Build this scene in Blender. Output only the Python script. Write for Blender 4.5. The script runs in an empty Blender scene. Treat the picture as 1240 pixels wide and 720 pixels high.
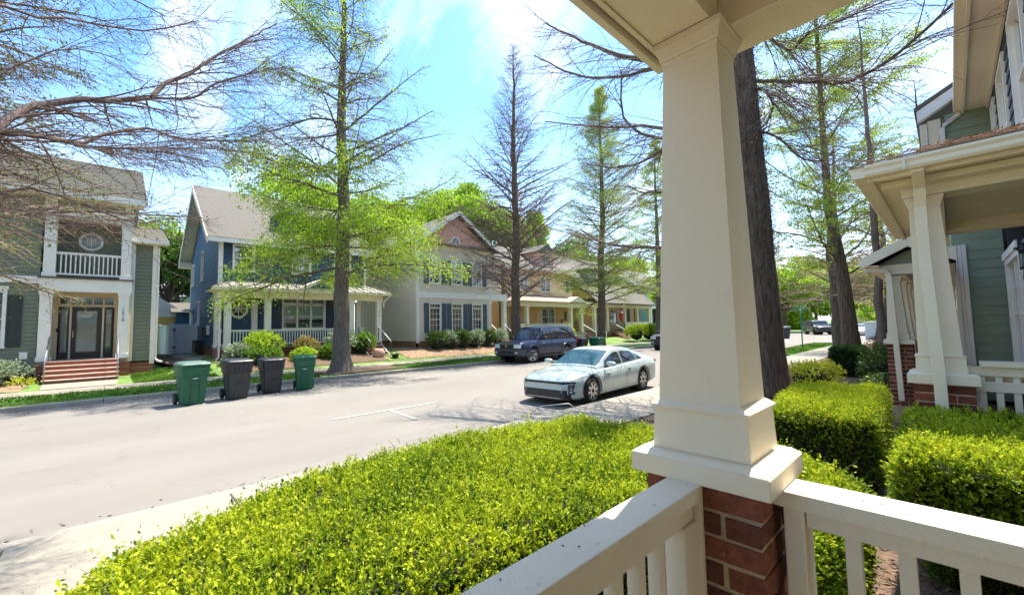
import bpy, bmesh, math, random
import numpy as np
from mathutils import Vector, Matrix
D = bpy.data; SC = bpy.context.scene; COL = SC.collection
random.seed(7); RNG = np.random.default_rng(7)
R = math.radians
# ---------------------------------------------------------------- camera, world, sun, exposure
cam_d = D.cameras.new('camera'); cam = D.objects.new('camera', cam_d); COL.objects.link(cam); SC.camera = cam
cam_d.sensor_width = 36.0; cam_d.lens = 36.0*510.0/1240.0; cam_d.clip_start = 0.03; cam_d.clip_end = 3000
YAW, PITCH, ROLL = R(46.1), R(3.85), R(1.15)
fw = Vector((-math.sin(YAW)*math.cos(PITCH), math.cos(YAW)*math.cos(PITCH), math.sin(PITCH)))
rt = Vector((math.cos(YAW), math.sin(YAW), 0)); up = rt.cross(fw)
rt2 = rt*math.cos(ROLL)-up*math.sin(ROLL); up2 = rt*math.sin(ROLL)+up*math.cos(ROLL)
m4 = Matrix((rt2, up2, -fw)).transposed().to_4x4(); m4.translation = Vector((0, 0, 1.85))
cam.matrix_world = m4
SUN_EL, SUN_AZ = R(67.5), R(-6.5)                   # azimuth measured from +Y towards +X
w = D.worlds.new("World"); SC.world = w; w.use_nodes = True
nt = w.node_tree; N = nt.nodes; LK = nt.links; N.clear()
out = N.new('ShaderNodeOutputWorld'); bg = N.new('ShaderNodeBackground'); bg.inputs['Strength'].default_value = 0.15
sky = N.new('ShaderNodeTexSky'); sky.sky_type = 'NISHITA'; sky.sun_disc = False
sky.sun_elevation = SUN_EL; sky.sun_rotation = SUN_AZ; sky.air_density = 1.0; sky.dust_density = 0.6; sky.ozone_density = 1.3
tc = N.new('ShaderNodeTexCoord')
mp = N.new('ShaderNodeMapping'); mp.inputs['Rotation'].default_value = (R(25), R(-40), R(35)); mp.inputs['Scale'].default_value = (0.8, 4.6, 2.6)
nz = N.new('ShaderNodeTexNoise'); nz.inputs['Scale'].default_value = 1.5; nz.inputs['Detail'].default_value = 7; nz.inputs['Roughness'].default_value = 0.55; nz.inputs['Distortion'].default_value = 0.5
rp = N.new('ShaderNodeValToRGB'); rp.color_ramp.elements[0].position = 0.46; rp.color_ramp.elements[1].position = 0.84
rp.color_ramp.elements[0].color = (0.03, 0.03, 0.03, 1); rp.color_ramp.elements[1].color = (0.95, 0.95, 0.95, 1)
nz2 = N.new('ShaderNodeTexNoise'); nz2.inputs['Scale'].default_value = 1.3; nz2.inputs['Detail'].default_value = 3
mx = N.new('ShaderNodeMix'); mx.data_type = 'RGBA'; mx.inputs['B'].default_value = (3.1, 3.2, 3.3, 1)
hs = N.new('ShaderNodeHueSaturation'); hs.inputs['Saturation'].default_value = 1.28; hs.inputs['Hue'].default_value = 0.497; hs.inputs['Value'].default_value = 0.80
LK.new(tc.outputs['Generated'], mp.inputs['Vector']); LK.new(mp.outputs[0], nz.inputs['Vector']); LK.new(nz.outputs['Fac'], rp.inputs[0])
LK.new(sky.outputs[0], hs.inputs['Color']); LK.new(hs.outputs[0], mx.inputs['A']); 
# thin veil that thickens towards the horizon, all the way round
sx = N.new('ShaderNodeSeparateXYZ'); LK.new(tc.outputs['Generated'], sx.inputs[0]); hz = N.new('ShaderNodeMapRange'); hz.inputs['From Min'].default_value = 0.0; hz.inputs['From Max'].default_value = 0.50; hz.inputs['To Min'].default_value = 0.50; hz.inputs['To Max'].default_value = 0.0; hz.interpolation_type = 'SMOOTHSTEP'
LK.new(sx.outputs['Z'], hz.inputs['Value'])
n3 = N.new('ShaderNodeTexNoise'); n3.inputs['Scale'].default_value = 2.2; n3.inputs['Detail'].default_value = 5; LK.new(mp.outputs[0], n3.inputs['Vector'])
m1 = N.new('ShaderNodeMath'); m1.operation = 'MULTIPLY_ADD'; m1.inputs[1].default_value = 1.1; m1.inputs[2].default_value = .45; LK.new(n3.outputs['Fac'], m1.inputs[0])
m2 = N.new('ShaderNodeMath'); m2.operation = 'MULTIPLY'; LK.new(m1.outputs[0], m2.inputs[0]); LK.new(hz.outputs[0], m2.inputs[1])
m3 = N.new('ShaderNodeMath'); m3.operation = 'ADD'; m3.use_clamp = True; LK.new(rp.outputs[0], m3.inputs[0]); LK.new(m2.outputs[0], m3.inputs[1]); LK.new(m3.outputs[0], mx.inputs['Factor'])
LK.new(mx.outputs['Result'], bg.inputs['Color']); LK.new(bg.outputs[0], out.inputs['Surface'])
sd = D.lights.new('sun', 'SUN'); sd.energy = 3.2; sd.angle = R(0.53); sd.color = (1.0, 0.94, 0.83)
sun = D.objects.new('sun', sd); COL.objects.link(sun)
sdir = Vector((math.sin(SUN_AZ)*math.cos(SUN_EL), math.cos(SUN_AZ)*math.cos(SUN_EL), math.sin(SUN_EL)))
sun.rotation_euler = sdir.to_track_quat('Z', 'Y').to_euler(); sun.location = sdir*60
SC.view_settings.view_transform = 'Standard'; SC.view_settings.look = 'None'; SC.view_settings.gamma = 1.0
SC.view_settings.exposure = 1.84
try: SC.cycles.max_bounces = 8; SC.cycles.transparent_max_bounces = 8
except Exception: pass
# ---------------------------------------------------------------- materials
def mat(name, col, rough=0.6, var=0.12, scale=3.0, bump=0.0, bscale=60.0, metal=0.0, spec=0.5, col2=None, detail=5, coat=0.0, stretch=None, dirt=None):
    m = D.materials.new(name); m.use_nodes = True; t = m.node_tree; n = t.nodes; b = n['Principled BSDF']
    b.inputs['Roughness'].default_value = rough; b.inputs['Metallic'].default_value = metal
    b.inputs['Specular IOR Level'].default_value = spec; b.inputs['Coat Weight'].default_value = coat
    if coat: b.inputs['Coat Roughness'].default_value = 0.04
    c = n.new('ShaderNodeTexCoord'); src = c.outputs['Object']
    if stretch:
        mpp = n.new('ShaderNodeMapping'); mpp.inputs['Scale'].default_value = stretch; t.links.new(src, mpp.inputs[0]); src = mpp.outputs[0]
    nn = n.new('ShaderNodeTexNoise'); nn.inputs['Scale'].default_value = scale; nn.inputs['Detail'].default_value = detail; nn.inputs['Roughness'].default_value = 0.62
    t.links.new(src, nn.inputs['Vector'])
    r = n.new('ShaderNodeValToRGB'); e = r.color_ramp.elements; e[0].position = 0.3; e[1].position = 0.7
    c2 = col2 if col2 else tuple(min(1, x*(1+var)) for x in col); c1 = col if col2 else tuple(x*(1-var) for x in col)
    e[0].color = (*c1, 1); e[1].color = (*c2, 1)
    t.links.new(nn.outputs['Fac'], r.inputs[0]); outc = r.outputs[0]
    if dirt:
        dn = n.new('ShaderNodeTexNoise'); dn.inputs['Scale'].default_value = dirt[1]; dn.inputs['Detail'].default_value = 8; dn.inputs['Roughness'].default_value = 0.7
        t.links.new(src, dn.inputs['Vector'])
        dr = n.new('ShaderNodeValToRGB'); dr.color_ramp.elements[0].position = dirt[2]; dr.color_ramp.elements[1].position = dirt[2]+dirt[3]
        t.links.new(dn.outputs['Fac'], dr.inputs[0])
        dm = n.new('ShaderNodeMix'); dm.data_type = 'RGBA'; dm.inputs['B'].default_value = (*dirt[0], 1)
        t.links.new(dr.outputs[0], dm.inputs['Factor']); t.links.new(outc, dm.inputs['A']); outc = dm.outputs['Result']
    t.links.new(outc, b.inputs['Base Color'])
    if bump:
        bn = n.new('ShaderNodeTexNoise'); bn.inputs['Scale'].default_value = bscale; bn.inputs['Detail'].default_value = 4
        t.links.new(src, bn.inputs['Vector'])
        bb = n.new('ShaderNodeBump'); bb.inputs['Strength'].default_value = bump; bb.inputs['Distance'].default_value = 0.01
        t.links.new(bn.outputs['Fac'], bb.inputs['Height']); t.links.new(bb.outputs[0], b.inputs['Normal'])
    return m
def leafmat(name, c0, c1, c2, trans=0.35, rough=0.5, spec=0.4):
    m = D.materials.new(name); m.use_nodes = True; t = m.node_tree; n = t.nodes; b = n['Principled BSDF']
    a = n.new('ShaderNodeAttribute'); a.attribute_name = 'rnd'
    r = n.new('ShaderNodeValToRGB'); e = r.color_ramp.elements; e[0].color = (*c0, 1); e[1].color = (*c2, 1)
    x = e.new(0.5); x.color = (*c1, 1)
    t.links.new(a.outputs['Fac'], r.inputs[0]); t.links.new(r.outputs[0], b.inputs['Base Color'])
    b.inputs['Roughness'].default_value = rough; b.inputs['Specular IOR Level'].default_value = spec
    tr = n.new('ShaderNodeBsdfTranslucent'); t.links.new(r.outputs[0], tr.inputs['Color'])
    ms = n.new('ShaderNodeMixShader'); ms.inputs[0].default_value = trans
    o = n['Material Output']; t.links.new(b.outputs[0], ms.inputs[1]); t.links.new(tr.outputs[0], ms.inputs[2]); t.links.new(ms.outputs[0], o.inputs['Surface'])
    return m
def brickmat(name, a, bcol, mortar, scale=1.0, rot=None):
    m = D.materials.new(name); m.use_nodes = True; t = m.node_tree; n = t.nodes; b = n['Principled BSDF']; b.inputs['Roughness'].default_value = 0.85
    c = n.new('ShaderNodeTexCoord'); mpp = n.new('ShaderNodeMapping'); t.links.new(c.outputs['Object'], mpp.inputs[0])
    if rot: mpp.inputs['Rotation'].default_value = rot
    br = n.new('ShaderNodeTexBrick'); br.inputs['Color1'].default_value = (*a, 1); br.inputs['Color2'].default_value = (*bcol, 1); br.inputs['Mortar'].default_value = (*mortar, 1)
    br.inputs['Scale'].default_value = scale; br.inputs['Brick Width'].default_value = 0.21; br.inputs['Row Height'].default_value = 0.075; br.inputs['Mortar Size'].default_value = 0.006
    t.links.new(mpp.outputs[0], br.inputs['Vector']); t.links.new(br.outputs['Color'], b.inputs['Base Color'])
    return m
def glassmat(name, col=(0.03, 0.04, 0.05), rough=0.05):
    m = D.materials.new(name); m.use_nodes = True; b = m.node_tree.nodes['Principled BSDF']
    b.inputs['Base Color'].default_value = (*col, 1); b.inputs['Roughness'].default_value = rough; b.inputs['Specular IOR Level'].default_value = 0.9
    return m
def clearglass(name, tint=(0.75, 0.85, 0.85), fac=0.45):
    m = D.materials.new(name); m.use_nodes = True; t = m.node_tree; n = t.nodes; o = n['Material Output']; n.remove(n['Principled BSDF'])
    g = n.new('ShaderNodeBsdfGlossy'); g.inputs['Roughness'].default_value = 0.03; g.inputs['Color'].default_value = (0.9, 0.95, 1, 1)
    tr = n.new('ShaderNodeBsdfTransparent'); tr.inputs['Color'].default_value = (*tint, 1)
    lw = n.new('ShaderNodeFresnel'); lw.inputs['IOR'].default_value = 1.9
    ad = n.new('ShaderNodeMath'); ad.operation = 'ADD'; ad.inputs[1].default_value = fac; ad.use_clamp = True
    ms = n.new('ShaderNodeMixShader'); t.links.new(lw.outputs[0], ad.inputs[0]); t.links.new(ad.outputs[0], ms.inputs[0])
    t.links.new(tr.outputs[0], ms.inputs[1]); t.links.new(g.outputs[0], ms.inputs[2]); t.links.new(ms.outputs[0], o.inputs['Surface'])
    return m
M = {}
M['cream'] = mat('porch_paint', (0.78, 0.69, 0.52), 0.55, 0.04, 1.6, 0.12, 110, dirt=((0.56, 0.47, 0.33), 6, 0.62, 0.25), stretch=(1, 1, .5))
M['cream_rail'] = mat('rail_paint', (0.74, 0.66, 0.51), 0.55, 0.05, 3.0, 0.3, 260, dirt=((0.40, 0.36, 0.29), 190, 0.60, 0.10))
M['cream_far'] = mat('cream_trim', (0.80, 0.71, 0.54), 0.6, 0.05, 2)
M['white'] = mat('white_trim', (0.80, 0.76, 0.70), 0.55, 0.05, 2)
M['vinyl'] = mat('white_vinyl', (0.78, 0.80, 0.84), 0.4, 0.03, 2)
M['ceil'] = mat('porch_ceiling_paint', (0.66, 0.61, 0.43), 0.6, 0.05, 2, stretch=(1, 1, 1))
M['mortar'] = mat('mortar', (0.50, 0.38, 0.25), 0.95, 0.25, 30, 0.9, 120)
M['brick'] = mat('red_brick', (0.10, 0.032, 0.020), 0.95, 0.35, 38, 1.0, 140, col2=(0.23, 0.075, 0.042), dirt=((0.42, 0.31, 0.21), 30, 0.66, 0.07))
M['brick_b'] = mat('red_brick_dark', (0.11, 0.032, 0.02), 0.9, 0.35, 14, 0.8, 90, col2=(0.20, 0.055, 0.03), dirt=((0.4, 0.33, 0.24), 26, 0.68, 0.12))
M['brickfar'] = brickmat('brick_foundation', (0.25, 0.085, 0.05), (0.33, 0.12, 0.07), (0.42, 0.36, 0.30), 1.0, (R(90), 0, R(90)))
M['tread'] = mat('brick_tread', (0.20, 0.07, 0.045), 0.9, 0.3, 12)
M['riserlip'] = mat('step_nosing', (0.62, 0.45, 0.36), 0.8, 0.1, 9)
M['green_siding'] = mat('green_siding', (0.17, 0.19, 0.13), 0.6, 0.06, 1.2)
M['green_near'] = mat('sage_siding', (0.25, 0.31, 0.215), 0.55, 0.06, 1.5, 0.15, 60, stretch=(1, 1, 12))
M['navy_near'] = mat('navy_siding', (0.045, 0.06, 0.085), 0.55, 0.08, 1.5)
M['blue_siding'] = mat('blue_siding', (0.035, 0.145, 0.26), 0.55, 0.07, 1.2)
M['blue_shaded'] = mat('blue_siding_shaded', (0.028, 0.07, 0.15), 0.55, 0.07, 1.2)  # front of the blue siding, tree shade put into a darker colour
M['gray_siding'] = mat('putty_siding', (0.68, 0.60, 0.48), 0.6, 0.04, 1.2)
M['yellow_siding'] = mat('yellow_siding', (0.90, 0.64, 0.22), 0.6, 0.05, 1.2)
M['peach_siding'] = mat('peach_siding', (0.80, 0.58, 0.32), 0.6, 0.05, 1.2)
M['orange_siding'] = mat('orange_siding', (0.72, 0.42, 0.18), 0.6, 0.05, 1.2)
M['pink_shingle'] = mat('rose_shingle', (0.72, 0.41, 0.31), 0.8, 0.15, 8)
M['graygreen'] = mat('gray_green_siding', (0.28, 0.33, 0.27), 0.6, 0.08, 1.2)
M['shutter'] = mat('slate_shutter', (0.06, 0.09, 0.115), 0.5, 0.1, 3)
M['shutter_dk'] = mat('black_green_shutter', (0.022, 0.03, 0.026), 0.5, 0.1, 3)
M['shutter_navy'] = mat('navy_shutter', (0.02, 0.04, 0.085), 0.5, 0.1, 3)
M['shingle'] = mat('roof_shingle', (0.095, 0.083, 0.068), 0.9, 0.25, 26, 0.6, 60, col2=(0.165, 0.146, 0.12))
M['shingle_green'] = mat('weathered_shingle', (0.06, 0.058, 0.042), 0.9, 0.25, 22, 0.6, 60, col2=(0.12, 0.11, 0.085))
M['metalroof'] = mat('metal_roof', (0.46, 0.42, 0.37), 0.38, 0.07, 2, metal=0.45)
M['seam'] = mat('metal_roof_seam', (0.10, 0.075, 0.07), 0.5, 0.1, 2)
M['glass'] = clearglass('window_glass', (0.85, 0.9, 0.9), 0.10)
M['glass_dk'] = glassmat('dark_window_glass', (0.035, 0.045, 0.055), 0.06)
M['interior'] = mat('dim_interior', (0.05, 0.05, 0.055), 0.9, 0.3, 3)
M['curtain'] = mat('window_blind', (0.80, 0.80, 0.76), 0.8, 0.1, 4, stretch=(1, 1, 30))
M['door_dk'] = mat('dark_door_paint', (0.022, 0.018, 0.016), 0.35, 0.1, 3)
M['entry'] = mat('entry_cream_wall', (0.70, 0.57, 0.38), 0.6, 0.05, 2)
M['black'] = mat('black_metal', (0.012, 0.012, 0.013), 0.45, 0.1, 10)
M['railmetal'] = mat('handrail_metal', (0.30, 0.30, 0.31), 0.4, 0.1, 10, metal=0.6)
M['asphalt'] = mat('sun_bleached_asphalt', (0.18, 0.163, 0.140), 0.9, 0.1, 0.5, 0.6, 150, col2=(0.235, 0.213, 0.184), dirt=((0.115, 0.106, 0.096), 1.1, 0.60, 0.25), detail=9, stretch=(1.0, 0.3, 1))
t = M['asphalt'].node_tree; b = t.nodes['Principled BSDF']; lk = b.inputs['Base Color'].links[0]; src = lk.from_socket       # hairline cracks and sealed seams in the paving
vo = t.nodes.new('ShaderNodeTexVoronoi'); vo.feature = 'DISTANCE_TO_EDGE'; vo.inputs['Scale'].default_value = 0.33; tcx = t.nodes.new('ShaderNodeTexCoord'); wn = t.nodes.new('ShaderNodeTexNoise'); wn.inputs['Scale'].default_value = 1.6; wn.inputs['Detail'].default_value = 8
vm = t.nodes.new('ShaderNodeVectorMath'); vm.operation = 'MULTIPLY_ADD'; vm.inputs[1].default_value = (1.1, 1.1, 0); t.links.new(tcx.outputs['Object'], wn.inputs['Vector']); t.links.new(wn.outputs['Color'], vm.inputs[0]); t.links.new(tcx.outputs['Object'], vm.inputs[2]); t.links.new(vm.outputs[0], vo.inputs['Vector'])
cr = t.nodes.new('ShaderNodeMapRange'); cr.inputs['From Min'].default_value = 0.0; cr.inputs['From Max'].default_value = 0.008; cr.inputs['To Min'].default_value = 0.88; cr.inputs['To Max'].default_value = 1.0; t.links.new(vo.outputs['Distance'], cr.inputs['Value'])
hh_ = t.nodes.new('ShaderNodeHueSaturation'); t.links.new(cr.outputs[0], hh_.inputs['Value']); t.links.new(src, hh_.inputs['Color']); t.links.new(hh_.outputs[0], b.inputs['Base Color'])
M['patch'] = mat('asphalt_stain', (0.13, 0.125, 0.12), 0.9, 0.2, 5, 0.5, 180)
M['conc'] = mat('concrete_slab', (0.29, 0.255, 0.20), 0.9, 0.1, 2.2, 0.4, 120, dirt=((0.22, 0.19, 0.15), 3.5, 0.6, 0.25))
M['kerb'] = mat('concrete_kerb', (0.30, 0.27, 0.22), 0.9, 0.12, 3, 0.4, 120, dirt=((0.2, 0.17, 0.13), 5, 0.58, 0.2))
M['paint'] = mat('road_paint', (0.44, 0.43, 0.41), 0.7, 0.06, 9, dirt=((0.24, 0.23, 0.22), 22, 0.52, 0.16))
M['soil'] = mat('mulch_soil', (0.06, 0.04, 0.028), 0.95, 0.4, 16, 1.0, 60, col2=(0.20, 0.12, 0.075))
M['straw'] = mat('pine_straw', (0.22, 0.13, 0.075), 0.9, 0.35, 9, 0.8, 60, col2=(0.38, 0.25, 0.15))
M['grass_g'] = mat('grass_ground', (0.06, 0.13, 0.02), 0.9, 0.3, 1.3, 0.8, 70, col2=(0.16, 0.27, 0.045), dirt=((0.33, 0.26, 0.14), 0.9, 0.52, 0.22))
M['grass_verge'] = mat('grass_strip', (0.05, 0.13, 0.015), 0.9, 0.3, 2.5, 0.8, 70, col2=(0.12, 0.25, 0.03), dirt=((0.22, 0.18, 0.10), 1.6, 0.66, 0.15))  # greener grass with fewer straw patches than the lawn
M['bark'] = mat('grey_brown_bark', (0.06, 0.05, 0.042), 0.95, 0.4, 6, 1.0, 45, col2=(0.19, 0.155, 0.125), stretch=(3, 3, 0.5))
M['bark_dk'] = mat('dark_bark', (0.045, 0.030, 0.020), 0.95, 0.4, 6, 1.0, 40, col2=(0.19, 0.135, 0.095), stretch=(3.5, 3.5, 0.5))
M['twig'] = mat('bare_twig', (0.11, 0.078, 0.065), 0.9, 0.3, 3, col2=(0.21, 0.15, 0.12))
M['twig_tan'] = mat('tan_twig', (0.22, 0.15, 0.10), 0.9, 0.3, 3, col2=(0.33, 0.25, 0.17))
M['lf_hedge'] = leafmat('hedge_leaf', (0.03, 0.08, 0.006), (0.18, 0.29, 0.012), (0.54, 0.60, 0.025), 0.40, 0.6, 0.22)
M['lf_hedge_dk'] = leafmat('hedge_leaf_dark', (0.018, 0.045, 0.008), (0.05, 0.11, 0.015), (0.16, 0.24, 0.03), 0.25, 0.42, 0.5)
M['lf_spring'] = leafmat('spring_needle', (0.13, 0.25, 0.02), (0.34, 0.50, 0.035), (0.52, 0.66, 0.06), 0.5, 0.6, 0.2)
M['lf_bud'] = leafmat('pale_bud', (0.18, 0.27, 0.03), (0.36, 0.48, 0.06), (0.54, 0.62, 0.10), 0.5, 0.6, 0.2)
M['lf_olive'] = leafmat('olive_needle', (0.06, 0.09, 0.025), (0.12, 0.17, 0.04), (0.22, 0.27, 0.06), 0.4, 0.6, 0.2)
M['lf_green'] = leafmat('broad_leaf', (0.04, 0.10, 0.012), (0.11, 0.22, 0.022), (0.26, 0.40, 0.04), 0.4, 0.5, 0.3)
M['lf_dark'] = leafmat('dark_broad_leaf', (0.02, 0.055, 0.01), (0.06, 0.13, 0.018), (0.14, 0.25, 0.03), 0.3, 0.5, 0.3)
M['lf_pale'] = leafmat('silver_leaf', (0.10, 0.15, 0.09), (0.26, 0.34, 0.20), (0.50, 0.56, 0.38), 0.25, 0.5, 0.3)
M['lf_tan'] = leafmat('tan_leaf', (0.12, 0.10, 0.03), (0.32, 0.26, 0.08), (0.52, 0.40, 0.16), 0.3, 0.5, 0.3)
M['lf_red'] = leafmat('red_tip_leaf', (0.10, 0.04, 0.02), (0.30, 0.12, 0.06), (0.45, 0.25, 0.12), 0.3, 0.5, 0.3)
M['lf_yellow'] = leafmat('yellow_green_leaf', (0.26, 0.32, 0.02), (0.56, 0.60, 0.04), (0.76, 0.74, 0.10), 0.45, 0.5, 0.3)
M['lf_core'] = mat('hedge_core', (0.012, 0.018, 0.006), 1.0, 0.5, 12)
M['lf_grass'] = leafmat('grass_blade', (0.05, 0.11, 0.012), (0.11, 0.22, 0.02), (0.24, 0.34, 0.05), 0.3, 0.6, 0.2)
M['lf_litter'] = leafmat('straw_litter', (0.05, 0.03, 0.02), (0.22, 0.12, 0.07), (0.50, 0.38, 0.28), 0.0, 0.9, 0.1)
M['bin_green'] = mat('green_plastic', (0.004, 0.095, 0.045), 0.42, 0.08, 5, 0.1, 60)
M['bin_lid'] = mat('faded_green_lid', (0.10, 0.17, 0.125), 0.5, 0.12, 5)
M['bin_dk'] = mat('charcoal_plastic', (0.026, 0.028, 0.034), 0.42, 0.1, 5, 0.1, 60)
M['tyre'] = mat('tyre_rubber', (0.014, 0.014, 0.015), 0.85, 0.2, 20)
M['rim'] = mat('alloy_rim', (0.45, 0.46, 0.48), 0.3, 0.05, 5, metal=0.9)
M['rim_dk'] = mat('dark_rim_face', (0.03, 0.03, 0.033), 0.4, 0.1, 5)
M['mist'] = mat('pale_mint_paint', (0.42, 0.49, 0.455), 0.3, 0.02, 2, coat=0.6, metal=0.1)
M['navycar'] = mat('navy_car_paint', (0.004, 0.014, 0.05), 0.3, 0.05, 2, coat=0.35)
M['greycar'] = mat('charcoal_cladding', (0.055, 0.058, 0.065), 0.45, 0.05, 2)
M['darkcar'] = mat('dark_car_paint', (0.03, 0.034, 0.04), 0.3, 0.05, 2, coat=0.8)
M['tealcar'] = mat('dark_teal_car_paint', (0.02, 0.055, 0.06), 0.3, 0.05, 2, coat=0.8)
M['silvercar'] = mat('silver_car_paint', (0.5, 0.52, 0.55), 0.25, 0.05, 2, coat=0.8, metal=0.5)
M['carglass'] = glassmat('car_side_glass', (0.015, 0.02, 0.03), 0.03)
M['windscreen'] = glassmat('windscreen_glass', (0.02, 0.07, 0.09), 0.02)
M['blackp'] = mat('black_car_trim', (0.012, 0.013, 0.015), 0.4, 0.1, 8)
M['lamp'] = mat('headlamp_glass', (0.6, 0.62, 0.64), 0.12, 0.1, 30)
M['lampred'] = mat('tail_lamp', (0.35, 0.02, 0.02), 0.2, 0.1, 8)
M['chrome'] = mat('chrome', (0.75, 0.76, 0.78), 0.12, 0.02, 3, metal=1.0)
M['plate'] = mat('white_plate', (0.75, 0.75, 0.75), 0.5, 0.03, 5)
M['sign_g'] = mat('green_sign', (0.01, 0.22, 0.13), 0.4, 0.05, 4)
M['flag_r'] = mat('red_cloth', (0.42, 0.02, 0.03), 0.8, 0.1, 4)
M['terracotta'] = mat('terracotta', (0.50, 0.28, 0.22), 0.8, 0.15, 6)
M['boxblue'] = mat('pale_blue_panel', (0.62, 0.70, 0.74), 0.5, 0.04, 3)
M['stone'] = mat('stepping_stone', (0.33, 0.29, 0.25), 0.9, 0.2, 4, 0.5, 60)
M['moss'] = leafmat('ivy_leaf', (0.02, 0.018, 0.012), (0.05, 0.05, 0.03), (0.10, 0.10, 0.05), 0.1, 0.8, 0.2)
M['farblue'] = mat('pale_blue_house', (0.45, 0.50, 0.60), 0.7, 0.05, 2)
M['teal'] = mat('teal_door', (0.10, 0.42, 0.40), 0.5, 0.05, 2)
M['num'] = mat('house_number', (0.10, 0.10, 0.10), 0.5, 0.05, 5)
# ---------------------------------------------------------------- helpers
ORG = {}
def empty(name, loc, label, cat, group=None, rz=0.0, rotated=False):
    o = D.objects.new(name, None); COL.objects.link(o); o.location = loc; o.rotation_euler = (0, 0, rz); o.empty_display_size = 0.2
    o['label'] = label; o['category'] = cat
    if group: o['group'] = group
    ORG[o.name] = Vector((0, 0, 0)) if rotated else Vector(loc)
    return o
class MB:
    def __init__(s): s.v = []; s.f = []
    def add(s, vs, fs):
        k = len(s.v); s.v += [tuple(p) for p in vs]; s.f += [tuple(i+k for i in f) for f in fs]; return s
    def box(s, x0, x1, y0, y1, z0, z1):
        x0, x1 = sorted((x0, x1)); y0, y1 = sorted((y0, y1)); z0, z1 = sorted((z0, z1))
        return s.add([(x0,y0,z0),(x1,y0,z0),(x1,y1,z0),(x0,y1,z0),(x0,y0,z1),(x1,y0,z1),(x1,y1,z1),(x0,y1,z1)],
                     [(0,3,2,1),(4,5,6,7),(0,1,5,4),(1,2,6,5),(2,3,7,6),(3,0,4,7)])
    def hexa(s, b, t):      # bottom 4 pts (ccw), top 4 pts
        return s.add(list(b)+list(t), [(0,3,2,1),(4,5,6,7),(0,1,5,4),(1,2,6,5),(2,3,7,6),(3,0,4,7)])
    def poly(s, pts): return s.add(pts, [tuple(range(len(pts)))])
    def prism(s, pts, off): # planar polygon swept by an offset vector
        n = len(pts); o = Vector(off); a = [Vector(p) for p in pts]; b = [p+o for p in a]
        return s.add(a+b, [tuple(range(n))[::-1], tuple(range(n, 2*n))]+[(i, (i+1) % n, (i+1) % n+n, i+n) for i in range(n)])
    def tube(s, pts, r, n=8, caps=True):
        P = [Vector(p) for p in pts]; K = len(P); rr = r if isinstance(r, (list, tuple)) else [r]*K; vs = []
        prev = None
        for i, p in enumerate(P):
            t = (P[min(i+1, K-1)]-P[max(i-1, 0)]).normalized()
            ref = Vector((0, 0, 1)) if abs(t.z) < 0.9 else Vector((1, 0, 0))
            a = t.cross(ref).normalized() if prev is None else (prev-t*prev.dot(t)).normalized()
            prev = a; b = t.cross(a)
            for k in range(n):
                th = 2*math.pi*k/n; vs.append(p+a*math.cos(th)*rr[i]+b*math.sin(th)*rr[i])
        fs = [(i*n+k, i*n+(k+1) % n, (i+1)*n+(k+1) % n, (i+1)*n+k) for i in range(K-1) for k in range(n)]
        if caps: fs += [tuple(range(n))[::-1], tuple((K-1)*n+k for k in range(n))]
        return s.add(vs, fs)
    def lathe(s, prof, c=(0, 0, 0), n=16, axis='z', caps=True):
        vs = []
        for (r, h) in prof:
            for k in range(n):
                th = 2*math.pi*k/n; x, y = r*math.cos(th), r*math.sin(th)
                p = (x, y, h) if axis == 'z' else ((x, h, y) if axis == 'y' else (h, x, y))
                vs.append((p[0]+c[0], p[1]+c[1], p[2]+c[2]))
        K = len(prof)
        fs = [(i*n+k, i*n+(k+1) % n, (i+1)*n+(k+1) % n, (i+1)*n+k) for i in range(K-1) for k in range(n)]
        if caps: fs += [tuple(range(n))[::-1], tuple((K-1)*n+k for k in range(n))]
        return s.add(vs, fs)
def build(mb, name, m, parent=None, smooth=False, bevel=0.0, label=None, kind=None, cat=None, group=None, shift=None):
    og = ORG.get(parent.name, Vector((0, 0, 0))) if parent else Vector((0, 0, 0))
    if shift is not None: og = og+Vector(shift)
    me = D.meshes.new(name); me.from_pydata([(p[0]-og.x, p[1]-og.y, p[2]-og.z) for p in mb.v], [], mb.f)
    bm = bmesh.new(); bm.from_mesh(me); bmesh.ops.recalc_face_normals(bm, faces=bm.faces); bm.to_mesh(me); bm.free()
    if smooth: me.shade_smooth()
    me.materials.append(m if not isinstance(m, str) else M[m])
    o = D.objects.new(name, me); COL.objects.link(o)
    if parent: o.parent = parent
    ORG[o.name] = og
    if shift is not None: o.location = shift
    if bevel:
        b = o.modifiers.new('b', 'BEVEL'); b.width = bevel; b.segments = 2; b.limit_method = 'ANGLE'; b.angle_limit = R(35)
    if label: o['label'] = label
    if kind: o['kind'] = kind
    if cat: o['category'] = cat
    if group: o['group'] = group
    return o
def piece(me, name, parent, loc, rz=0.0, mt=None):      # a piece that shares mesh data
    o = D.objects.new(name, me); COL.objects.link(o); o.parent = parent
    og = ORG.get(parent.name, Vector((0, 0, 0))); o.location = Vector(loc)-og; o.rotation_euler = (0, 0, rz)
    ORG[o.name] = og
    return o
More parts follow.
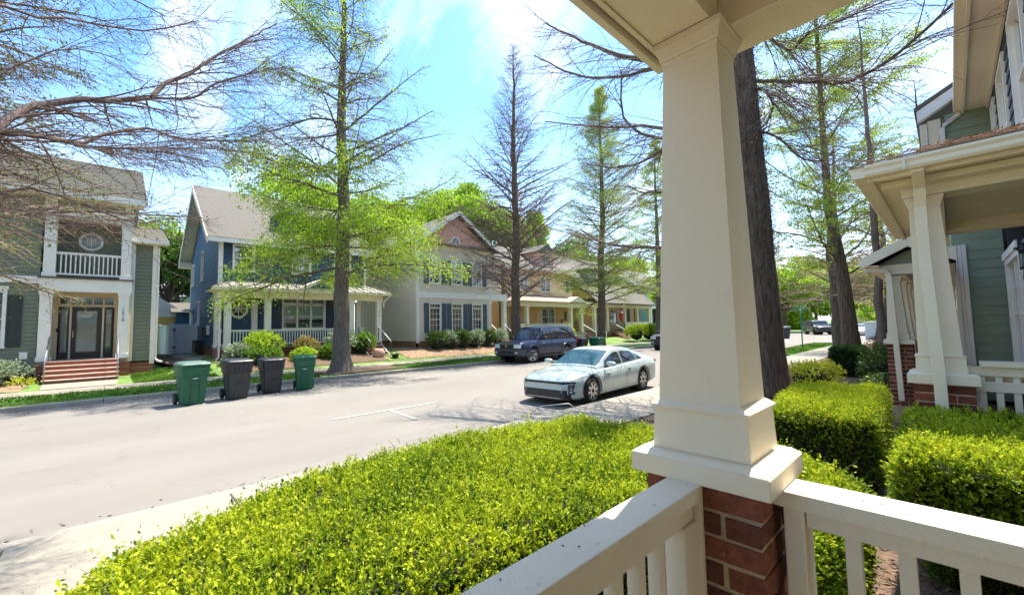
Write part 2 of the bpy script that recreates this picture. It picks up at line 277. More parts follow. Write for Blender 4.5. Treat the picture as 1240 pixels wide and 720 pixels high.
def npmesh(name, V, F, m, parent=None, rnd=None, smooth=False, kind=None, org=None):
    """V (n,3); F list of int arrays (each of one polygon size); rnd per-face values"""
    og = np.array(ORG[parent.name]) if parent else (np.zeros(3) if org is None else np.array(org))
    me = D.meshes.new(name); V = np.asarray(V, dtype=np.float32)-og.astype(np.float32)
    me.vertices.add(len(V)); me.vertices.foreach_set('co', V.ravel())
    Fs = [np.asarray(f, dtype=np.int32) for f in F if len(f)]
    tot = sum(f.size for f in Fs); nf = sum(len(f) for f in Fs)
    me.loops.add(tot); me.loops.foreach_set('vertex_index', np.concatenate([f.ravel() for f in Fs]))
    sizes = np.concatenate([np.full(len(f), f.shape[1], dtype=np.int32) for f in Fs]); starts = np.concatenate([[0], np.cumsum(sizes)[:-1]]).astype(np.int32)
    me.polygons.add(nf); me.polygons.foreach_set('loop_start', starts); me.polygons.foreach_set('loop_total', sizes)
    if smooth: me.polygons.foreach_set('use_smooth', np.ones(nf, dtype=bool))
    me.update(calc_edges=True)
    if rnd is not None:
        a = me.attributes.new('rnd', 'FLOAT', 'FACE'); a.data.foreach_set('value', np.asarray(rnd, dtype=np.float32))
    me.materials.append(M[m] if isinstance(m, str) else m)
    o = D.objects.new(name, me); COL.objects.link(o)
    if parent: o.parent = parent; ORG[o.name] = ORG[parent.name]
    else: o.location = og
    if kind: o['kind'] = kind
    return o
def nrm(a): return a/np.maximum(np.linalg.norm(a, axis=-1, keepdims=True), 1e-9)
def tubes(P, Rr, S=4):
    P = np.asarray(P, float); Rr = np.asarray(Rr, float); n, K, _ = P.shape
    T = np.empty_like(P); T[:, 1:-1] = P[:, 2:]-P[:, :-2]; T[:, 0] = P[:, 1]-P[:, 0]; T[:, -1] = P[:, -1]-P[:, -2]; T = nrm(T)
    ref = np.where(np.abs(T[:, :1, 2:3]) > 0.8, np.array([1., 0, 0]), np.array([0, 0, 1.])); ref = np.broadcast_to(ref, T.shape)
    A = nrm(np.cross(T, ref)); B = np.cross(T, A)
    th = np.arange(S)*2*np.pi/S
    V = P[:, :, None]+Rr[:, :, None, None]*(A[:, :, None]*np.cos(th)[None, None, :, None]+B[:, :, None]*np.sin(th)[None, None, :, None])
    i = np.arange(n)[:, None, None]*K*S; k = np.arange(K-1)[None, :, None]*S; s = np.arange(S)[None, None, :]; s2 = (s+1) % S
    F = np.stack([i+k+s, i+k+s2, i+k+S+s2, i+k+S+s], -1).reshape(-1, 4)
    return V.reshape(-1, 3), F
def join(parts):
    Vs = []; Fs = []; k = 0
    for V, F in parts: Vs.append(V); Fs.append(F+k); k += len(V)
    return np.concatenate(Vs), np.concatenate(Fs)
def leaves(P, Dr, L, Wd, fold=0.25, rng=RNG):
    """one folded two-triangle leaf per point"""
    n = len(P); Dr = nrm(Dr); rv = rng.normal(size=(n, 3)); S = nrm(np.cross(Dr, rv)); Nn = np.cross(S, Dr)
    L = np.broadcast_to(np.asarray(L, float), (n,))[:, None]; W2 = L*Wd*0.5
    mid = P+Dr*L*0.5
    V = np.stack([P, mid+S*W2+Nn*W2*fold, P+Dr*L, mid-S*W2+Nn*W2*fold], 1).reshape(-1, 3)
    b = np.arange(n)[:, None]*4
    F = np.concatenate([b+np.array([[0, 1, 2]]), b+np.array([[0, 2, 3]])], 1).reshape(-1, 3)
    return V, F
# ---------------------------------------------------------------- frames: u along the wall, d into the building, z up
class Fr:
    def __init__(s, k, c): s.k = k; s.c = c
    def p(s, u, d, z):
        if s.k == 'E': return (s.c-d, u, z)
        if s.k == 'W': return (s.c+d, u, z)
        return (u, s.c+d, z)
def fb(mb, F, u0, u1, d0, d1, z0, z1):
    a = F.p(u0, d0, z0); b = F.p(u1, d1, z1); return mb.box(a[0], b[0], a[1], b[1], a[2], b[2])
def fprism(mb, F, uz, d0, d1):
    a = [F.p(u, d0, z) for u, z in uz]; o = Vector(F.p(0, d1, 0))-Vector(F.p(0, d0, 0)); return mb.prism(a, o)
def siding(F, parent, u0, u1, z0, z1, m, ops=(), lap=0.15, d=0.0, lim=None, name='siding', label=None):
    mb = MB(); n = max(1, round((z1-z0)/lap)); h = (z1-z0)/n
    for i in range(n):
        a, b = z0+i*h, z0+(i+1)*h
        if lim:
            l0 = lim(a); l1 = lim(b)
            mb.add([F.p(l0[0], d-.030, a), F.p(l0[1], d-.030, a), F.p(l1[1], d, b), F.p(l1[0], d, b)], [(0, 1, 2, 3)])
            mb.add([F.p(l0[0], d, a), F.p(l0[1], d, a), F.p(l0[1], d-.030, a), F.p(l0[0], d-.030, a)], [(0, 1, 2, 3)]); continue
        cuts = sorted((o[0], o[1]) for o in ops if o[2] < b-0.02 and o[3] > a+0.02); x = u0; segs = []
        for c0, c1 in cuts:
            if c0 > x: segs.append((x, c0))
            x = max(x, c1)
        if x < u1: segs.append((x, u1))
        for s0, s1 in segs:
            mb.add([F.p(s0, d-.030, a), F.p(s1, d-.030, a), F.p(s1, d, b), F.p(s0, d, b)], [(0, 1, 2, 3)])
            mb.add([F.p(s0, d, a), F.p(s1, d, a), F.p(s1, d-.030, a), F.p(s0, d-.030, a)], [(0, 1, 2, 3)])
    return build(mb, name, m, parent, label=label)
def bx(F, parent, name, m, *b, bevel=0.0, label=None):
    """one part made of several boxes"""
    mb = MB()
    for q in b: fb(mb, F, *q)
    return build(mb, name, m, parent, bevel=bevel, label=label)
def window(F, parent, u0, u1, z0, z1, d=0.0, bays=1, mun=(2, 2), trim='white', blind='curtain', casing=0.08, header=0.0, blind_to=None, transom=0.0, name='window', back=True):
    mb = MB(); c = casing
    fb(mb, F, u0-c, u0, d-.045, d+.10, z0-c, z1+c); fb(mb, F, u1, u1+c, d-.045, d+.10, z0-c, z1+c)
    fb(mb, F, u0, u1, d-.045, d+.10, z1, z1+c); fb(mb, F, u0, u1, d-.045, d+.10, z0-c, z0)
    fb(mb, F, u0-c-.02, u1+c+.02, d-.08, d-.046, z0-c-.03, z0-c+.02)
    if header: fb(mb, F, u0-c-.03, u1+c+.03, d-.07, d-.046, z1+c+.002, z1+c+header)
    w = build(mb, name, trim, parent)
    bw = (u1-u0)/bays
    for k in range(bays):
        a, b = u0+k*bw, u0+(k+1)*bw
        if k: fr = MB(); fb(fr, F, a-.04, a+.04, d-.01, d+.08, z0, z1); build(fr, 'mullion', trim, w)
        zz1 = z1
        if transom:
            fr = MB(); fb(fr, F, a, b, d-.01, d+.06, z1-transom-.03, z1-transom+.03); build(fr, 'transom_bar', trim, w); zz1 = z1-transom
            gl = MB(); fb(gl, F, a, b, d+.05, d+.056, z1-transom+.03, z1); build(gl, 'transom_pane', 'glass', w)
        zm = (z0+zz1)/2
        sr = MB(); fb(sr, F, a, b, d+.01, d+.06, zm-.025, zm+.025)
        fb(sr, F, a, a+.03, d+.012, d+.06, z0, zz1); fb(sr, F, b-.03, b, d+.012, d+.06, z0, zz1)
        build(sr, 'sash', trim, w)
        for (q0, q1) in ((z0, zm-.025), (zm+.025, zz1)):
            gl = MB(); fb(gl, F, a+.03, b-.03, d+.05, d+.056, q0, q1); build(gl, 'pane', 'glass', w)
        if mun:
            mm = MB()
            for (q0, q1) in ((z0, zm), (zm, zz1)):
                for i in range(1, mun[0]): x = a+(b-a)*i/mun[0]; fb(mm, F, x-.01, x+.01, d+.035, d+.049, q0, q1)
                for j in range(1, mun[1]): y = q0+(q1-q0)*j/mun[1]; fb(mm, F, a, b, d+.034, d+.0485, y-.01, y+.01)
            if transom:
                for i in range(1, mun[0]+1): x = a+(b-a)*i/(mun[0]+1); fb(mm, F, x-.01, x+.01, d+.035, d+.049, zz1, z1)
            build(mm, 'muntin', trim, w)
    if blind:
        bb = MB(); zt = z0 if blind_to is None else z0+(z1-z0)*blind_to; fb(bb, F, u0, u1, d+.12, d+.125, zt, z1); build(bb, 'blind', blind, w)
    if back:
        bb = MB(); fb(bb, F, u0-.02, u1+.02, d+.36, d+.37, z0-.02, z1+.02)
        fb(bb, F, u0-.02, u0-.005, d+.101, d+.36, z0-.02, z1+.02); fb(bb, F, u1+.005, u1+.02, d+.101, d+.36, z0-.02, z1+.02)
        build(bb, 'room_lining', 'interior', w)
    return w
def shutters(F, parent, u0, u1, z0, z1, m, w=0.4, d=0.0, sides=(0, 1)):
    for s in sides:
        a = u0-.09-w if s == 0 else u1+.09
        mb = MB(); fb(mb, F, a, a+w, d-.05, d-.025, z0, z1)
        for zz in (z0, (z0+z1)/2-.04, z1-.08): fb(mb, F, a, a+w, d-.064, d-.0505, zz, zz+.08)
        fb(mb, F, a, a+.05, d-.0635, d-.0505, z0+.08, z1-.08); fb(mb, F, a+w-.05, a+w, d-.0635, d-.0505, z0+.08, z1-.08)
        build(mb, 'shutter', m, parent)
def post(F, parent, u0, u1, d0, d1, z0, z1, m='white', taper=0.0, name='porch_post', label=None):
    mb = MB(); e = .03
    fb(mb, F, u0-e, u1+e, d0-e, d1+e, z0, z0+.16); fb(mb, F, u0-e, u1+e, d0-e, d1+e, z1-.12, z1)
    t = taper
    mb.hexa([F.p(u0, d0, z0+.16), F.p(u1, d0, z0+.16), F.p(u1, d1, z0+.16), F.p(u0, d1, z0+.16)],
            [F.p(u0+t, d0+t, z1-.12), F.p(u1-t, d0+t, z1-.12), F.p(u1-t, d1-t, z1-.12), F.p(u0+t, d1-t, z1-.12)])
    fb(mb, F, u0-.015, u1+.015, d0-.015, d1+.015, z1-.2, z1-.17)
    return build(mb, name, m, parent, label=label)
def railing(F, parent, u0, u1, d, zt, zb, sp=0.125, bw=0.04, m='white', along='u'):
    h = .035
    def B(mb, a0, a1, w, z0, z1):
        return fb(mb, F, a0, a1, d-w, d+w, z0, z1) if along == 'u' else fb(mb, F, d-w, d+w, a0, a1, z0, z1)
    mb = MB(); B(mb, u0, u1, .045, zt-.05, zt); B(mb, u0, u1, .025, zt-.09, zt-.051); build(mb, 'top_rail', m, parent)
    mb = MB(); B(mb, u0, u1, .03, zb, zb+.07); build(mb, 'bottom_rail', m, parent)
    n = max(1, int(round((u1-u0)/sp))-1); og = ORG[parent.name]
    mb = MB(); mb.box(-bw/2, bw/2, -bw/2, bw/2, zb+.07, zt-.09); me = None
    for i in range(n):
        a = u0+(i+1)*(u1-u0)/(n+1); c = F.p(a, d, 0) if along == 'u' else F.p(d, a, 0)
        if me is None:
            o = build(mb, 'baluster', m, None); me = o.data; D.objects.remove(o)
        o = D.objects.new('baluster', me); COL.objects.link(o); o.parent = parent; o.location = Vector((c[0], c[1], 0))-og
def steps(F, parent, u0, u1, d0, z_top, z_bot, n, run=0.28, m='tread', nose='riserlip'):
    rise = (z_top-z_bot)/n
    for i in range(n):
        z1 = z_top-i*rise; a = d0-i*run
        mb = MB(); fb(mb, F, u0, u1, a-run, a-.0, z_bot-.1, z1-.03-(.0 if i else 0)-rise*0)
        s = build(mb, 'step', m, parent)
        nb = MB(); fb(nb, F, u0-.01, u1+.01, a-run-.02, a, z1-.03, z1); build(nb, 'nosing', nose, s)
def tube_part(pts, r, name, m, parent, n=8, label=None):
    return build(MB().tube(pts, r, n), name, m, parent, smooth=True, label=label)
def downspout(pts, w, t, name, m, parent):
    """rectangular pipe along a polyline"""
    mb = MB(); P = [Vector(p) for p in pts]; vs = []
    for i, p in enumerate(P):
        tt = (P[min(i+1, len(P)-1)]-P[max(i-1, 0)]).normalized()
        a = Vector((1, 0, 0)) if abs(tt.x) < 0.7 else Vector((0, 0, 1)); a = (a-tt*a.dot(tt)).normalized(); b = tt.cross(a)
        for sa, sb in ((-1, -1), (1, -1), (1, 1), (-1, 1)): vs.append(p+a*sa*w/2+b*sb*t/2)
    K = len(P); fs = [(i*4+k, i*4+(k+1) % 4, (i+1)*4+(k+1) % 4, (i+1)*4+k) for i in range(K-1) for k in range(4)]+[(3, 2, 1, 0), (4*K-4, 4*K-3, 4*K-2, 4*K-1)]
    mb.add(vs, fs); return build(mb, name, m, parent, bevel=0.006)
# ---------------------------------------------------------------- the setting: ground, road, kerbs, walks
def smooth(a, b, x): t = min(1, max(0, (x-a)/(b-a))); return t*t*(3-2*t)
def gh(x, y):            # height of the far side's front yards
    s = smooth(20.3, 23.2, -x); a = 0.16+0.42*smooth(0.8, 3.4, y); return 0.10+s*(a-0.10)
def sheet(name, xs, ys, zf, m, kind='structure', cat=None, label=None):
    X, Y = np.meshgrid(xs, ys, indexing='ij'); Z = np.vectorize(zf)(X, Y).astype(float)
    V = np.stack([X, Y, Z], -1).reshape(-1, 3); a, b = len(xs), len(ys)
    i = np.arange(a-1)[:, None]*b+np.arange(b-1)[None, :]; F = np.stack([i, i+b, i+b+1, i+1], -1).reshape(-1, 4)
    o = npmesh(name, V, [F], m, smooth=True); o['kind'] = kind
    if label: o['label'] = label
    return o
sheet('ground', [-900, -60, 60, 900], [-900, -60, 220, 1800], lambda x, y: -0.16, 'grass_g', label='grassy ground that reaches the horizon')
sheet('road', [-16, -13, -10, -8, -5.6], list(np.linspace(-60, 260, 33)), lambda x, y: 0.0+0.03*math.sin((x+16)/10.4*math.pi), 'asphalt', label='sun bleached asphalt street between the rows of houses')
far_xs = [-16.13, -17.3, -18.2, -19.7]+list(np.linspace(-20.3, -24.5, 12))+[-30, -40, -60]
sheet('far_lawn', far_xs, list(np.linspace(-60, 0, 12))+list(np.linspace(.5, 5, 10))+list(np.linspace(6, 260, 40)), gh, 'grass_g', label='patchy lawn in front of the far houses')
sheet('near_yard', [-5.46, -3.9, -3, -1, 4, 30], [-60, 0, 8, 20, 60, 260], lambda x, y: 0.115, 'soil', label='mulched ground beside the near porches')
sheet('grass_strip_ground', [-16.128, -16.6, -17.4, -18.25], list(np.linspace(-60, 120, 60)), lambda x, y: gh(x, y)+.006+.015*math.sin(y*1.7), 'grass_verge', label='green grass verge along the far kerb')
def slabs(rootname, label, x0, x1, y0, y1, ln, z, m='conc', t=0.1):
    r = D.objects.new(rootname, None); COL.objects.link(r); r['kind'] = 'structure'; r['label'] = label; ORG[r.name] = Vector((0, 0, 0))
    n = int((y1-y0)/ln); y = y0
    mb = MB(); mb.box(-(x1-x0)/2, (x1-x0)/2, .006, ln-.006, -t, 0); o = build(mb, 'slab', m, None, bevel=0.006); me = o.data; D.objects.remove(o)
    for i in range(n):
        o = D.objects.new('slab', me); COL.objects.link(o); o.parent = r; o.location = ((x0+x1)/2, y0+i*ln, z+random.uniform(-.003, .003)); 
        b = o.modifiers.new('b', 'BEVEL'); b.width = .008
    return r
slabs('far_sidewalk', 'concrete walk behind the far grass verge', -19.75, -18.3, -12, 78, 1.5, 0.135)
slabs('near_sidewalk', 'pale concrete walk between the kerb and the hedges', -5.44, -4.05, -5.2, 60, 1.55, 0.14)
def kerb(rootname, label, x0, x1, y0, y1, ln, z):
    r = D.objects.new(rootname, None); COL.objects.link(r); r['kind'] = 'structure'; r['label'] = label; ORG[r.name] = Vector((0, 0, 0))
    mb = MB(); mb.prism([(x0, .004, -.2), (x1, .004, -.2), (x1, .004, z), (x0, .004, z)], (0, ln-.008, 0)); o = build(mb, 'kerb_stone', 'kerb', None); me = o.data; D.objects.remove(o)
    for i in range(int((y1-y0)/ln)):
        o = D.objects.new('kerb_stone', me); COL.objects.link(o); o.parent = r; o.location = (0, y0+i*ln, 0)
        b = o.modifiers.new('b', 'BEVEL'); b.width = .02; b.segments = 2
    return r
kerb('far_kerb', 'low concrete kerb on the far side of the street', -16.14, -15.98, -27, 120, 3.0, 0.12)
kerb('near_kerb', 'low concrete kerb beside the near walk', -5.62, -5.45, -8.0, 80, 3.05, 0.125)
# bulb-out with grass further up on this side
mb = MB(); mb.prism([(-5.6, 24.5, 0.0), (-5.6, 40, 0), (-7.3, 38, 0), (-7.2, 28, 0)], (0, 0, .12)); o = build(mb, 'verge_island', 'grass_verge', kind='structure', label='small lit grass patch around the street sign')
# painted parking marks
def flat(name, m, pts, z, label):
    mb = MB(); mb.prism([(x, y, z) for x, y in pts], (0, 0, .002)); o = build(mb, name, m, kind='structure', label=label); return o
def zr(x): return 0.03*math.sin((x+16)/10.4*math.pi)
flat('parking_line', 'paint', [(-8.85, 3.35), (-8.77, 3.35), (-8.77, 5.85), (-8.85, 5.85)], .0312, 'white painted parking line on the asphalt')
flat('parking_tick', 'paint', [(-8.765, 4.58), (-7.55, 4.50), (-7.55, 4.575), (-8.765, 4.655)], .0270, 'short white tick painted off the parking line')
# stepping stones beside the blue house
sp = empty('stepping_stone_path', (-28, 3.2, .5), 'flat stepping stones laid in mulch beside the blue house', 'stone path')
for i in range(9):
    x = -24.6-i*.72; mb = MB(); a = .33; pts = [(x+a*math.cos(t+.3)*random.uniform(.8, 1.1), 3.0+.25*math.sin(i*1.3)+.45*math.sin(t+.3)*random.uniform(.8, 1.1), 0.57) for t in np.linspace(0, 2*math.pi, 7)[:-1]]
    mb.prism(pts, (0, 0, .06)); build(mb, 'stone', 'stone', sp)
mb = MB(); mb.prism([(-33, 1.7, .5), (-23.4, 1.9, .5), (-22.4, 2.6, .44), (-22.3, 4.2, .44), (-33, 3.9, .5)], (0, 0, .068)); build(mb, 'mulch_bed_by_blue_house', 'soil', kind='structure', label='dark mulch beside the blue house')
def bed(name, pts, label, m='straw', dz=.02):
    # draped sheet over the lawn
    xs = [p[0] for p in pts]; ys = [p[1] for p in pts]; gx = np.linspace(min(xs), max(xs), 14); gy = np.linspace(min(ys), max(ys), 30)
    def inside(x, y):
        c = False; n = len(pts)
        for i in range(n):
            x1, y1 = pts[i]; x2, y2 = pts[(i+1) % n]
            if (y1 > y) != (y2 > y) and x < (x2-x1)*(y-y1)/(y2-y1)+x1: c = not c
        return c
    mb = MB()
    for i in range(13):
        for j in range(29):
            cx, cy = (gx[i]+gx[i+1])/2, (gy[j]+gy[j+1])/2
            if inside(cx, cy): mb.add([(x, y, gh(x, y)+dz+.01*math.sin(x*9+y*7)) for x, y in ((gx[i], gy[j]), (gx[i+1], gy[j]), (gx[i+1], gy[j+1]), (gx[i], gy[j+1]))], [(0, 1, 2, 3)])
    return build(mb, name, m, kind='structure', label=label)
bed('straw_bed_left', [(-20.3, -8), (-20.3, -1.9), (-23.3, -1.9), (-23.3, -8)], 'pine straw bed under the first house')
bed('straw_bed_gray', [(-20.8, 12.2), (-20.6, 21.4), (-23.3, 21.4), (-24.5, 12.2)], 'pine straw bed before the putty house')
bed('mulch_bed_tree', [(-16.5, 6.3), (-16.6, 9.4), (-18.2, 9.6), (-18.25, 5.6)], 'mulch ring around the street tree', 'soil', .03)
bed('mulch_bed_blue', [(-20.6, 4.2), (-20.9, 11.0), (-23.4, 11.2), (-23.4, 3.6)], 'mulch bed under the porch shrubs', 'soil', .03)
flat('front_walk', 'conc', [(-21.8, -1.55), (-21.8, .4), (-19.7, .3), (-19.7, -1.45)], .15, 'concrete path from the first steps to the walk')
flat('flagstone_walk', 'stone', [(-.62, 5.6), (-.25, 5.7), (-.15, 7.4), (-.5, 7.2)], .122, 'pale flagstone between two clipped hedges')
# ---------------------------------------------------------------- HOUSE 1: green house at far left
F = Fr('E', -23.3)
h = empty('green_house', (-25, -2, 0), 'green sided house with white columned entry and balcony above brick steps', 'house')
bx(F, h, 'wall', 'interior', (-9, .7, 1.6, 10, .3, 7.0), (-9, -1.9, .65, 1.6, .3, 7.0))
siding(F, h, -9, -1.86, .45, 3.78, 'green_siding', [(-3.62, -2.68, 1.5, 3.45)], d=.2)
siding(F, h, -9, -1.86, 4.04, 7.05, 'green_siding', [(-4.3, -3.35, 4.75, 6.3)], d=.2)
bx(F, h, 'belt_board', 'white', (-9, -1.86, .15, .21, 3.78, 4.04))
window(F, h, -3.6, -2.7, 1.52, 3.42, .2, trim='white', header=.14, blind_to=.0, mun=(2, 2)); shutters(F, h, -3.6, -2.7, 1.45, 3.32, 'shutter_dk', .36, .2, (1,))
window(F, h, -4.28, -3.37, 4.77, 6.28, .2); shutters(F, h, -4.28, -3.37, 4.72, 6.3, 'shutter_dk', .36, .2)
bx(F, h, 'meter_box', 'white', (-2.26, -2.06, .12, .2, 1.0, 1.25))
# entry storey
bx(F, h, 'porch_floor', 'conc', (-1.83, .65, 0, 1.6, .76, .88)); bx(F, h, 'porch_foundation', 'brickfar', (-1.86, .72, -.01, 1.6, .1, .76))
post(F, h, -1.83, -1.51, 0, .3, .88, 3.5); pr = post(F, h, .31, .63, 0, .3, .88, 3.5)
bx(F, h, 'entry_beam', 'white', (-1.86, .70, -.04, .34, 3.5, 3.98)); bx(F, h, 'entry_ceiling', 'cream_far', (-1.86, .7, .34, 1.6, 3.56, 3.7))
bx(F, h, 'balcony_deck', 'seam', (-1.9, .74, -.1, 1.6, 3.98, 4.04))
bx(F, h, 'entry_wall', 'entry', (-1.86, -1.42, 1.45, 1.55, .88, 3.6), (.22, .4, 1.45, 1.55, .88, 3.6), (-1.42, .22, 1.45, 1.55, 3.38, 3.6), (-1.42, .22, 1.45, 1.55, 2.98, 3.05))
bx(F, h, 'side_panel', 'green_siding', (-1.9, -1.8, .3, 1.45, .88, 3.56)); bx(F, h, 'side_panel', 'entry', (.62, .7, .3, 1.45, .88, 3.56))
dr = bx(F, h, 'door', 'door_dk', (-1.03, -.90, 1.43, 1.5, .88, 2.98), (-.29, -.16, 1.43, 1.5, .88, 2.98), (-.9, -.29, 1.43, 1.5, 2.82, 2.98), (-.9, -.29, 1.43, 1.5, .88, 1.13))
bx(F, dr, 'door_pane', 'glass', (-.9, -.29, 1.46, 1.47, 1.13, 2.82)); bx(F, dr, 'door_blind', 'curtain', (-.87, -.32, 1.52, 1.53, 1.16, 2.80)); bx(F, dr, 'handle', 'chrome', (-1.0, -.97, 1.38, 1.43, 1.75, 2.0))
for a, b in ((-1.38, -1.11), (-.08, .18)):
    sl = bx(F, h, 'sidelight', 'door_dk', (a, a+.05, 1.44, 1.5, .88, 2.98), (b-.05, b, 1.44, 1.5, .88, 2.98), (a+.05, b-.05, 1.44, 1.5, .88, 1.15), (a+.05, b-.05, 1.44, 1.5, 2.88, 2.98))
    bx(F, sl, 'pane', 'glass', (a+.05, b-.05, 1.47, 1.48, 1.15, 2.88)); bx(F, sl, 'blind', 'curtain', (a+.05, b-.05, 1.52, 1.53, 1.15, 2.88))
bx(F, h, 'door_frame', 'cream_far', (-1.10, -1.04, 1.42, 1.55, .88, 2.98), (-.15, -.09, 1.42, 1.55, .88, 2.98))
tr = bx(F, h, 'transom', 'cream_far', (-1.42, .22, 1.43, 1.5, 3.05, 3.07), *[(x-.02, x+.02, 1.43, 1.55, 3.05, 3.38) for x in (-1.40, -1.08, -.76, -.44, -.12, .20)])
for k in range(5): bx(F, tr, 'pane', 'glass_dk', (-1.38+k*.32, -1.10+k*.32, 1.48, 1.49, 3.05, 3.38))
bx(F, h, 'wall_lantern', 'black', (-1.78, -1.68, .9, 1.0, 2.45, 2.75), (-1.75, -1.71, .93, .97, 2.75, 2.85)); bx(F, h, 'doorbell', 'black', (-1.46, -1.41, 1.42, 1.45, 1.98, 2.1))
steps(F, h, -1.58, .38, 0, .88, .12, 5, .28)
for u in (-1.52, .34):
    tube_part([F.p(u, .1, 1.75), F.p(u, -.1, 1.78), F.p(u, -1.45, .95), F.p(u, -1.45, .12)], .02, 'handrail', 'railmetal', h); tube_part([F.p(u, -.05, .88), F.p(u, -.05, 1.76)], .016, 'handrail_post', 'railmetal', h, 6)
# house number on the right post
def textobj(s, size, loc, rot, m, parent, ext=0.004, name='house_number'):
    cu = D.curves.new(name, 'FONT'); cu.body = s; cu.size = size; cu.extrude = ext; cu.align_x = 'CENTER'; cu.align_y = 'CENTER'
    o = D.objects.new(name, cu); COL.objects.link(o); o.location = Vector(loc)-ORG[parent.name]; o.rotation_euler = rot; o.parent = parent; 
    cu.resolution_u = 3; me = D.meshes.new_from_object(o); o2 = D.objects.new(name, me); COL.objects.link(o2); o2.location = o.location; o2.rotation_euler = rot; o2.parent = parent; me.materials.clear(); me.materials.append(M[m]); D.objects.remove(o); ORG[o2.name] = ORG[parent.name]; return o2
for k, ch in enumerate('1610'): textobj(ch, .17, F.p(.46, -.012, 2.84-k*.145), (R(90), 0, R(90)), 'num', h, name='number_digit')
# balcony storey
post(F, h, -1.79, -1.47, 0, .3, 4.04, 6.3); post(F, h, .34, .64, 0, .3, 4.04, 6.3)
bx(F, h, 'balcony_beam', 'white', (-1.82, .70, -.03, .34, 6.3, 6.72)); bx(F, h, 'frieze', 'green_siding', (-1.5, .5, .1, .2, 6.72, 7.02)); bx(F, h, 'balcony_ceiling', 'cream_far', (-1.8, .7, .3, 1.6, 6.4, 6.5))
bx(F, h, 'frieze_post', 'white', (-1.82, -1.5, -.02, .2, 6.72, 7.05)); bx(F, h, 'frieze_post', 'white', (.4, .66, -.02, .2, 6.72, 7.05))
siding(F, h, -1.86, .66, 4.04, 6.4, 'green_siding', d=1.2); railing(F, h, -1.47, .34, .12, 5.02, 4.14, .125)
# round window
def ring(F, parent, u, z, ru, rz, d, m='white', spokes=8, name='oval_window'):
    mb = MB(); n = 28; V = []
    for k in range(n):
        t = 2*math.pi*k/n; c, s = math.cos(t), math.sin(t)
        V += [F.p(u+ru*c, d-.05, z+rz*s), F.p(u+ru*.78*c, d-.05, z+rz*.78*s), F.p(u+ru*c, d+.02, z+rz*s), F.p(u+ru*.78*c, d+.02, z+rz*.78*s)]
    fs = []
    for k in range(n):
        a, b = k*4, ((k+1) % n)*4; fs += [(a, b, b+1, a+1), (a, a+2, b+2, b), (a+1, b+1, b+3, a+3)]
    mb.add(V, fs); w = build(mb, name, m, parent)
    g = MB(); g.prism([F.p(u+ru*.79*math.cos(t), d-.02, z+rz*.79*math.sin(t)) for t in np.linspace(0, 2*math.pi, n+1)[:-1]], Vector(F.p(0, d, 0))-Vector(F.p(0, d-.01, 0))); build(g, 'pane', 'glass_dk', w)
    sp_ = MB()
    for k in range(spokes//2):
        t = math.pi*k/(spokes//2); c, s = math.cos(t)*.79, math.sin(t)*.79
        sp_.tube([F.p(u-ru*c, d-.035, z-rz*s), F.p(u+ru*c, d-.035, z+rz*s)], .018, 4)
    for f_ in (.36,):
        P = [F.p(u+ru*f_*math.cos(t), d-.036, z+rz*f_*math.sin(t)) for t in np.linspace(0, 2*math.pi, 17)]; sp_.tube(P, .018, 4, caps=False)
    build(sp_, 'muntin', m, w); return w
ring(F, h, -.57, 5.66, .37, .37, 1.2, spokes=8, name='round_window')
# right wing set back
F2 = Fr('E', -24.0)
siding(F2, h, .78, 1.38, .7, 5.7, 'green_siding'); bx(F2, h, 'corner_board', 'white', (1.36, 1.52, -.045, .1, .55, 5.75)); bx(F2, h, 'corner_board', 'white', (.66, .80, -.045, .1, .7, 5.75))
siding(Fr('S', 1.5), h, -34, -24.05, .6, 5.7, 'green_siding'); bx(F2, h, 'wing_body', 'interior', (.7, 1.47, .05, 9.9, .3, 5.7)); bx(F2, h, 'wing_foundation', 'brickfar', (.72, 1.5, 0, 9.9, .1, .62))
mb = MB(); mb.prism([F2.p(.6, -.45, 5.72), F2.p(.6, -.45, 5.84), F2.p(.6, 3, 7.0), F2.p(.6, 3, 6.9)], (0, 1.25, 0)); build(mb, 'lower_roof', 'shingle_green', h)
bx(F2, h, 'lower_fascia', 'white', (.6, 1.87, -.5, -.451, 5.68, 5.85)); bx(F2, h, 'lower_soffit', 'cream_far', (.7, 1.85, -.45, 0, 5.66, 5.715))
downspout([F2.p(1.56, -.06, 5.6), F2.p(1.56, -.06, .75), F2.p(1.62, -.25, .66), F2.p(1.75, -.5, .62)], .08, .06, 'downspout', 'white', h)
# main roof
mb = MB()
for (a, b) in (((-.55, 7.12), (4.3, 9.75)), ((9.4, 7.12), (4.3, 9.75))):
    mb.hexa([F.p(-9.6, a[0], a[1]), F.p(1.05, a[0], a[1]), F.p(1.05, b[0], b[1]), F.p(-9.6, b[0], b[1])], [F.p(-9.6, a[0], a[1]+.12), F.p(1.05, a[0], a[1]+.12), F.p(1.05, b[0], b[1]+.12), F.p(-9.6, b[0], b[1]+.12)])
rf = build(mb, 'roof', 'shingle_green', h)
mb = MB()     # courses of the main roof as shallow steps
for i in range(22):
    t0, t1 = i/22, (i+1)/22; P = lambda t, e: (-.55+4.85*t-e*.5, 7.24+2.63*t+e)
    a, b = P(t0, .03), P(t1, .012); mb.add([F.p(-9.6, a[0], a[1]), F.p(1.05, a[0], a[1]), F.p(1.05, b[0], b[1]), F.p(-9.6, b[0], b[1]), F.p(-9.6, a[0], a[1]-.03), F.p(1.05, a[0], a[1]-.03)], [(0, 1, 2, 3), (4, 5, 1, 0)])
o = build(mb, 'shingle_course', 'shingle_green', rf, kind='stuff')
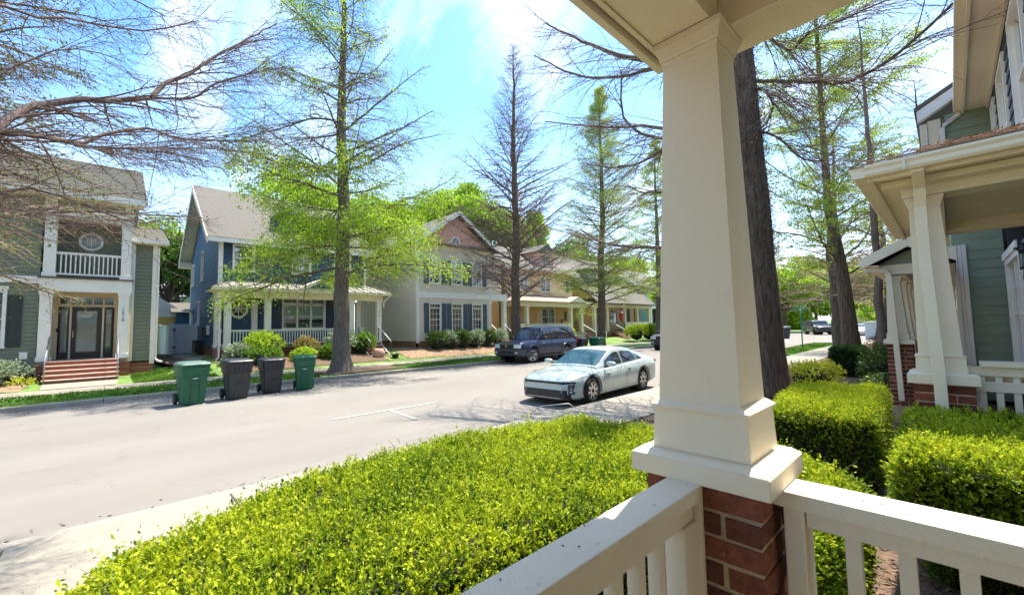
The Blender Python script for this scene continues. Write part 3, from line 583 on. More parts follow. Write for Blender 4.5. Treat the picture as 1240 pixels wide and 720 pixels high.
bx(F, h, 'fascia', 'white', (-9.6, 1.07, -.62, -.555, 7.05, 7.28)); bx(F, h, 'soffit', 'cream_far', (-9.5, .98, -.55, .25, 7.04, 7.1))
mb = MB(); fprism(mb, Fr('S', .75), [(-23.0, 7.1), (-32.6, 7.1), (-27.6, 9.7)], 0, .1); build(mb, 'gable_wall', 'green_siding', h)
# ---------------------------------------------------------------- HOUSE 2: blue house
F = Fr('E', -25.0); FP = Fr('E', -23.3); FS = Fr('S', 3.95)
h = empty('blue_house', (-27, 7, 0), 'blue gabled house with a metal roofed white porch behind shrubs', 'house')
bx(F, h, 'wall', 'interior', (4.05, 10.2, .7, 9.3, .5, 6.4), (4.05, 11.45, .7, 9.3, 4.0, 6.4))
siding(F, h, 4.0, 10.3, .9, 3.9, 'blue_shaded', [(6.85, 9.02, 1.97, 3.54), (4.5, 5.1, 2.6, 3.5)])
siding(F, h, 4.0, 11.45, 3.9, 6.35, 'blue_shaded', [(4.55, 5.42, 4.98, 6.2), (7.3, 8.2, 4.98, 6.2), (9.6, 10.5, 4.98, 6.2)])
siding(FS, h, -34.6, -25.0, 1.1, 6.35, 'blue_siding', [(-34.2, -33.3, 4.85, 6.1), (-30.6, -29.8, 4.85, 6.5), (-31.4, -30.7, 2.3, 3.6)])
siding(FS, h, -34.6, -25.0, 6.35, 10.0, 'blue_siding', lim=lambda z: (-34.8+(z-6.35)*5.2/3.8, -24.9-(z-6.35)*5.5/3.8))
mb = MB(); fprism(mb, FS, [(-34.7, 6.3), (-25.0, 6.3), (-29.8, 9.95)], .4, 7.4); build(mb, 'attic', 'interior', h)
bx(FS, h, 'foundation', 'brickfar', (-34.5, -24.98, .02, .3, .3, 1.1))
bx(F, h, 'corner_board', 'white', (3.9, 4.08, -.045, .12, 1.1, 6.35)); bx(F, h, 'corner_board', 'white', (11.36, 11.5, -.045, .1, 3.9, 6.35)); bx(FS, h, 'corner_board', 'white', (-34.72, -34.6, -.04, .1, .9, 6.35))
for u0, u1 in ((4.56, 5.41), (7.31, 8.19), (9.61, 10.49)): window(F, h, u0, u1, 5.0, 6.2, mun=None, blind_to=.5)
for u0, u1, z0, z1 in ((-34.18, -33.32, 4.87, 6.1), (-30.58, -29.82, 4.87, 6.5), (-31.38, -30.72, 2.32, 3.6)): window(FS, h, u0, u1, z0, z1, mun=None)
bx(FS, h, 'side_hood', 'white', (-34.5, -33.0, -.5, -.02, 3.2, 3.3), (-33.9, -33.2, -.12, -.02, 2.2, 3.1))
# roof: ridge parallel to the street
mb = MB(); u0, u1 = 3.35, 11.9
for (a, b) in (((-.6, 6.32), (4.9, 10.2)), ((10.3, 6.32), (4.9, 10.2))):
    mb.hexa([F.p(u0, *a), F.p(u1, *a), F.p(u1, *b), F.p(u0, *b)], [F.p(u0, a[0], a[1]+.15), F.p(u1, a[0], a[1]+.15), F.p(u1, b[0], b[1]+.15), F.p(u0, b[0], b[1]+.15)])
build(mb, 'roof', 'shingle', h)
for s in (0, 1):       # rake boards on the near gable
    a, b = (((-.62, 6.2), (4.9, 10.1)), ((10.35, 6.2), (4.9, 10.1)))[s]
    mb = MB(); mb.hexa([F.p(3.30, a[0], a[1]-.08), F.p(3.349, a[0], a[1]-.08), F.p(3.349, b[0], b[1]-.16), F.p(3.30, b[0], b[1]-.16)], [F.p(3.30, a[0], a[1]+.24), F.p(3.349, a[0], a[1]+.24), F.p(3.349, b[0], b[1]+.22), F.p(3.30, b[0], b[1]+.22)])
    build(mb, 'rake_board', 'cream_far', h)
    mb = MB(); mb.hexa([F.p(3.35, a[0], a[1]), F.p(3.94, a[0], a[1]), F.p(3.94, b[0], b[1]-.02), F.p(3.35, b[0], b[1]-.02)], [F.p(3.35, a[0], a[1]+.06), F.p(3.94, a[0], a[1]+.06), F.p(3.94, b[0], b[1]+.04), F.p(3.35, b[0], b[1]+.04)])
    build(mb, 'rake_soffit', 'cream_far', h)
bx(F, h, 'eave_return', 'cream_far', (3.3, 3.95, 9.7, 10.4, 6.1, 6.45)); bx(F, h, 'gutter', 'white', (3.35, 11.9, -.7, -.61, 6.22, 6.42))
mb = MB()    # shed dormer on the front slope
mb.box(-27.6, -25.9, 6.9, 9.3, 6.9, 8.3); build(mb, 'dormer', 'blue_shaded', h); bx(Fr('E', -25.9), h, 'dormer_window', 'white', (7.3, 8.9, -.05, -.01, 7.2, 8.1)); bx(Fr('E', -25.9), h, 'dormer_pane', 'glass_dk', (7.4, 8.8, -.06, -.051, 7.28, 8.02)); bx(Fr('E', -25.9), h, 'dormer_roof', 'shingle', (6.7, 9.5, -.35, 2.4, 8.31, 8.45))
# porch
bx(FP, h, 'porch_floor', 'conc', (3.72, 11.7, -.06, 1.7, 1.0, 1.1)); bx(FP, h, 'porch_foundation', 'brickfar', (3.76, 11.66, 0, 1.69, .3, .998))
for a, b in ((3.93, 4.19), (5.6, 5.86), (9.78, 10.05), (11.42, 11.69)): post(FP, h, a, b, 0, .26, 1.1, 3.45)
post(FP, h, 3.76, 3.92, 1.3, 1.68, 1.1, 3.45, name='wall_post'); post(FP, h, 5.35, 5.6, 1.5, 1.68, 1.1, 3.45, name='wall_post'); post(FP, h, 10.7, 10.95, 1.2, 1.45, 1.1, 3.45)
bx(FP, h, 'porch_beam', 'cream_far', (3.72, 11.75, -.03, .3, 3.45, 3.80), (3.72, 4.0, .3, 1.7, 3.45, 3.8), (11.45, 11.75, .3, 1.7, 3.45, 3.8))
bx(FP, h, 'porch_ceiling', 'cream_far', (4.0, 11.45, .3, 1.7, 3.66, 3.74)); bx(FP, h, 'porch_gutter', 'cream_far', (3.35, 12.1, -.5, -.38, 3.76, 3.90)); bx(FP, h, 'porch_soffit', 'cream_far', (3.4, 12.05, -.38, -.03, 3.78, 3.82), (3.4, 3.72, -.03, 1.7, 3.78, 3.82), (11.75, 12.05, -.03, 1.7, 3.78, 3.82))
e = [(3.35, -.5, 3.9), (12.1, -.5, 3.9), (11.5, 1.68, 4.5), (5.0, 1.68, 4.5)]; mb = MB()
mb.add([FP.p(*p) for p in e]+[FP.p(3.35, 1.68, 3.9), FP.p(12.1, 1.68, 3.9)], [(0, 1, 2, 3), (0, 3, 4), (1, 5, 2), (0, 4, 5, 1)]); build(mb, 'porch_roof', 'metalroof', h)
for k in range(18):
    t = (k+.5)/18; a = 3.35+8.75*t; b = 3.35+8.75*t+(.55-t)*.9
    if b < 5.0: f_ = max(.05, (a-3.35)/1.65); tt = min(1, f_*1.0)
    else: tt = 1
    p0 = Vector(FP.p(a, -.5, 3.915)); p1 = Vector(FP.p(a if tt < 1 else max(b, 5.02), -.5+2.18*tt, 3.915+.6*tt)); tube_part([p0, p1], .022, 'roof_seam', 'seam', h, 4)
tube_part([FP.p(3.35, -.5, 3.92), FP.p(5.0, 1.68, 4.53)], .03, 'hip_cap', 'seam', h, 5); tube_part([FP.p(12.1, -.5, 3.92), FP.p(11.5, 1.68, 4.53)], .03, 'hip_cap', 'seam', h, 5)
mb = MB(); fprism(mb, FP, [(6.9, 3.91), (9.3, 3.91), (8.1, 4.5)], -.52, .9); build(mb, 'porch_pediment', 'cream_far', h); mb = MB(); fprism(mb, FP, [(7.4, 3.98), (8.8, 3.98), (8.1, 4.33)], -.53, -.5205); build(mb, 'pediment_panel', 'blue_shaded', h)
railing(FP, h, 4.19, 5.6, .12, 1.92, 1.17, .125); railing(FP, h, 5.86, 9.78, .12, 1.92, 1.17, .125); railing(FP, h, .3, 1.35, 3.85, 1.92, 1.17, .125, along='d')
window(F, h, 6.87, 9.0, 1.99, 3.52, bays=3, mun=None, transom=.3, blind_to=.3, trim='white'); shutters(F, h, 6.87, 9.0, 1.9, 3.6, 'shutter_navy', .55)
ring(F, h, 4.79, 3.02, .42, .52, 0.0)
dr = bx(F, h, 'door', 'shutter_navy', (10.32, 10.42, .0, .05, 1.1, 3.3)); bx(F, h, 'entry_side_wall', 'blue_shaded', (10.3, 10.36, .06, 1.5, 1.1, 3.9))
bx(F, h, 'entry_window_wall', 'gray_siding', (10.3, 11.4, 1.45, 1.55, 1.1, 3.9)); bx(F, h, 'entry_door', 'shutter_navy', (10.5, 11.3, 1.40, 1.449, 1.1, 3.2))
railing(FP, h, 10.2, 10.6, .12, 1.92, 1.17, .125)
steps(FP, h, 10.35, 11.45, 0, 1.1, .2, 5, .3)
for u in (10.3, 11.5):
    tube_part([FP.p(u, .05, 2.0), FP.p(u, -1.5, 1.15)], .03, 'handrail', 'white', h, 6); tube_part([FP.p(u, -.05, 1.15), FP.p(u, -1.6, .25)], .03, 'lower_handrail', 'white', h, 6)
    for dd, zz in ((-.02, 1.98), (-1.5, 1.15)): tube_part([FP.p(u, dd, zz-.9), FP.p(u, dd, zz)], .025, 'handrail_post', 'black', h, 6)
downspout([FP.p(3.80, -.4, 3.75), FP.p(3.72, -.08, 3.45), FP.p(3.72, -.08, .75), FP.p(3.66, -.3, .64), FP.p(3.55, -.6, .6)], .08, .06, 'downspout', 'white', h)
downspout([FP.p(12.0, -.4, 3.75), FP.p(11.8, -.05, 3.4), FP.p(11.8, -.05, 3.1)], .08, .06, 'downspout', 'cream_far', h)
bx(FS, h, 'meter_box', 'greycar', (-28.9, -28.5, -.2, 0, 1.5, 2.1)); bx(FS, h, 'meter_box', 'white', (-27.6, -27.3, -.12, 0, 1.7, 2.2)); bx(FS, h, 'utility_panel', 'black', (-30.6, -29.4, -.35, -.02, .7, 1.4))
for k, ch in enumerate('1614'): textobj(ch, .13, FP.p(11.56, -.012, 2.95-k*.13), (R(90), 0, R(90)), 'num', h, name='number_digit')
# ---------------------------------------------------------------- HOUSE 3: putty-coloured house
F = Fr('E', -23.3); FS = Fr('S', 14.15)
h = empty('putty_house', (-26, 17, 0), 'putty sided gable house with slate shutters and rose gable', 'house')
ops = []
W = [(15.03, 15.83), (16.80, 17.60), (18.56, 19.36)]
for a, b in W: ops += [(a, b, 1.62, 3.37), (a, b, 4.78, 6.28)]
siding(F, h, 14.15, 20.1, 1.0, 3.77, 'gray_siding', ops, .16); siding(F, h, 14.15, 20.1, 4.13, 7.25, 'gray_siding', ops, .16)
bx(F, h, 'belt_board', 'white', (14.15, 20.15, -.045, .02, 3.77, 4.13)); bx(F, h, 'corner_board', 'white', (14.06, 14.22, -.05, .1, .9, 7.3)); bx(F, h, 'corner_board', 'white', (20.02, 20.15, -.05, .1, .9, 7.3))
siding(FS, h, -32.3, -23.32, 1.0, 7.3, 'gray_siding', lap=.16); bx(F, h, 'wall', 'interior', (14.2, 20.05, .7, 8.9, .4, 7.4)); bx(FS, h, 'foundation', 'brickfar', (-32.2, -23.35, .02, .3, .3, 1.0)); bx(F, h, 'foundation', 'brickfar', (14.17, 20.1, .02, .3, .3, 1.0))
for a, b in W:
    window(F, h, a, b, 1.62, 3.37, mun=(3, 2), transom=.25, blind_to=.5); shutters(F, h, a, b, 1.52, 3.42, 'shutter', .36)
    bx(F, h, 'window_head', 'gray_siding', (a-.1, b+.1, -.06, -.025, 3.5, 3.7))
    window(F, h, a, b, 4.78, 6.26, mun=(2, 2), blind_to=.4); shutters(F, h, a, b, 4.7, 6.32, 'shutter', .36)
siding(F, h, 14.1, 20.2, 7.45, 9.35, 'pink_shingle', lap=.12, d=-.02, lim=lambda z: (14.15+(z-7.3)*3.05/2.2, 20.25-(z-7.3)*3.05/2.2), name='gable_shingles')
bx(F, h, 'frieze', 'cream_far', (14.0, 20.3, -.06, .02, 7.02, 7.3)); mb = MB(); mb.hexa([F.p(13.8, -.42, 7.3), F.p(20.6, -.42, 7.3), F.p(20.6, 0, 7.32), F.p(13.8, 0, 7.32)], [F.p(13.8, -.42, 7.34), F.p(20.6, -.42, 7.34), F.p(20.6, 0, 7.5), F.p(13.8, 0, 7.5)]); build(mb, 'pent_roof', 'seam', h)
mb = MB()
for s in (0, 1):
    e, c = ((13.7, 20.7)[s], 17.2)
    mb.hexa([F.p(e, -.45, 7.22), F.p(c, -.45, 9.62), F.p(c, 9, 9.62), F.p(e, 9, 7.22)], [F.p(e, -.45, 7.36), F.p(c, -.45, 9.76), F.p(c, 9, 9.76), F.p(e, 9, 7.36)])
build(mb, 'roof', 'shingle', h)
for s in (0, 1):
    e, c = ((13.7, 20.7)[s], 17.2); mb = MB()
    mb.hexa([F.p(e, -.5, 7.08), F.p(c, -.5, 9.48), F.p(c, -.451, 9.48), F.p(e, -.451, 7.08)], [F.p(e, -.5, 7.36), F.p(c, -.5, 9.76), F.p(c, -.451, 9.76), F.p(e, -.451, 7.36)]); build(mb, 'rake_board', 'white', h)
mb = MB(); n = 14; pts = [(17.1+.42*math.cos(t), 7.55+.48*math.sin(t)) for t in np.linspace(0, math.pi, n)]; fprism(mb, F, pts, -.06, -.02); fw_ = build(mb, 'fan_window', 'white', h)
mb = MB(); pts = [(17.1+.29*math.cos(t), 7.6+.34*math.sin(t)) for t in np.linspace(0, math.pi, n)]; fprism(mb, F, pts, -.07, -.061); build(mb, 'pane', 'glass_dk', fw_)
mb = MB(); [mb.tube([F.p(17.1, -.075, 7.6), F.p(17.1+.3*math.cos(t), -.075, 7.6+.35*math.sin(t))], .012, 4) for t in (.6, 1.15, 1.57, 2.0, 2.55)]; build(mb, 'muntin', 'white', fw_)
downspout([F.p(20.18, -.35, 7.1), F.p(20.18, -.07, 6.8), F.p(20.18, -.07, .8)], .07, .06, 'downspout', 'white', h)
# entry wing on the right
siding(F, h, 20.2, 22.3, 1.1, 3.8, 'orange_siding', d=1.4); siding(F, h, 20.2, 22.2, 4.2, 7.0, 'gray_siding', d=1.0); bx(F, h, 'entry_beam', 'white', (20.2, 22.2, .3, .6, 3.75, 4.25)); bx(F, h, 'entry_back', 'interior', (20.1, 22.2, 1.75, 8, .5, 7))
post(F, h, 21.8, 22.1, .3, .6, 1.0, 3.75); bx(F, h, 'entry_floor', 'conc', (20.2, 22.2, .3, 1.7, .8, 1.0)); steps(F, h, 20.5, 21.8, .3, 1.0, .2, 4)
for u in (20.5, 21.8): tube_part([F.p(u, .2, 1.95), F.p(u, -1.0, 1.1), F.p(u, -1.0, .3)], .03, 'handrail', 'white', h, 6)
mb = MB(); mb.hexa([F.p(20.3, .1, 7.0), F.p(22.4, .1, 7.0), F.p(22.4, 6, 9), F.p(20.3, 6, 9)], [F.p(20.3, .1, 7.12), F.p(22.4, .1, 7.12), F.p(22.4, 6, 9.12), F.p(20.3, 6, 9.12)]); build(mb, 'wing_roof', 'shingle', h)
# ---------------------------------------------------------------- HOUSE 4: peach house
F = Fr('E', -25.2); FP = Fr('E', -23.5)
h = empty('peach_house', (-26, 27, 0), 'peach sided house with cream porch behind the parked navy car', 'house')
k4 = 25.2/23.5
def U(u): return u*k4
bx(F, h, 'wall', 'interior', (23.6, 32.2, .7, 8, .5, 6.6))
siding(F, h, 23.4, 32.3, 1.2, 3.7, 'peach_siding', [(27.9, 29.6, 1.85, 3.3)]); siding(F, h, 23.4, 32.3, 3.7, 6.7, 'peach_siding', [(25.3, 26.1, 4.9, 6.0), (27.85, 29.1, 4.9, 6.1), (31.3, 31.9, 4.9, 6.0)])
siding(Fr('S', 23.4), h, -33, -25.2, 1.2, 6.7, 'yellow_siding')
window(F, h, 27.92, 29.58, 1.87, 3.28, bays=2, mun=(2, 2), blind_to=.6); window(F, h, 25.32, 26.08, 4.9, 6.0, mun=None, blind=None); window(F, h, 27.87, 29.08, 4.9, 6.08, bays=2, mun=None, blind_to=.7); window(F, h, 31.32, 31.88, 4.9, 6.0, mun=None, blind=None)
for a, b in ((23.9, 25.2), (25.9, 27.2), (29.9, 30.5), (31.6, 32.2)): bx(F, h, 'wall_panel', 'orange_siding', (a, b, -.06, -.025, 1.9, 3.5))
dr = bx(F, h, 'door', 'orange_siding', (30.75, 31.5, -.06, -.02, 1.2, 3.35)); bx(F, dr, 'pane', 'glass_dk', (30.9, 31.35, -.07, -.061, 2.2, 3.1)); bx(F, h, 'mailbox', 'black', (30.45, 30.65, -.12, -.02, 2.0, 2.4))
bx(FP, h, 'porch_floor', 'conc', (22.9, 32.2, 0, 1.7, 1.0, 1.15)); bx(FP, h, 'porch_foundation', 'brickfar', (22.95, 32.1, .02, 1.7, .3, 1.0))
for a in (22.95, 24.2, 29.85, 31.4): post(FP, h, a, a+.3, 0, .3, 1.15, 3.4, 'cream_far')
bx(FP, h, 'porch_beam', 'cream_far', (22.9, 32.2, -.03, .3, 3.4, 3.8), (22.9, 23.2, .3, 1.7, 3.4, 3.8)); bx(FP, h, 'porch_rail_panel', 'cream_far', (23.2, 29.85, .08, .2, 1.2, 2.0))
mb = MB(); mb.add([FP.p(22.6, -.4, 3.82), FP.p(32.5, -.4, 3.82), FP.p(31.2, 1.7, 4.5), FP.p(24.0, 1.7, 4.5), FP.p(22.6, 1.7, 3.82), FP.p(32.5, 1.7, 3.82)], [(0, 1, 2, 3), (0, 3, 4), (1, 5, 2), (0, 4, 5, 1)]); build(mb, 'porch_roof', mat('rust_roof', (.30, .20, .16), .7, .2, 9), h)
mb = MB(); fprism(mb, FP, [(29.2, 3.84), (31.9, 3.84), (30.5, 4.35)], -.42, .6); build(mb, 'porch_pediment', 'cream_far', h)
steps(FP, h, 32.0, 33.4, .5, 1.1, .3, 5)
for u in (31.8, 33.4): tube_part([FP.p(u, .4, 2.0), FP.p(u, -1.3, 1.1), FP.p(u, -1.3, .3)], .035, 'handrail', 'white', h, 6)
mb = MB()
for (a, b) in (((-.5, 6.6), (4.0, 9.3)), ((8.5, 6.6), (4.0, 9.3))):
    mb.hexa([F.p(22.9, *a), F.p(32.8, *a), F.p(32.8, *b), F.p(22.9, *b)], [F.p(22.9, a[0], a[1]+.15), F.p(32.8, a[0], a[1]+.15), F.p(32.8, b[0], b[1]+.15), F.p(22.9, b[0], b[1]+.15)])
build(mb, 'roof', 'shingle', h); bx(F, h, 'gutter', 'cream_far', (22.9, 32.8, -.6, -.5, 6.55, 6.75))
dm = bx(F, h, 'dormer', 'pink_shingle', (27.9, 30.1, .4, 3.4, 7.0, 8.5)); window(F, h, 28.5, 29.6, 7.35, 8.3, .37, bays=2, mun=None, blind=None, back=False, name='dormer_window')
bx(Fr('E', -25.2), h, 'dormer_backing', 'glass_dk', (28.5, 29.6, .38, .395, 7.35, 8.3))
mb = MB(); fprism(mb, F, [(27.6, 8.5), (30.4, 8.5), (29.0, 9.3)], .1, 3.6); build(mb, 'dormer_roof', 'shingle', h)
# ---------------------------------------------------------------- HOUSE 5: yellow house with a long grey roof
F = Fr('E', -25.4); FP = Fr('E', -23.5)
h = empty('yellow_house', (-27, 38, 0), 'yellow gabled house with a long grey porch roof and red hanging', 'house')
bx(F, h, 'wall', 'interior', (34.2, 43.9, .6, 8, .5, 4.4)); siding(F, h, 34.0, 44.0, 1.2, 3.9, 'peach_siding', [(39.0, 40.4, 1.9, 3.3)])
siding(Fr('S', 34.0), h, -34, -25.2, 1.2, 4.4, 'yellow_siding'); siding(Fr('S', 34.0), h, -34, -24, 4.4, 8.9, 'yellow_siding', lim=lambda z: (-35.3+(z-3.6)*1.05, -23.0-(z-3.6)*1.05))
window(F, h, 39.02, 40.38, 1.92, 3.28, bays=2, mun=None, blind_to=.5)
for a, b in ((34.5, 36.0), (36.6, 38.0), (41.4, 43.0)): bx(F, h, 'wall_panel', 'orange_siding' if a < 36 else 'greycar', (a, b, -.06, -.025, 1.9, 3.5))
mb = MB()
for (a, b) in (((-2.4, 3.75), (3.9, 9.2)), ((10.2, 3.75), (3.9, 9.2))):
    mb.hexa([F.p(33.5, *a), F.p(44.6, *a), F.p(44.6, *b), F.p(33.5, *b)], [F.p(33.5, a[0], a[1]+.15), F.p(44.6, a[0], a[1]+.15), F.p(44.6, b[0], b[1]+.15), F.p(33.5, b[0], b[1]+.15)])
build(mb, 'roof', 'shingle', h)
bx(F, h, 'dormer', 'graygreen', (36.0, 42.0, .6, 4.5, 5.3, 7.5)); bx(F, h, 'dormer_roof', 'shingle', (35.6, 42.4, .2, 4.6, 7.5, 7.65)); window(F, h, 37.6, 40.6, 6.1, 7.2, .57, bays=3, mun=None, blind=None, back=False, name='dormer_window')
bx(F, h, 'dormer_backing', 'glass_dk', (37.6, 40.6, .58, .595, 6.1, 7.2))
bx(FP, h, 'porch_floor', 'conc', (33.4, 44.2, 0, 1.9, 1.0, 1.15)); bx(FP, h, 'porch_foundation', 'brickfar', (33.4, 44.2, .02, 1.9, .3, 1.0)); bx(FP, h, 'porch_beam', 'cream_far', (33.4, 44.3, -.03, .3, 3.5, 3.95), (33.4, 33.7, .3, 1.9, 3.5, 3.95))
for a in (33.5, 35.6, 38.9, 41.4, 43.9): post(FP, h, a, a+.28, 0, .28, 1.15, 3.5, 'cream_far')
bx(FP, h, 'porch_rail_panel', 'cream_far', (38.9, 44.0, .08, .2, 1.2, 2.0)); steps(FP, h, 36.3, 38.4, .1, 1.15, .2, 6, .32)
for u in (36.2, 38.5): tube_part([FP.p(u, .1, 2.1), FP.p(u, -1.9, 1.1), FP.p(u, -1.9, .25)], .035, 'handrail', 'white', h, 6)
fl = empty('hanging_banner', (-23.3, 37.6, 2.2), 'red and white banner hanging from the yellow house porch', 'banner')
mb = MB(); V = []
for i in range(7):
    for j in range(5): V.append((-23.1+.08*math.sin(i*1.2+j), 37.2+j*.14+.03*math.sin(i), 3.4-i*.22))
mb.add(V, [(i*5+j, i*5+j+1, (i+1)*5+j+1, (i+1)*5+j) for i in range(6) for j in range(4)]); build(mb, 'cloth', 'flag_r', fl); tube_part([(-23.5, 37.0, 3.3), (-22.9, 37.9, 3.7)], .02, 'pole', 'white', fl, 6)
mb = MB(); mb.box(-23.0, -22.98, 37.3, 37.7, 2.9, 3.1); build(mb, 'white_stripe', 'white', fl)
# ---------------------------------------------------------------- HOUSE 6 and further houses
h = empty('white_porch_house', (-24, 47, 0), 'small white porch house with teal door beyond the yellow house', 'house'); F = Fr('E', -25.0); FP = Fr('E', -23.5)
bx(F, h, 'wall', 'graygreen', (44.4, 52, .1, 8, .5, 6.0)); siding(F, h, 44.4, 52, 1.0, 6.0, 'graygreen'); bx(F, h, 'door', 'teal', (45.3, 46.2, -.06, -.02, 1.1, 3.1))
bx(F, h, 'dark_panel', 'interior', (46.9, 47.3, -.05, -.02, 1.2, 3.4)); 
for a in (44.3, 47.3, 50.2): post(FP, h, a, a+.35, 0, .35, .9, 3.5)
bx(FP, h, 'porch_floor', 'conc', (44.2, 51, 0, 1.5, .6, .9)); bx(FP, h, 'porch_beam', 'white', (44.2, 50.7, -.03, .35, 3.5, 3.9)); bx(FP, h, 'rail_panel', 'white', (44.65, 47.3, .1, .2, 1.0, 1.8))
mb = MB(); fprism(mb, FP, [(47.0, 3.9), (51.0, 3.9), (49.0, 5.1)], -.2, 1.5); build(mb, 'porch_gable', 'white', h); mb = MB(); fprism(mb, FP, [(47.7, 4.05), (50.3, 4.05), (49.0, 4.85)], -.22, -.201); build(mb, 'gable_panel', 'graygreen', h)
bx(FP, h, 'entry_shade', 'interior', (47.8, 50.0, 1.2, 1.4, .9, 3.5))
mb = MB(); mb.hexa([F.p(44, -.5, 5.9), F.p(52.5, -.5, 5.9), F.p(52.5, 4, 8.6), F.p(44, 4, 8.6)], [F.p(44, -.5, 6.05), F.p(52.5, -.5, 6.05), F.p(52.5, 4, 8.75), F.p(44, 4, 8.75)]); build(mb, 'roof', 'shingle', h)
mb = MB(); mb.prism([F.p(43.95, -.55, 5.7), F.p(43.95, 4, 8.5), F.p(43.95, 4, 8.85), F.p(43.95, -.55, 6.05)], (0, -.12, 0)); build(mb, 'rake_board', 'white', h)
def simple_house(name, label, x0, x1, y0, y1, zb, ze, zr_, m, rm, wins=True, ridge='y'):
    h = empty(name, ((x0+x1)/2, (y0+y1)/2, 0), label, 'house'); mb = MB(); mb.box(x0, x1, y0, y1, zb, ze); build(mb, 'wall', m, h)
    mb = MB()
    if ridge == 'y':
        xm = (x0+x1)/2; mb.prism([(x0-.4, y0-.3, ze), (x1+.4, y0-.3, ze), (xm, y0-.3, zr_)], (0, y1-y0+.6, 0))
    else:
        ym = (y0+y1)/2; mb.prism([(x0-.4, y0-.3, ze), (x0-.4, y1+.3, ze), (x0-.4, ym, zr_)], (x1-x0+.8, 0, 0))
    build(mb, 'roof', rm, h)
    if wins:
        n = max(2, int((y1-y0)/2.6)); f = x1 if x1 < 0 else x0; s = 1 if x1 < 0 else -1
        for lv in (1.2, 4.0):
            if lv+1.6 > ze: continue
            for i in range(n):
                y = y0+(i+.5)*(y1-y0)/n; mb = MB(); mb.box(f, f+s*.05, y-.5, y+.5, lv, lv+1.5); wd = build(mb, 'window', 'white', h); mb = MB(); mb.box(f+s*.051, f+s*.06, y-.4, y+.4, lv+.1, lv+1.4); build(mb, 'pane', 'glass_dk', wd)
    return h
simple_house('back_garage', 'small yellow garage with white gable behind the vinyl fence', -41, -36.2, .6, 3.9, 0, 2.9, 4.3, 'yellow_siding', 'white', False, 'x')
simple_house('back_shed', 'blue shed wall beside the yellow garage', -38, -35.6, 3.3, 4.6, 0, 3.2, 3.9, 'blue_siding', 'shingle', False)
simple_house('pale_back_house', 'pale lavender house with dormer far behind the fence', -62, -50, 1, 10, 0, 5.2, 9.5, 'farblue', 'farblue')
fc = [('peach_siding', 'shingle'), ('gray_siding', 'shingle'), ('farblue', 'shingle'), ('orange_siding', 'shingle'), ('graygreen', 'shingle'), ('white', 'shingle')]
fl_ = ['grey green house just past the white porch house', 'putty colored house well down the far row', 'pale blue house down the far side of the street', 'orange sided house far down the street', 'olive house near the end of the far row', 'white house at the far end of the street']
for i in range(6): simple_house('distant_house', fl_[i], -34, -25, 54+i*13, 63+i*13, 0, 6, 8.5, fc[i][0], fc[i][1])
fb_ = ['tan house crossing the view at the street end', 'orange red house crossing the view at the street end', 'pale house crossing the view at the street end']
for i, (x, m_) in enumerate(((-17, 'peach_siding'), (-8, 'flag_r'), (1, 'gray_siding'))):
    simple_house('end_house', fb_[i], x-3.5, x+3.5, 150, 158, 0, 5.2, 8, m_, 'shingle', False, 'x')
# ---------------------------------------------------------------- fence and gate
f = empty('vinyl_fence', (-34, 2.9, .4), 'white vinyl fence panels between the green and blue houses', 'fence')
def line_boards(parent, a, b, z0, z1, n, name='fence_board', m='vinyl'):
    a = Vector(a); b = Vector(b); dirv = (b-a); L = dirv.length; ang = math.atan2(dirv.y, dirv.x); wv = L/n
    mb = MB(); mb.box(0, wv-.012, -.012, .012, z0, z1); o = build(mb, name, m, None); me = o.data; D.objects.remove(o)
    for i in range(n): p = a+dirv*(i/n); piece(me, name, parent, (p.x, p.y, 0+ORG[parent.name].z), ang)
ORG_Z = None
line_boards(f, (-39, 2.3, 0), (-32.6, 2.75, 0), .5-0.4, 2.25-.4, 24)
for p in ((-39, 2.3), (-35.8, 2.52), (-32.55, 2.77)): mb = MB(); mb.box(p[0]-.07, p[0]+.07, p[1]-.07, p[1]+.07, .4, 2.4); build(mb, 'fence_post', 'vinyl', f)
mb = MB(); mb.hexa([(-39, 2.25, 2.25), (-32.6, 2.7, 2.25), (-32.6, 2.8, 2.25), (-39, 2.35, 2.25)], [(-39, 2.25, 2.33), (-32.6, 2.7, 2.33), (-32.6, 2.8, 2.33), (-39, 2.35, 2.33)]); build(mb, 'top_rail', 'vinyl', f)
g = empty('vinyl_gate', (-31.8, 3.2, .5), 'white vinyl gate with black hinges beside the blue house', 'gate')
line_boards(g, (-32.4, 2.85, 0), (-31.2, 3.85, 0), .62-.5, 2.35-.5, 8, 'gate_board')
for p in ((-32.4, 2.85), (-31.2, 3.85)): mb = MB(); mb.box(p[0]-.06, p[0]+.06, p[1]-.06, p[1]+.06, .5, 2.42); build(mb, 'gate_post', 'vinyl', g)
for zz in (.95, 2.0): mb = MB(); mb.box(-32.34, -32.1, 2.86, 2.98, zz, zz+.08); build(mb, 'hinge', 'black', g)
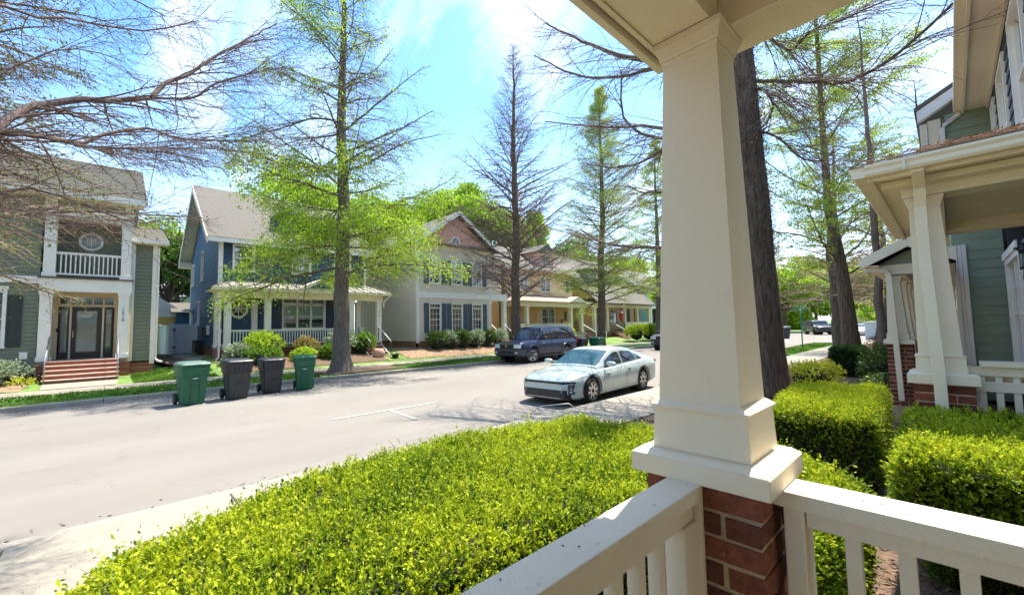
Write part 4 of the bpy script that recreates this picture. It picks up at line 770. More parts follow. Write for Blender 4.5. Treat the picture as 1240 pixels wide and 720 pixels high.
# ---------------------------------------------------------------- our own porch
for k_ in ('brick', 'brick_b'):       # every brick of a pier has its own shade
    t = M[k_].node_tree; b = t.nodes['Principled BSDF']; tcn = [q for q in t.nodes if q.bl_idname == 'ShaderNodeTexCoord'][0]; oi0 = t.nodes.new('ShaderNodeObjectInfo'); vma = t.nodes.new('ShaderNodeVectorMath'); vma.operation = 'MULTIPLY_ADD'; vma.inputs[1].default_value = (9, 9, 9); t.links.new(oi0.outputs['Random'], vma.inputs[0]); t.links.new(tcn.outputs['Object'], vma.inputs[2])
    for q in t.nodes:
        if q.bl_idname == 'ShaderNodeTexNoise': t.links.new(vma.outputs[0], q.inputs['Vector'])
    lk = b.inputs['Base Color'].links[0]; src = lk.from_socket
    oi = t.nodes.new('ShaderNodeObjectInfo'); h_ = t.nodes.new('ShaderNodeHueSaturation'); mr = t.nodes.new('ShaderNodeMapRange'); mr.inputs['To Min'].default_value = .55; mr.inputs['To Max'].default_value = 1.6
    t.links.new(oi.outputs['Random'], mr.inputs['Value']); t.links.new(mr.outputs[0], h_.inputs['Value']); t.links.new(src, h_.inputs['Color']); t.links.new(h_.outputs[0], b.inputs['Base Color'])
def roughbrick(L, W, H, m):
    bm = bmesh.new(); bmesh.ops.create_cube(bm, size=1.0)
    for v in bm.verts: v.co = Vector((v.co.x*L+random.uniform(-.003, .003), v.co.y*W+random.uniform(-.002, .002), v.co.z*H+random.uniform(-.002, .002)))
    bmesh.ops.bevel(bm, geom=bm.edges[:], offset=.0025, segments=1, affect='EDGES'); me = D.meshes.new('brick'); bm.to_mesh(me); bm.free(); me.materials.append(M[m]); return me
def brick_pier(parent, x0, x1, y0, y1, z0, z1, m='brick', h=.0677, zvis=None):
    mb = MB(); mb.box(x0+.0045, x1-.0045, y0+.0045, y1-.0045, z0, z1-.001); pr = build(mb, 'pier_core', 'mortar', parent)
    g = .0105; bd = .095; cache = {}
    def put(xa, xb, ya, yb, z):
        k = (round(xb-xa, 3), round(yb-ya, 3))
        if k not in cache: cache[k] = [roughbrick(xb-xa, yb-ya, h-g, m) for _ in range(2)]
        piece(random.choice(cache[k]), 'brick', pr, ((xa+xb)/2+random.uniform(-.0015, .0015), (ya+yb)/2+random.uniform(-.0015, .0015), z))
    n = int((z1-z0)/h); W = x1-x0; Ln = min(.205, W*.64)
    for i in range(n):
        z = z1-g-(h-g)/2-i*h
        if zvis is not None and z < zvis: break
        if i % 2 == 0:
            put(x1-Ln, x1, y0, y0+bd, z); put(x0, x1-Ln-g, y0, y0+bd, z)
            put(x1-bd, x1, y0+bd+g, y1, z); put(x0, x0+bd, y0+bd+g, y1, z); put(x0+bd+g, x1-bd-g, y1-bd, y1, z)
        else:
            put(x1-bd, x1, y0, y0+.185, z); put(x1-bd, x1, y0+.185+g, y1, z)
            put(x0, x1-bd-g, y0, y0+bd, z); put(x0, x1-bd-g, y1-bd, y1, z) 
            put(x0, x0+bd, y0+bd+g, y1-bd-g, z)
    return pr
def frustum(mb, a, za, b, zb):     # a, b = (x0,x1,y0,y1)
    return mb.hexa([(a[0], a[2], za), (a[1], a[2], za), (a[1], a[3], za), (a[0], a[3], za)], [(b[0], b[2], zb), (b[1], b[2], zb), (b[1], b[3], zb), (b[0], b[3], zb)])
def grow(r, e): return (r[0]-e, r[1]+e, r[2]-e, r[3]+e)
def column(parent, cap, zc0, zc1, zb, zm, zt, base, sh0, sh1, ztop, m='cream'):
    mb = MB(); frustum(mb, cap, zc0, cap, zc1-.016); frustum(mb, cap, zc1-.016, grow(cap, -.022), zc1); build(mb, 'pier_cap', m, parent, bevel=.003)
    mb = MB(); frustum(mb, grow(base, .006), zc1, base, zb); build(mb, 'column_base', m, parent, bevel=.002)
    mb = MB(); frustum(mb, grow(base, .008), zb, grow(base, .008), zb+.008); frustum(mb, grow(base, .008), zb+.008, grow(sh0, .004), zm); build(mb, 'base_moulding', m, parent, bevel=.0015)
    mb = MB(); frustum(mb, sh0, zm-.002, sh1, zt); build(mb, 'column_shaft', m, parent, bevel=.002)
    mb = MB(); d = ztop-zt
    frustum(mb, grow(sh1, .002), zt-.012, grow(sh1, .003), zt+.1*d); frustum(mb, grow(sh1, .007), zt+.1*d, grow(sh1, .010), zt+.3*d); frustum(mb, grow(sh1, .010), zt+.3*d, grow(sh1, .020), zt+.75*d); frustum(mb, grow(sh1, .024), zt+.75*d, grow(sh1, .024), ztop-.001)
    build(mb, 'capital', m, parent, bevel=.0012)
P = empty('front_porch', (-.54, 1.4, 0), 'cream tapered column on brick pier with slatted railings in the foreground', 'porch')
brick_pier(P, -.705, -.378, 1.262, 1.53, .1, 1.385)
column(P, (-.74, -.345, 1.23, 1.565), 1.386, 1.458, 1.583, 1.606, 2.72, (-.683, -.408, 1.287, 1.525), (-.672, -.427, 1.30, 1.515), (-.625, -.450, 1.335, 1.478), 2.788)
def pbox(name, m, *b, bevel=.003, parent=P, label=None):
    mb = MB()
    for q in b: mb.box(*q)
    return build(mb, name, m, parent, bevel=bevel, label=label)
pbox('beam', 'cream', (-.645, -.46, -4, 1.39, 2.79, 3.08)); pbox('beam', 'cream', (-.60, 2.5, 1.395, 1.57, 2.787, 3.08)); pbox('beam_trim', 'cream', (-.676, -.647, -4, 1.46, 2.80, 3.10)); pbox('beam_trim', 'cream', (-.705, -.680, -4, 1.465, 2.778, 3.12)); pbox('beam_end', 'cream', (-.645, -.602, 1.395, 1.565, 2.785, 3.08))
pbox('beam_trim', 'cream', (-.66, -.645, -4, 1.38, 2.784, 2.789))
cl = pbox('ceiling', 'ceil', (-.459, 2.5, -4, 1.394, 3.05, 3.07), bevel=0)
mb = MB()
for i in range(26): mb.box(-.458, 2.5, 1.39-.1*(i+1)+.006, 1.39-.1*i, 3.042, 3.0495)
for_ = build(mb, 'ceiling_plank', 'ceil', cl, kind='stuff')
pbox('ceiling_moulding', 'cream', (-.459, -.435, -4, 1.37, 3.01, 3.041), (-.459, 2.5, 1.37, 1.3945, 3.01, 3.041))
mb = MB(); mb.hexa([(-.72, -4, 3.125), (-.72, 1.48, 3.125), (3, 1.60, 4.6), (3, -4, 4.6)], [(-.72, -4, 3.2), (-.72, 1.48, 3.2), (3, 1.60, 4.7), (3, -4, 4.7)]); build(mb, 'porch_roof', 'shingle', P)
pbox('floor', 'conc', (-.70, 2.5, -4, 1.53, .35, .47)); pbox('floor_skirt', 'brickfar', (-.68, 2.5, -4, 1.5, .05, .349), bevel=0)
# left railing (runs along the street) and right railing (runs to the house)
pbox('top_rail', 'cream_rail', (-.62, -.52, -3.9, 1.235, 1.347, 1.39), bevel=.004); pbox('rail_board', 'cream_rail', (-.592, -.548, -3.9, 1.232, 1.285, 1.3465))
pbox('bottom_rail', 'cream_rail', (-.60, -.54, -3.9, 1.262, .55, .60)); pbox('rail_post', 'cream_rail', (-.60, -.54, 1.155, 1.255, .601, 1.284), (-.612, -.528, 1.236, 1.258, .6, 1.38))
pbox('top_rail', 'cream_rail', (-.372, 2.5, 1.335, 1.465, 1.347, 1.39), bevel=.004); pbox('rail_board', 'cream_rail', (-.302, 2.5, 1.365, 1.435, 1.298, 1.3465)); pbox('bottom_rail', 'cream_rail', (-.302, 2.5, 1.36, 1.44, .55, .60))
pbox('rail_post', 'cream_rail', (-.352, -.304, 1.355, 1.445, .47, 1.3465))
mb = MB(); mb.box(-.016, .016, -.016, .016, .60, 1.285); o = build(mb, 'baluster', 'cream_rail', None, bevel=0); me = o.data; D.objects.remove(o)
for i in range(30): piece(me, 'baluster', P, (-.57, 1.05-.1*i, 0)).location.z = 0
mb = MB(); mb.box(-.016, .016, -.016, .016, .60, 1.298); o = build(mb, 'baluster', 'cream_rail', None, bevel=0); me = o.data; D.objects.remove(o)
for i in range(26): piece(me, 'baluster', P, (-.209+.101*i, 1.40, 0)).location.z = 0
pbox('house_wall', 'entry', (1.05, 1.2, -4, 1.5, .4, 3.05), bevel=0); pbox('house_body', 'navy_near', (1.21, 8, -8, 1.2, .1, 4.0), bevel=0)  # unseen wall, its cream colour chosen to bounce warm light onto the porch
# leaf litter on the rails
V, Fc = leaves(np.stack([RNG.uniform(-.61, -.53, 9), RNG.uniform(.3, 1.2, 9), np.full(9, 1.3925)], -1), RNG.normal(size=(9, 3))*[1, 1, .05], .007, .6, .1)
V2, F2_ = leaves(np.stack([RNG.uniform(-.3, .5, 8), RNG.uniform(1.35, 1.45, 8), np.full(8, 1.3925)], -1), RNG.normal(size=(8, 3))*[1, 1, .05], .009, .6, .1)
V, Fc = join([(V, Fc), (V2, F2_)]); o = npmesh('leaf_litter', V, [Fc], 'lf_litter', rnd=RNG.random(len(Fc))*.5, kind='stuff'); o['label'] = 'tiny dry leaf bits lying on the porch rails'
# ---------------------------------------------------------------- House B: sage house next door
h = empty('sage_house', (.2, 7, 0), 'sage green house with cream porch column, downspout and dark upper wall at right', 'house')
mb_h = .0677
brick_pier(h, -.24, .095, 4.63, 4.93, .1, 1.338, 'brick_b', zvis=.7)
column(h, (-.272, .123, 4.6, 4.96), 1.338, 1.425, 1.545, 1.56, 2.73, (-.216, .058, 4.655, 4.905), (-.200, .046, 4.67, 4.89), (-.185, -.005, 4.70, 4.86), 2.818)
FB = Fr('S', 4.66)
def hb(name, m, *b, bevel=.003, label=None): return pbox(name, m, *b, bevel=bevel, parent=h, label=label)
hb('beam', 'cream', (-.22, .8, 4.66, 4.9, 2.82, 2.955), (-.22, .02, 4.9, 7.2, 2.82, 2.955), (.021, .8, 7.0, 7.2, 2.825, 2.955))
hb('frieze', 'cream', (-.33, 3, 4.53, 4.655, 2.90, 2.95)); hb('soffit', 'cream', (-.36, 3, 4.34, 7.9, 2.956, 2.975)); hb('porch_ceiling', 'ceil', (-.0, .79, 4.9, 7.0, 2.945, 2.9555), bevel=0)
g = MB(); prof = [(0, 0), (-.07, .0), (-.085, .02), (-.085, .05), (-.10, .07), (-.10, .09), (0, .09)]
g.prism([(-.40, 4.34+a, 2.955+b) for a, b in prof], (3.5, 0, 0)); build(g, 'gutter', 'cream', h, bevel=.002)
g = MB(); g.prism([(-.40+a, 4.26, 2.955+b) for a, b in prof], (0, 3.7, 0)); build(g, 'gutter', 'cream', h, bevel=.002); hb('gutter_joint', 'cream', (-.18, -.165, 4.235, 4.245, 2.955, 3.04), bevel=0)
hb('fascia', 'cream', (-.399, -.361, 4.341, 7.95, 2.93, 3.04), (-.36, 3, 4.341, 4.37, 2.93, 3.04))
mb = MB(); A = [(-.50, 4.24, 3.045), (3.4, 4.24, 3.045), (.85, 5.7, 3.47), (.85, 7.0, 3.47), (-.50, 8.0, 3.045), (3.4, 5.7, 3.47), (.85, 8.0, 3.1)]
mb.add(A, [(0, 1, 5, 2), (0, 2, 3, 4), (3, 6, 4), (0, 4, 6, 1)]); pr_ = build(mb, 'porch_roof', mat('rust_brown_shingle', (.17, .09, .06), .9, .3, 20, .6, 60, col2=(.36, .17, .10)), h)
mb = MB()
for i in range(14):      # shingle courses on the slope that faces the neighbour
    t0, t1 = i/14, (i+1)/14; l = lambda t, e: ((-.50+1.35*t, 4.24+1.46*t, 3.05+.425*t+e), (3.4, 4.24+1.46*t, 3.05+.425*t+e))
    a, b = l(t0, .012), l(t1, .003); mb.add([a[0], a[1], b[1], b[0], (a[0][0], a[0][1], a[0][2]-.012), (a[1][0], a[1][1], a[1][2]-.012)], [(0, 1, 2, 3), (4, 5, 1, 0)])
build(mb, 'shingle_course', 'straw', pr_, kind='stuff')
n = 2600; t = RNG.random(n); u = RNG.random(n); Pp = np.stack([-.5+1.35*t+u*(1.6), 4.24+1.46*t, 3.075+.425*t], -1); V, Fc = leaves(Pp, RNG.normal(size=(n, 3))*[1, 1, .12], RNG.uniform(.03, .09, n), .10, .1)
o = npmesh('roof_litter', V, [Fc], 'lf_litter', parent=pr_, rnd=RNG.random(len(Fc)), kind='stuff')
downspout([(-.105, 4.30, 2.955), (-.105, 4.50, 2.86), (-.112, 4.575, 2.72), (-.112, 4.575, 2.3), (-.095, 4.56, 1.7), (-.088, 4.555, 1.42), (-.086, 4.553, .2)], .072, .05, 'downspout', 'cream', h)
hb('top_rail', 'cream', (.125, 3, 4.72, 4.84, 1.475, 1.515)); hb('rail_board', 'cream', (.06, 3, 4.75, 4.81, 1.405, 1.474)); hb('middle_rail', 'cream', (.06, 3, 4.75, 4.81, 1.29, 1.365)); hb('bottom_rail', 'cream', (.06, 3, 4.75, 4.81, .62, .68)); hb('rail_backing', 'cream', (.06, 3, 4.822, 4.83, 1.28, 1.41))
mb = MB(); mb.box(-.018, .018, -.02, .02, .68, 1.405); o = build(mb, 'baluster', 'cream', None); me = o.data; D.objects.remove(o)
for i in range(14): piece(me, 'baluster', h, (.13+.085*i, 4.78, 0)).location.z = 0
hb('porch_floor', 'conc', (-.2, .8, 4.7, 7.1, .4, .5)); hb('far_post', 'cream', (-.17, .02, 7.0, 7.19, .5, 2.82))
# dark wall parallel to the street and sage wall facing us
FW = Fr('W', .80); FG = Fr('S', 12.5)
def boards(F, parent, u0, u1, z0, z1, m, ops=(), lap=.17, d=0.0, name='siding_board'):
    n = int(round((z1-z0)/lap)); hh = (z1-z0)/n
    for i in range(n):
        a, b = z0+i*hh, z0+(i+1)*hh; x = u0; segs = []
        for c0, c1 in sorted((o_[0], o_[1]) for o_ in ops if o_[2] < b-.02 and o_[3] > a+.02):
            if c0 > x: segs.append((x, c0))
            x = max(x, c1)
        if x < u1: segs.append((x, u1))
        for s0, s1 in segs:
            mb = MB(); mb.hexa([F.p(s0, d-.022, a), F.p(s1, d-.022, a), F.p(s1, d+.01, a), F.p(s0, d+.01, a)], [F.p(s0, d-.004, b+.012), F.p(s1, d-.004, b+.012), F.p(s1, d+.01, b+.012), F.p(s0, d+.01, b+.012)]); build(mb, name, m, parent)
boards(FG, h, .29, .79, .95, 3.36, 'green_near', lap=.185); boards(FG, h, .16, .79, 4.6, 6.05, 'green_near', lap=.185)
boards(FW, h, 4.6, 12.48, .9, 2.95, 'navy_near', [(9.85, 12.15, .9, 2.9)], lap=.185); boards(FW, h, 4.6, 12.48, 3.6, 6.02, 'navy_near', [(11.45, 12.05, 4.1, 5.8), (9.55, 10.65, 4.1, 5.8), (7.4, 8.7, 4.1, 5.8)], lap=.185)
hb('body', 'interior', (1.3, 9, 4.6, 12.4, .2, 6.0), (.83, 1.29, 4.6, 7.2, .2, 6.0), (.83, 1.29, 12.2, 12.4, .2, 6.0), bevel=0); hb('body_end', 'green_near', (.8, 9, 4.5, 4.59, .2, 6.0), bevel=0)
hb('pilaster', 'white', (.10, .16, 12.42, 12.6, .9, 3.3), (.165, .22, 12.45, 12.6, .9, 3.3), (.225, .29, 12.40, 12.6, .9, 3.3)); hb('corner_gap', 'black', (.788, .80, 12.40, 12.47, .9, 6.0), bevel=0)
w_ = window(FW, h, 9.95, 12.05, 1.0, 2.78, 0, bays=2, mun=(1, 2), header=.12, blind_to=.0, casing=.09)
for a, b in ((11.5, 12.0), (9.62, 10.58), (7.5, 8.6)): window(FW, h, a, b, 4.18, 5.72, 0, bays=1, mun=(1, 2) if a > 11 else (2, 1), blind_to=.3)
hb('eave_soffit', 'cream', (.44, .80, 4.2, 12.6, 6.03, 6.06)); hb('eave_fascia', 'cream', (.40, .439, 4.2, 12.62, 5.98, 6.2)); hb('eave_gutter', 'cream', (.29, .399, 4.2, 12.64, 6.05, 6.17)); hb('eave_trim', 'cream', (.74, .778, 4.6, 12.45, 5.96, 6.029))
mb = MB(); mb.hexa([(.30, 4.1, 6.18), (.30, 12.7, 6.18), (5, 12.7, 9), (5, 4.1, 9)], [(.30, 4.1, 6.3), (.30, 12.7, 6.3), (5, 12.7, 9.12), (5, 4.1, 9.12)]); build(mb, 'roof', 'shingle', h)
lt = hb('wall_lantern', 'black', (.66, .74, 8.52, 8.60, 2.66, 2.70), (.62, .80, 8.54, 8.58, 2.72, 2.74), (.66, .665, 8.52, 8.525, 2.48, 2.66), (.735, .74, 8.52, 8.525, 2.48, 2.66), (.66, .74, 8.52, 8.60, 2.45, 2.48), bevel=0)
mb = MB(); mb.lathe([(.07, 2.70), (.02, 2.76), (.01, 2.80)], (.70, 8.56, 0), 4); build(mb, 'lantern_cap', 'black', lt); hb('lantern_glass', 'glass', (.67, .73, 8.53, 8.59, 2.485, 2.655), bevel=0)
# ---------------------------------------------------------------- House C: next porch on
h = empty('gabled_porch_house', (-.2, 11, 0), 'cream gabled porch with brick piers beyond the sage house', 'house')
brick_pier(h, -.79, -.465, 9.55, 9.85, .1, 1.42, 'brick_b', zvis=.4)
column(h, (-.82, -.43, 9.5, 9.9), 1.42, 1.50, 1.585, 1.60, 2.45, (-.775, -.50, 9.56, 9.84), (-.765, -.51, 9.58, 9.82), (-.735, -.56, 9.6, 9.8), 2.55)
for k, yy in enumerate((10.9, 12.2, 13.6)):
    mb = MB(); mb.box(-.78, -.48, yy, yy+.3, .1, 1.42); build(mb, 'rear_pier', 'brickfar', h); column(h, (-.80, -.44, yy-.03, yy+.33), 1.42, 1.50, 1.585, 1.60, 2.45, (-.76, -.50, yy, yy+.3), (-.75, -.51, yy+.02, yy+.28), (-.73, -.56, yy+.04, yy+.26), 2.55)
pbox('beam', 'cream', (-.80, -.02, 9.55, 9.8, 2.585, 2.75), (-.80, -.5, 9.8, 15, 2.585, 2.75), parent=h); pbox('ceiling', 'ceil', (-.5, .1, 9.8, 15, 2.70, 2.72), parent=h, bevel=0)
mb = MB(); mb.prism([(-.85, 9.62, 2.752), (.0, 9.62, 2.752), (-.42, 9.62, 2.99)], (0, .05, 0)); build(mb, 'gable_infill', 'green_near', h)
for s in (0, 1):
    e = (-1.0, .12)[s]; mb = MB(); mb.hexa([(e, 9.3, 2.80), (-.42, 9.3, 3.10), (-.42, 15.2, 3.10), (e, 15.2, 2.80)], [(e, 9.3, 2.86), (-.42, 9.3, 3.16), (-.42, 15.2, 3.16), (e, 15.2, 2.86)]); build(mb, 'roof', 'shingle', h)
    mb = MB(); mb.hexa([(e, 9.27, 2.70), (-.42, 9.27, 3.0), (-.42, 9.299, 3.0), (e, 9.299, 2.70)], [(e, 9.27, 2.87), (-.42, 9.27, 3.17), (-.42, 9.299, 3.17), (e, 9.299, 2.87)]); build(mb, 'rake_board', 'cream', h, bevel=.003)
pbox('eave_gutter', 'cream', (-1.04, -.97, 9.3, 15, 2.74, 2.84), parent=h); pbox('eave_soffit', 'cream', (-.97, -.79, 9.31, 15, 2.72, 2.74), parent=h)
downspout([(-.98, 9.36, 2.74), (-.96, 9.36, 2.68), (-.72, 9.46, 2.64), (-.68, 9.47, 2.55), (-.66, 9.45, 1.6), (-.64, 9.44, .5)], .075, .06, 'downspout', 'cream', h)
pbox('porch_floor', 'conc', (-.75, .3, 9.6, 12.4, .4, .5), parent=h); pbox('body', 'interior', (.81, 8, 12.62, 24, .2, 6.0), parent=h, bevel=0); pbox('lower_wall', 'green_near', (.30, .8, 12.62, 24, .2, 2.7), parent=h, bevel=0)
pbox('upper_corner', 'cream', (-.10, .10, 12.45, 24, 4.6, 6.0), (-.22, -.105, 12.42, 24, 4.6, 5.95), parent=h); pbox('upper_wall', 'green_near', (.101, .8, 12.6, 24, 3.0, 6.0), parent=h, bevel=0)
mb = MB(); mb.hexa([(-.24, 12.3, 5.98), (.9, 12.3, 6.62), (.9, 12.45, 6.62), (-.24, 12.45, 5.98)], [(-.24, 12.3, 6.22), (.9, 12.3, 6.86), (.9, 12.45, 6.86), (-.24, 12.45, 6.22)]); build(mb, 'upper_rake', 'white', h)
mb = MB(); mb.hexa([(-.28, 12.28, 6.225), (.9, 12.28, 6.865), (.9, 24, 6.865), (-.28, 24, 6.225)], [(-.28, 12.28, 6.30), (.9, 12.28, 6.94), (.9, 24, 6.94), (-.28, 24, 6.30)]); build(mb, 'upper_roof', 'shingle', h)
downspout([(.36, 12.5, 6.04), (.36, 12.44, 5.98), (.15, 12.38, 5.82), (.11, 12.38, 5.75), (.11, 12.38, 4.4)], .08, .06, 'downspout', 'white', h)
simple_house('near_row_house', 'cream porch house further along this side of the street', 1.5, 8, 26, 44, 0, 5.5, 8, 'peach_siding', 'shingle')
simple_house('near_row_house', 'grey house furthest along this side of the street', 0.5, 8, 48, 70, 0, 5.5, 8, 'gray_siding', 'shingle')
# ---------------------------------------------------------------- hedges and shrubs
def edge_dist(P, poly):
    d = np.full(len(P), 1e9); q = np.array(poly, float); n = len(q); ins = np.zeros(len(P), bool)
    for i in range(n):
        a, b = q[i], q[(i+1) % n]; ab = b-a; t = np.clip(((P-a)@ab)/(ab@ab), 0, 1); d = np.minimum(d, np.linalg.norm(P-(a+t[:, None]*ab), axis=1))
        c = (a[1] > P[:, 1]) != (b[1] > P[:, 1])
        with np.errstate(divide='ignore', invalid='ignore'): x = (b[0]-a[0])*(P[:, 1]-a[1])/(b[1]-a[1])+a[0]
        ins ^= c & (P[:, 0] < x)
    return d, ins
def bump_(x, y): return np.sin(x*31+3*np.sin(y*9))*np.sin(y*37+2*np.sin(x*13))
def wob(x, y, s=1.0): return .5*np.sin(x*5.1*s+1.3)*np.cos(y*4.3*s)+.3*np.sin(x*11*s+y*7*s)+.2*np.sin(y*17*s-x*13*s)
def hedge(name, label, polys, z0, z1, nsp, leaf, m, per=8, rad=.10, amp=.035, sprig=.07, bright=(.25, .75), side=.45, group=None, wid=.5, cat='hedge', scruff=0.0, slope=None, zr=None):
    z0_, z1_ = z0, z1
    ZT = (lambda x, y: z1) if slope is None else (lambda x, y: z1-slope[2]*(1-np.clip((y-slope[0])/(slope[1]-slope[0]), 0, 1)))
    root = empty(name, (polys[0][0][0], polys[0][0][1], z0), label, cat, group); PT = []; DR = []; TB = []
    for ip, poly in enumerate(polys):
        if zr: z0, z1 = zr[ip]
        q = np.array(poly); lo, hi = q.min(0), q.max(0); area = (hi-lo).prod(); cx = q.mean(0)
        n1 = int(nsp*(1-side)); P_ = RNG.uniform(lo, hi, (n1*2, 2)); d, ins = edge_dist(P_, poly); P_ = P_[ins][:n1]; d = d[ins][:n1]
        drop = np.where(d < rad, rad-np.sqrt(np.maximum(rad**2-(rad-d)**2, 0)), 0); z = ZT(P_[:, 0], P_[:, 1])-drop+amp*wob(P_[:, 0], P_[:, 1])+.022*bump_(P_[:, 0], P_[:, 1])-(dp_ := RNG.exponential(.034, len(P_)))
        c = (cx-P_); up_ = np.stack([-c[:, 0]*np.where(d < rad, .6, .05), -c[:, 1]*np.where(d < rad, .6, .05), np.ones(len(P_))], -1); PT.append(np.concatenate([P_, z[:, None]], 1)); DR.append(nrm(up_)); TB.append(1.15-dp_*9)  # deeper sprigs get darker leaves, shade of the gaps painted in
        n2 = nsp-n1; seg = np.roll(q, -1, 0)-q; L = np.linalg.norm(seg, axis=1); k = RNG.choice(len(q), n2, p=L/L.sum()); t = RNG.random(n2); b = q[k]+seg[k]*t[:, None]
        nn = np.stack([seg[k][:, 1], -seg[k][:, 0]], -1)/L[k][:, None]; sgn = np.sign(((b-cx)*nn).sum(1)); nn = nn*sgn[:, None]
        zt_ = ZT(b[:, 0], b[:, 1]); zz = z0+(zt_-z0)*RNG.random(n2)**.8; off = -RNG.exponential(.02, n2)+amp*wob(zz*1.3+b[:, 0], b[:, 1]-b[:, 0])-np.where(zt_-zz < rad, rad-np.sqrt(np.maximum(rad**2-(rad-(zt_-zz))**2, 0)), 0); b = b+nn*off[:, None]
        PT.append(np.concatenate([b, zz[:, None]], 1)); DR.append(nrm(np.concatenate([nn, np.full((n2, 1), .45)], 1))); TB.append(((zz-z0)/(z1-z0))*.5-.25)  # side leaves darkened, the hedge's self-shadow put into their colour
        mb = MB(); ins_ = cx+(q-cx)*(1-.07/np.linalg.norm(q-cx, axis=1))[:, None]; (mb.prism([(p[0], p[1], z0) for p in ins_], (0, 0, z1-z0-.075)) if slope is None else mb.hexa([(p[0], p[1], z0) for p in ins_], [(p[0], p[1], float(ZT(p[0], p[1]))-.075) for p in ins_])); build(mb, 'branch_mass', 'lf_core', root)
    PT = np.concatenate(PT); DR = np.concatenate(DR); TB = np.concatenate(TB); n = len(PT)
    dr = nrm(DR+RNG.normal(0, .38, (n, 3))); ln = sprig*RNG.uniform(.5, 1.3, n)
    if scruff: ln *= np.where(RNG.random(n) < scruff, 2.2, 1)
    s = np.tile(np.linspace(0, 1, per), n); i = np.repeat(np.arange(n), per)
    P3 = PT[i]+dr[i]*(s*ln[i])[:, None]; D3 = nrm(dr[i]*1.0+RNG.normal(0, .62, (n*per, 3))); V, Fc = leaves(P3, D3, leaf*np.clip(RNG.lognormal(-.12, .32, n*per), .4, 1.7), wid, .3)
    kt = RNG.random(n) < .10; tp_ = PT[kt]; td = dr[kt]; m_k = len(tp_); tl = ln[kt]*1.25; QQ = (tp_-td*.05)[:, None]+td[:, None]*(np.linspace(0, 1, 3)[None, :, None]*(tl+.05)[:, None, None]); tv = tubes(QQ, np.tile([[.0016, .0012, .0007]], (m_k, 1)), 3); npmesh('twigs', tv[0], [tv[1]], 'twig', parent=root, kind='stuff')
    kd = RNG.random(n) < .05; dv = leaves(PT[kd]+dr[kd]*(ln[kd]*RNG.uniform(.2, 1.1, kd.sum()))[:, None], RNG.normal(size=(kd.sum(), 3)), leaf*RNG.uniform(.6, 1.3, kd.sum()), wid, .5); npmesh('dry_leaves', dv[0], [dv[1]], 'lf_tan', parent=root, rnd=np.repeat(RNG.random(kd.sum()), 2), kind='stuff')
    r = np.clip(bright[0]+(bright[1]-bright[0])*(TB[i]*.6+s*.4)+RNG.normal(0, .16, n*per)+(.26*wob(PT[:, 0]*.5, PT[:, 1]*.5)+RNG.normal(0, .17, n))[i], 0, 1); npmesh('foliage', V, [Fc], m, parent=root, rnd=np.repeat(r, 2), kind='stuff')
    return root
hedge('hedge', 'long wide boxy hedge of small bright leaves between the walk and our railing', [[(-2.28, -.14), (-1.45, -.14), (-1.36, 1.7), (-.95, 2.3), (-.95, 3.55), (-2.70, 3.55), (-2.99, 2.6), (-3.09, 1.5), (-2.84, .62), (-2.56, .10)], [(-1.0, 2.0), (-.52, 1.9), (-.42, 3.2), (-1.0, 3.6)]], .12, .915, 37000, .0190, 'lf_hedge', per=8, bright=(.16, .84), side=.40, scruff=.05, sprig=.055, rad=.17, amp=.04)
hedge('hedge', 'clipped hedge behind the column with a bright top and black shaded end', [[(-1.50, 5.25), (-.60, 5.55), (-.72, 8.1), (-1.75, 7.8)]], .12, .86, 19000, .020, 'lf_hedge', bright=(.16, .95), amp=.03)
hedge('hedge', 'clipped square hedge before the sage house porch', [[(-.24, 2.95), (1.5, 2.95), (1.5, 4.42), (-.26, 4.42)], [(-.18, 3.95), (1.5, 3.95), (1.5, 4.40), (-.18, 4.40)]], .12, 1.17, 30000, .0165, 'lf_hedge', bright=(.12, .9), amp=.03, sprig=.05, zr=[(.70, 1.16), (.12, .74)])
hedge('hedge', 'dark square clipped hedge beside the leaning tree trunk', [[(-2.65, 16.1), (-1.85, 16.3), (-2.0, 18.2), (-2.85, 18.0)]], .12, .92, 3500, .045, 'lf_hedge_dk', bright=(.2, .7))
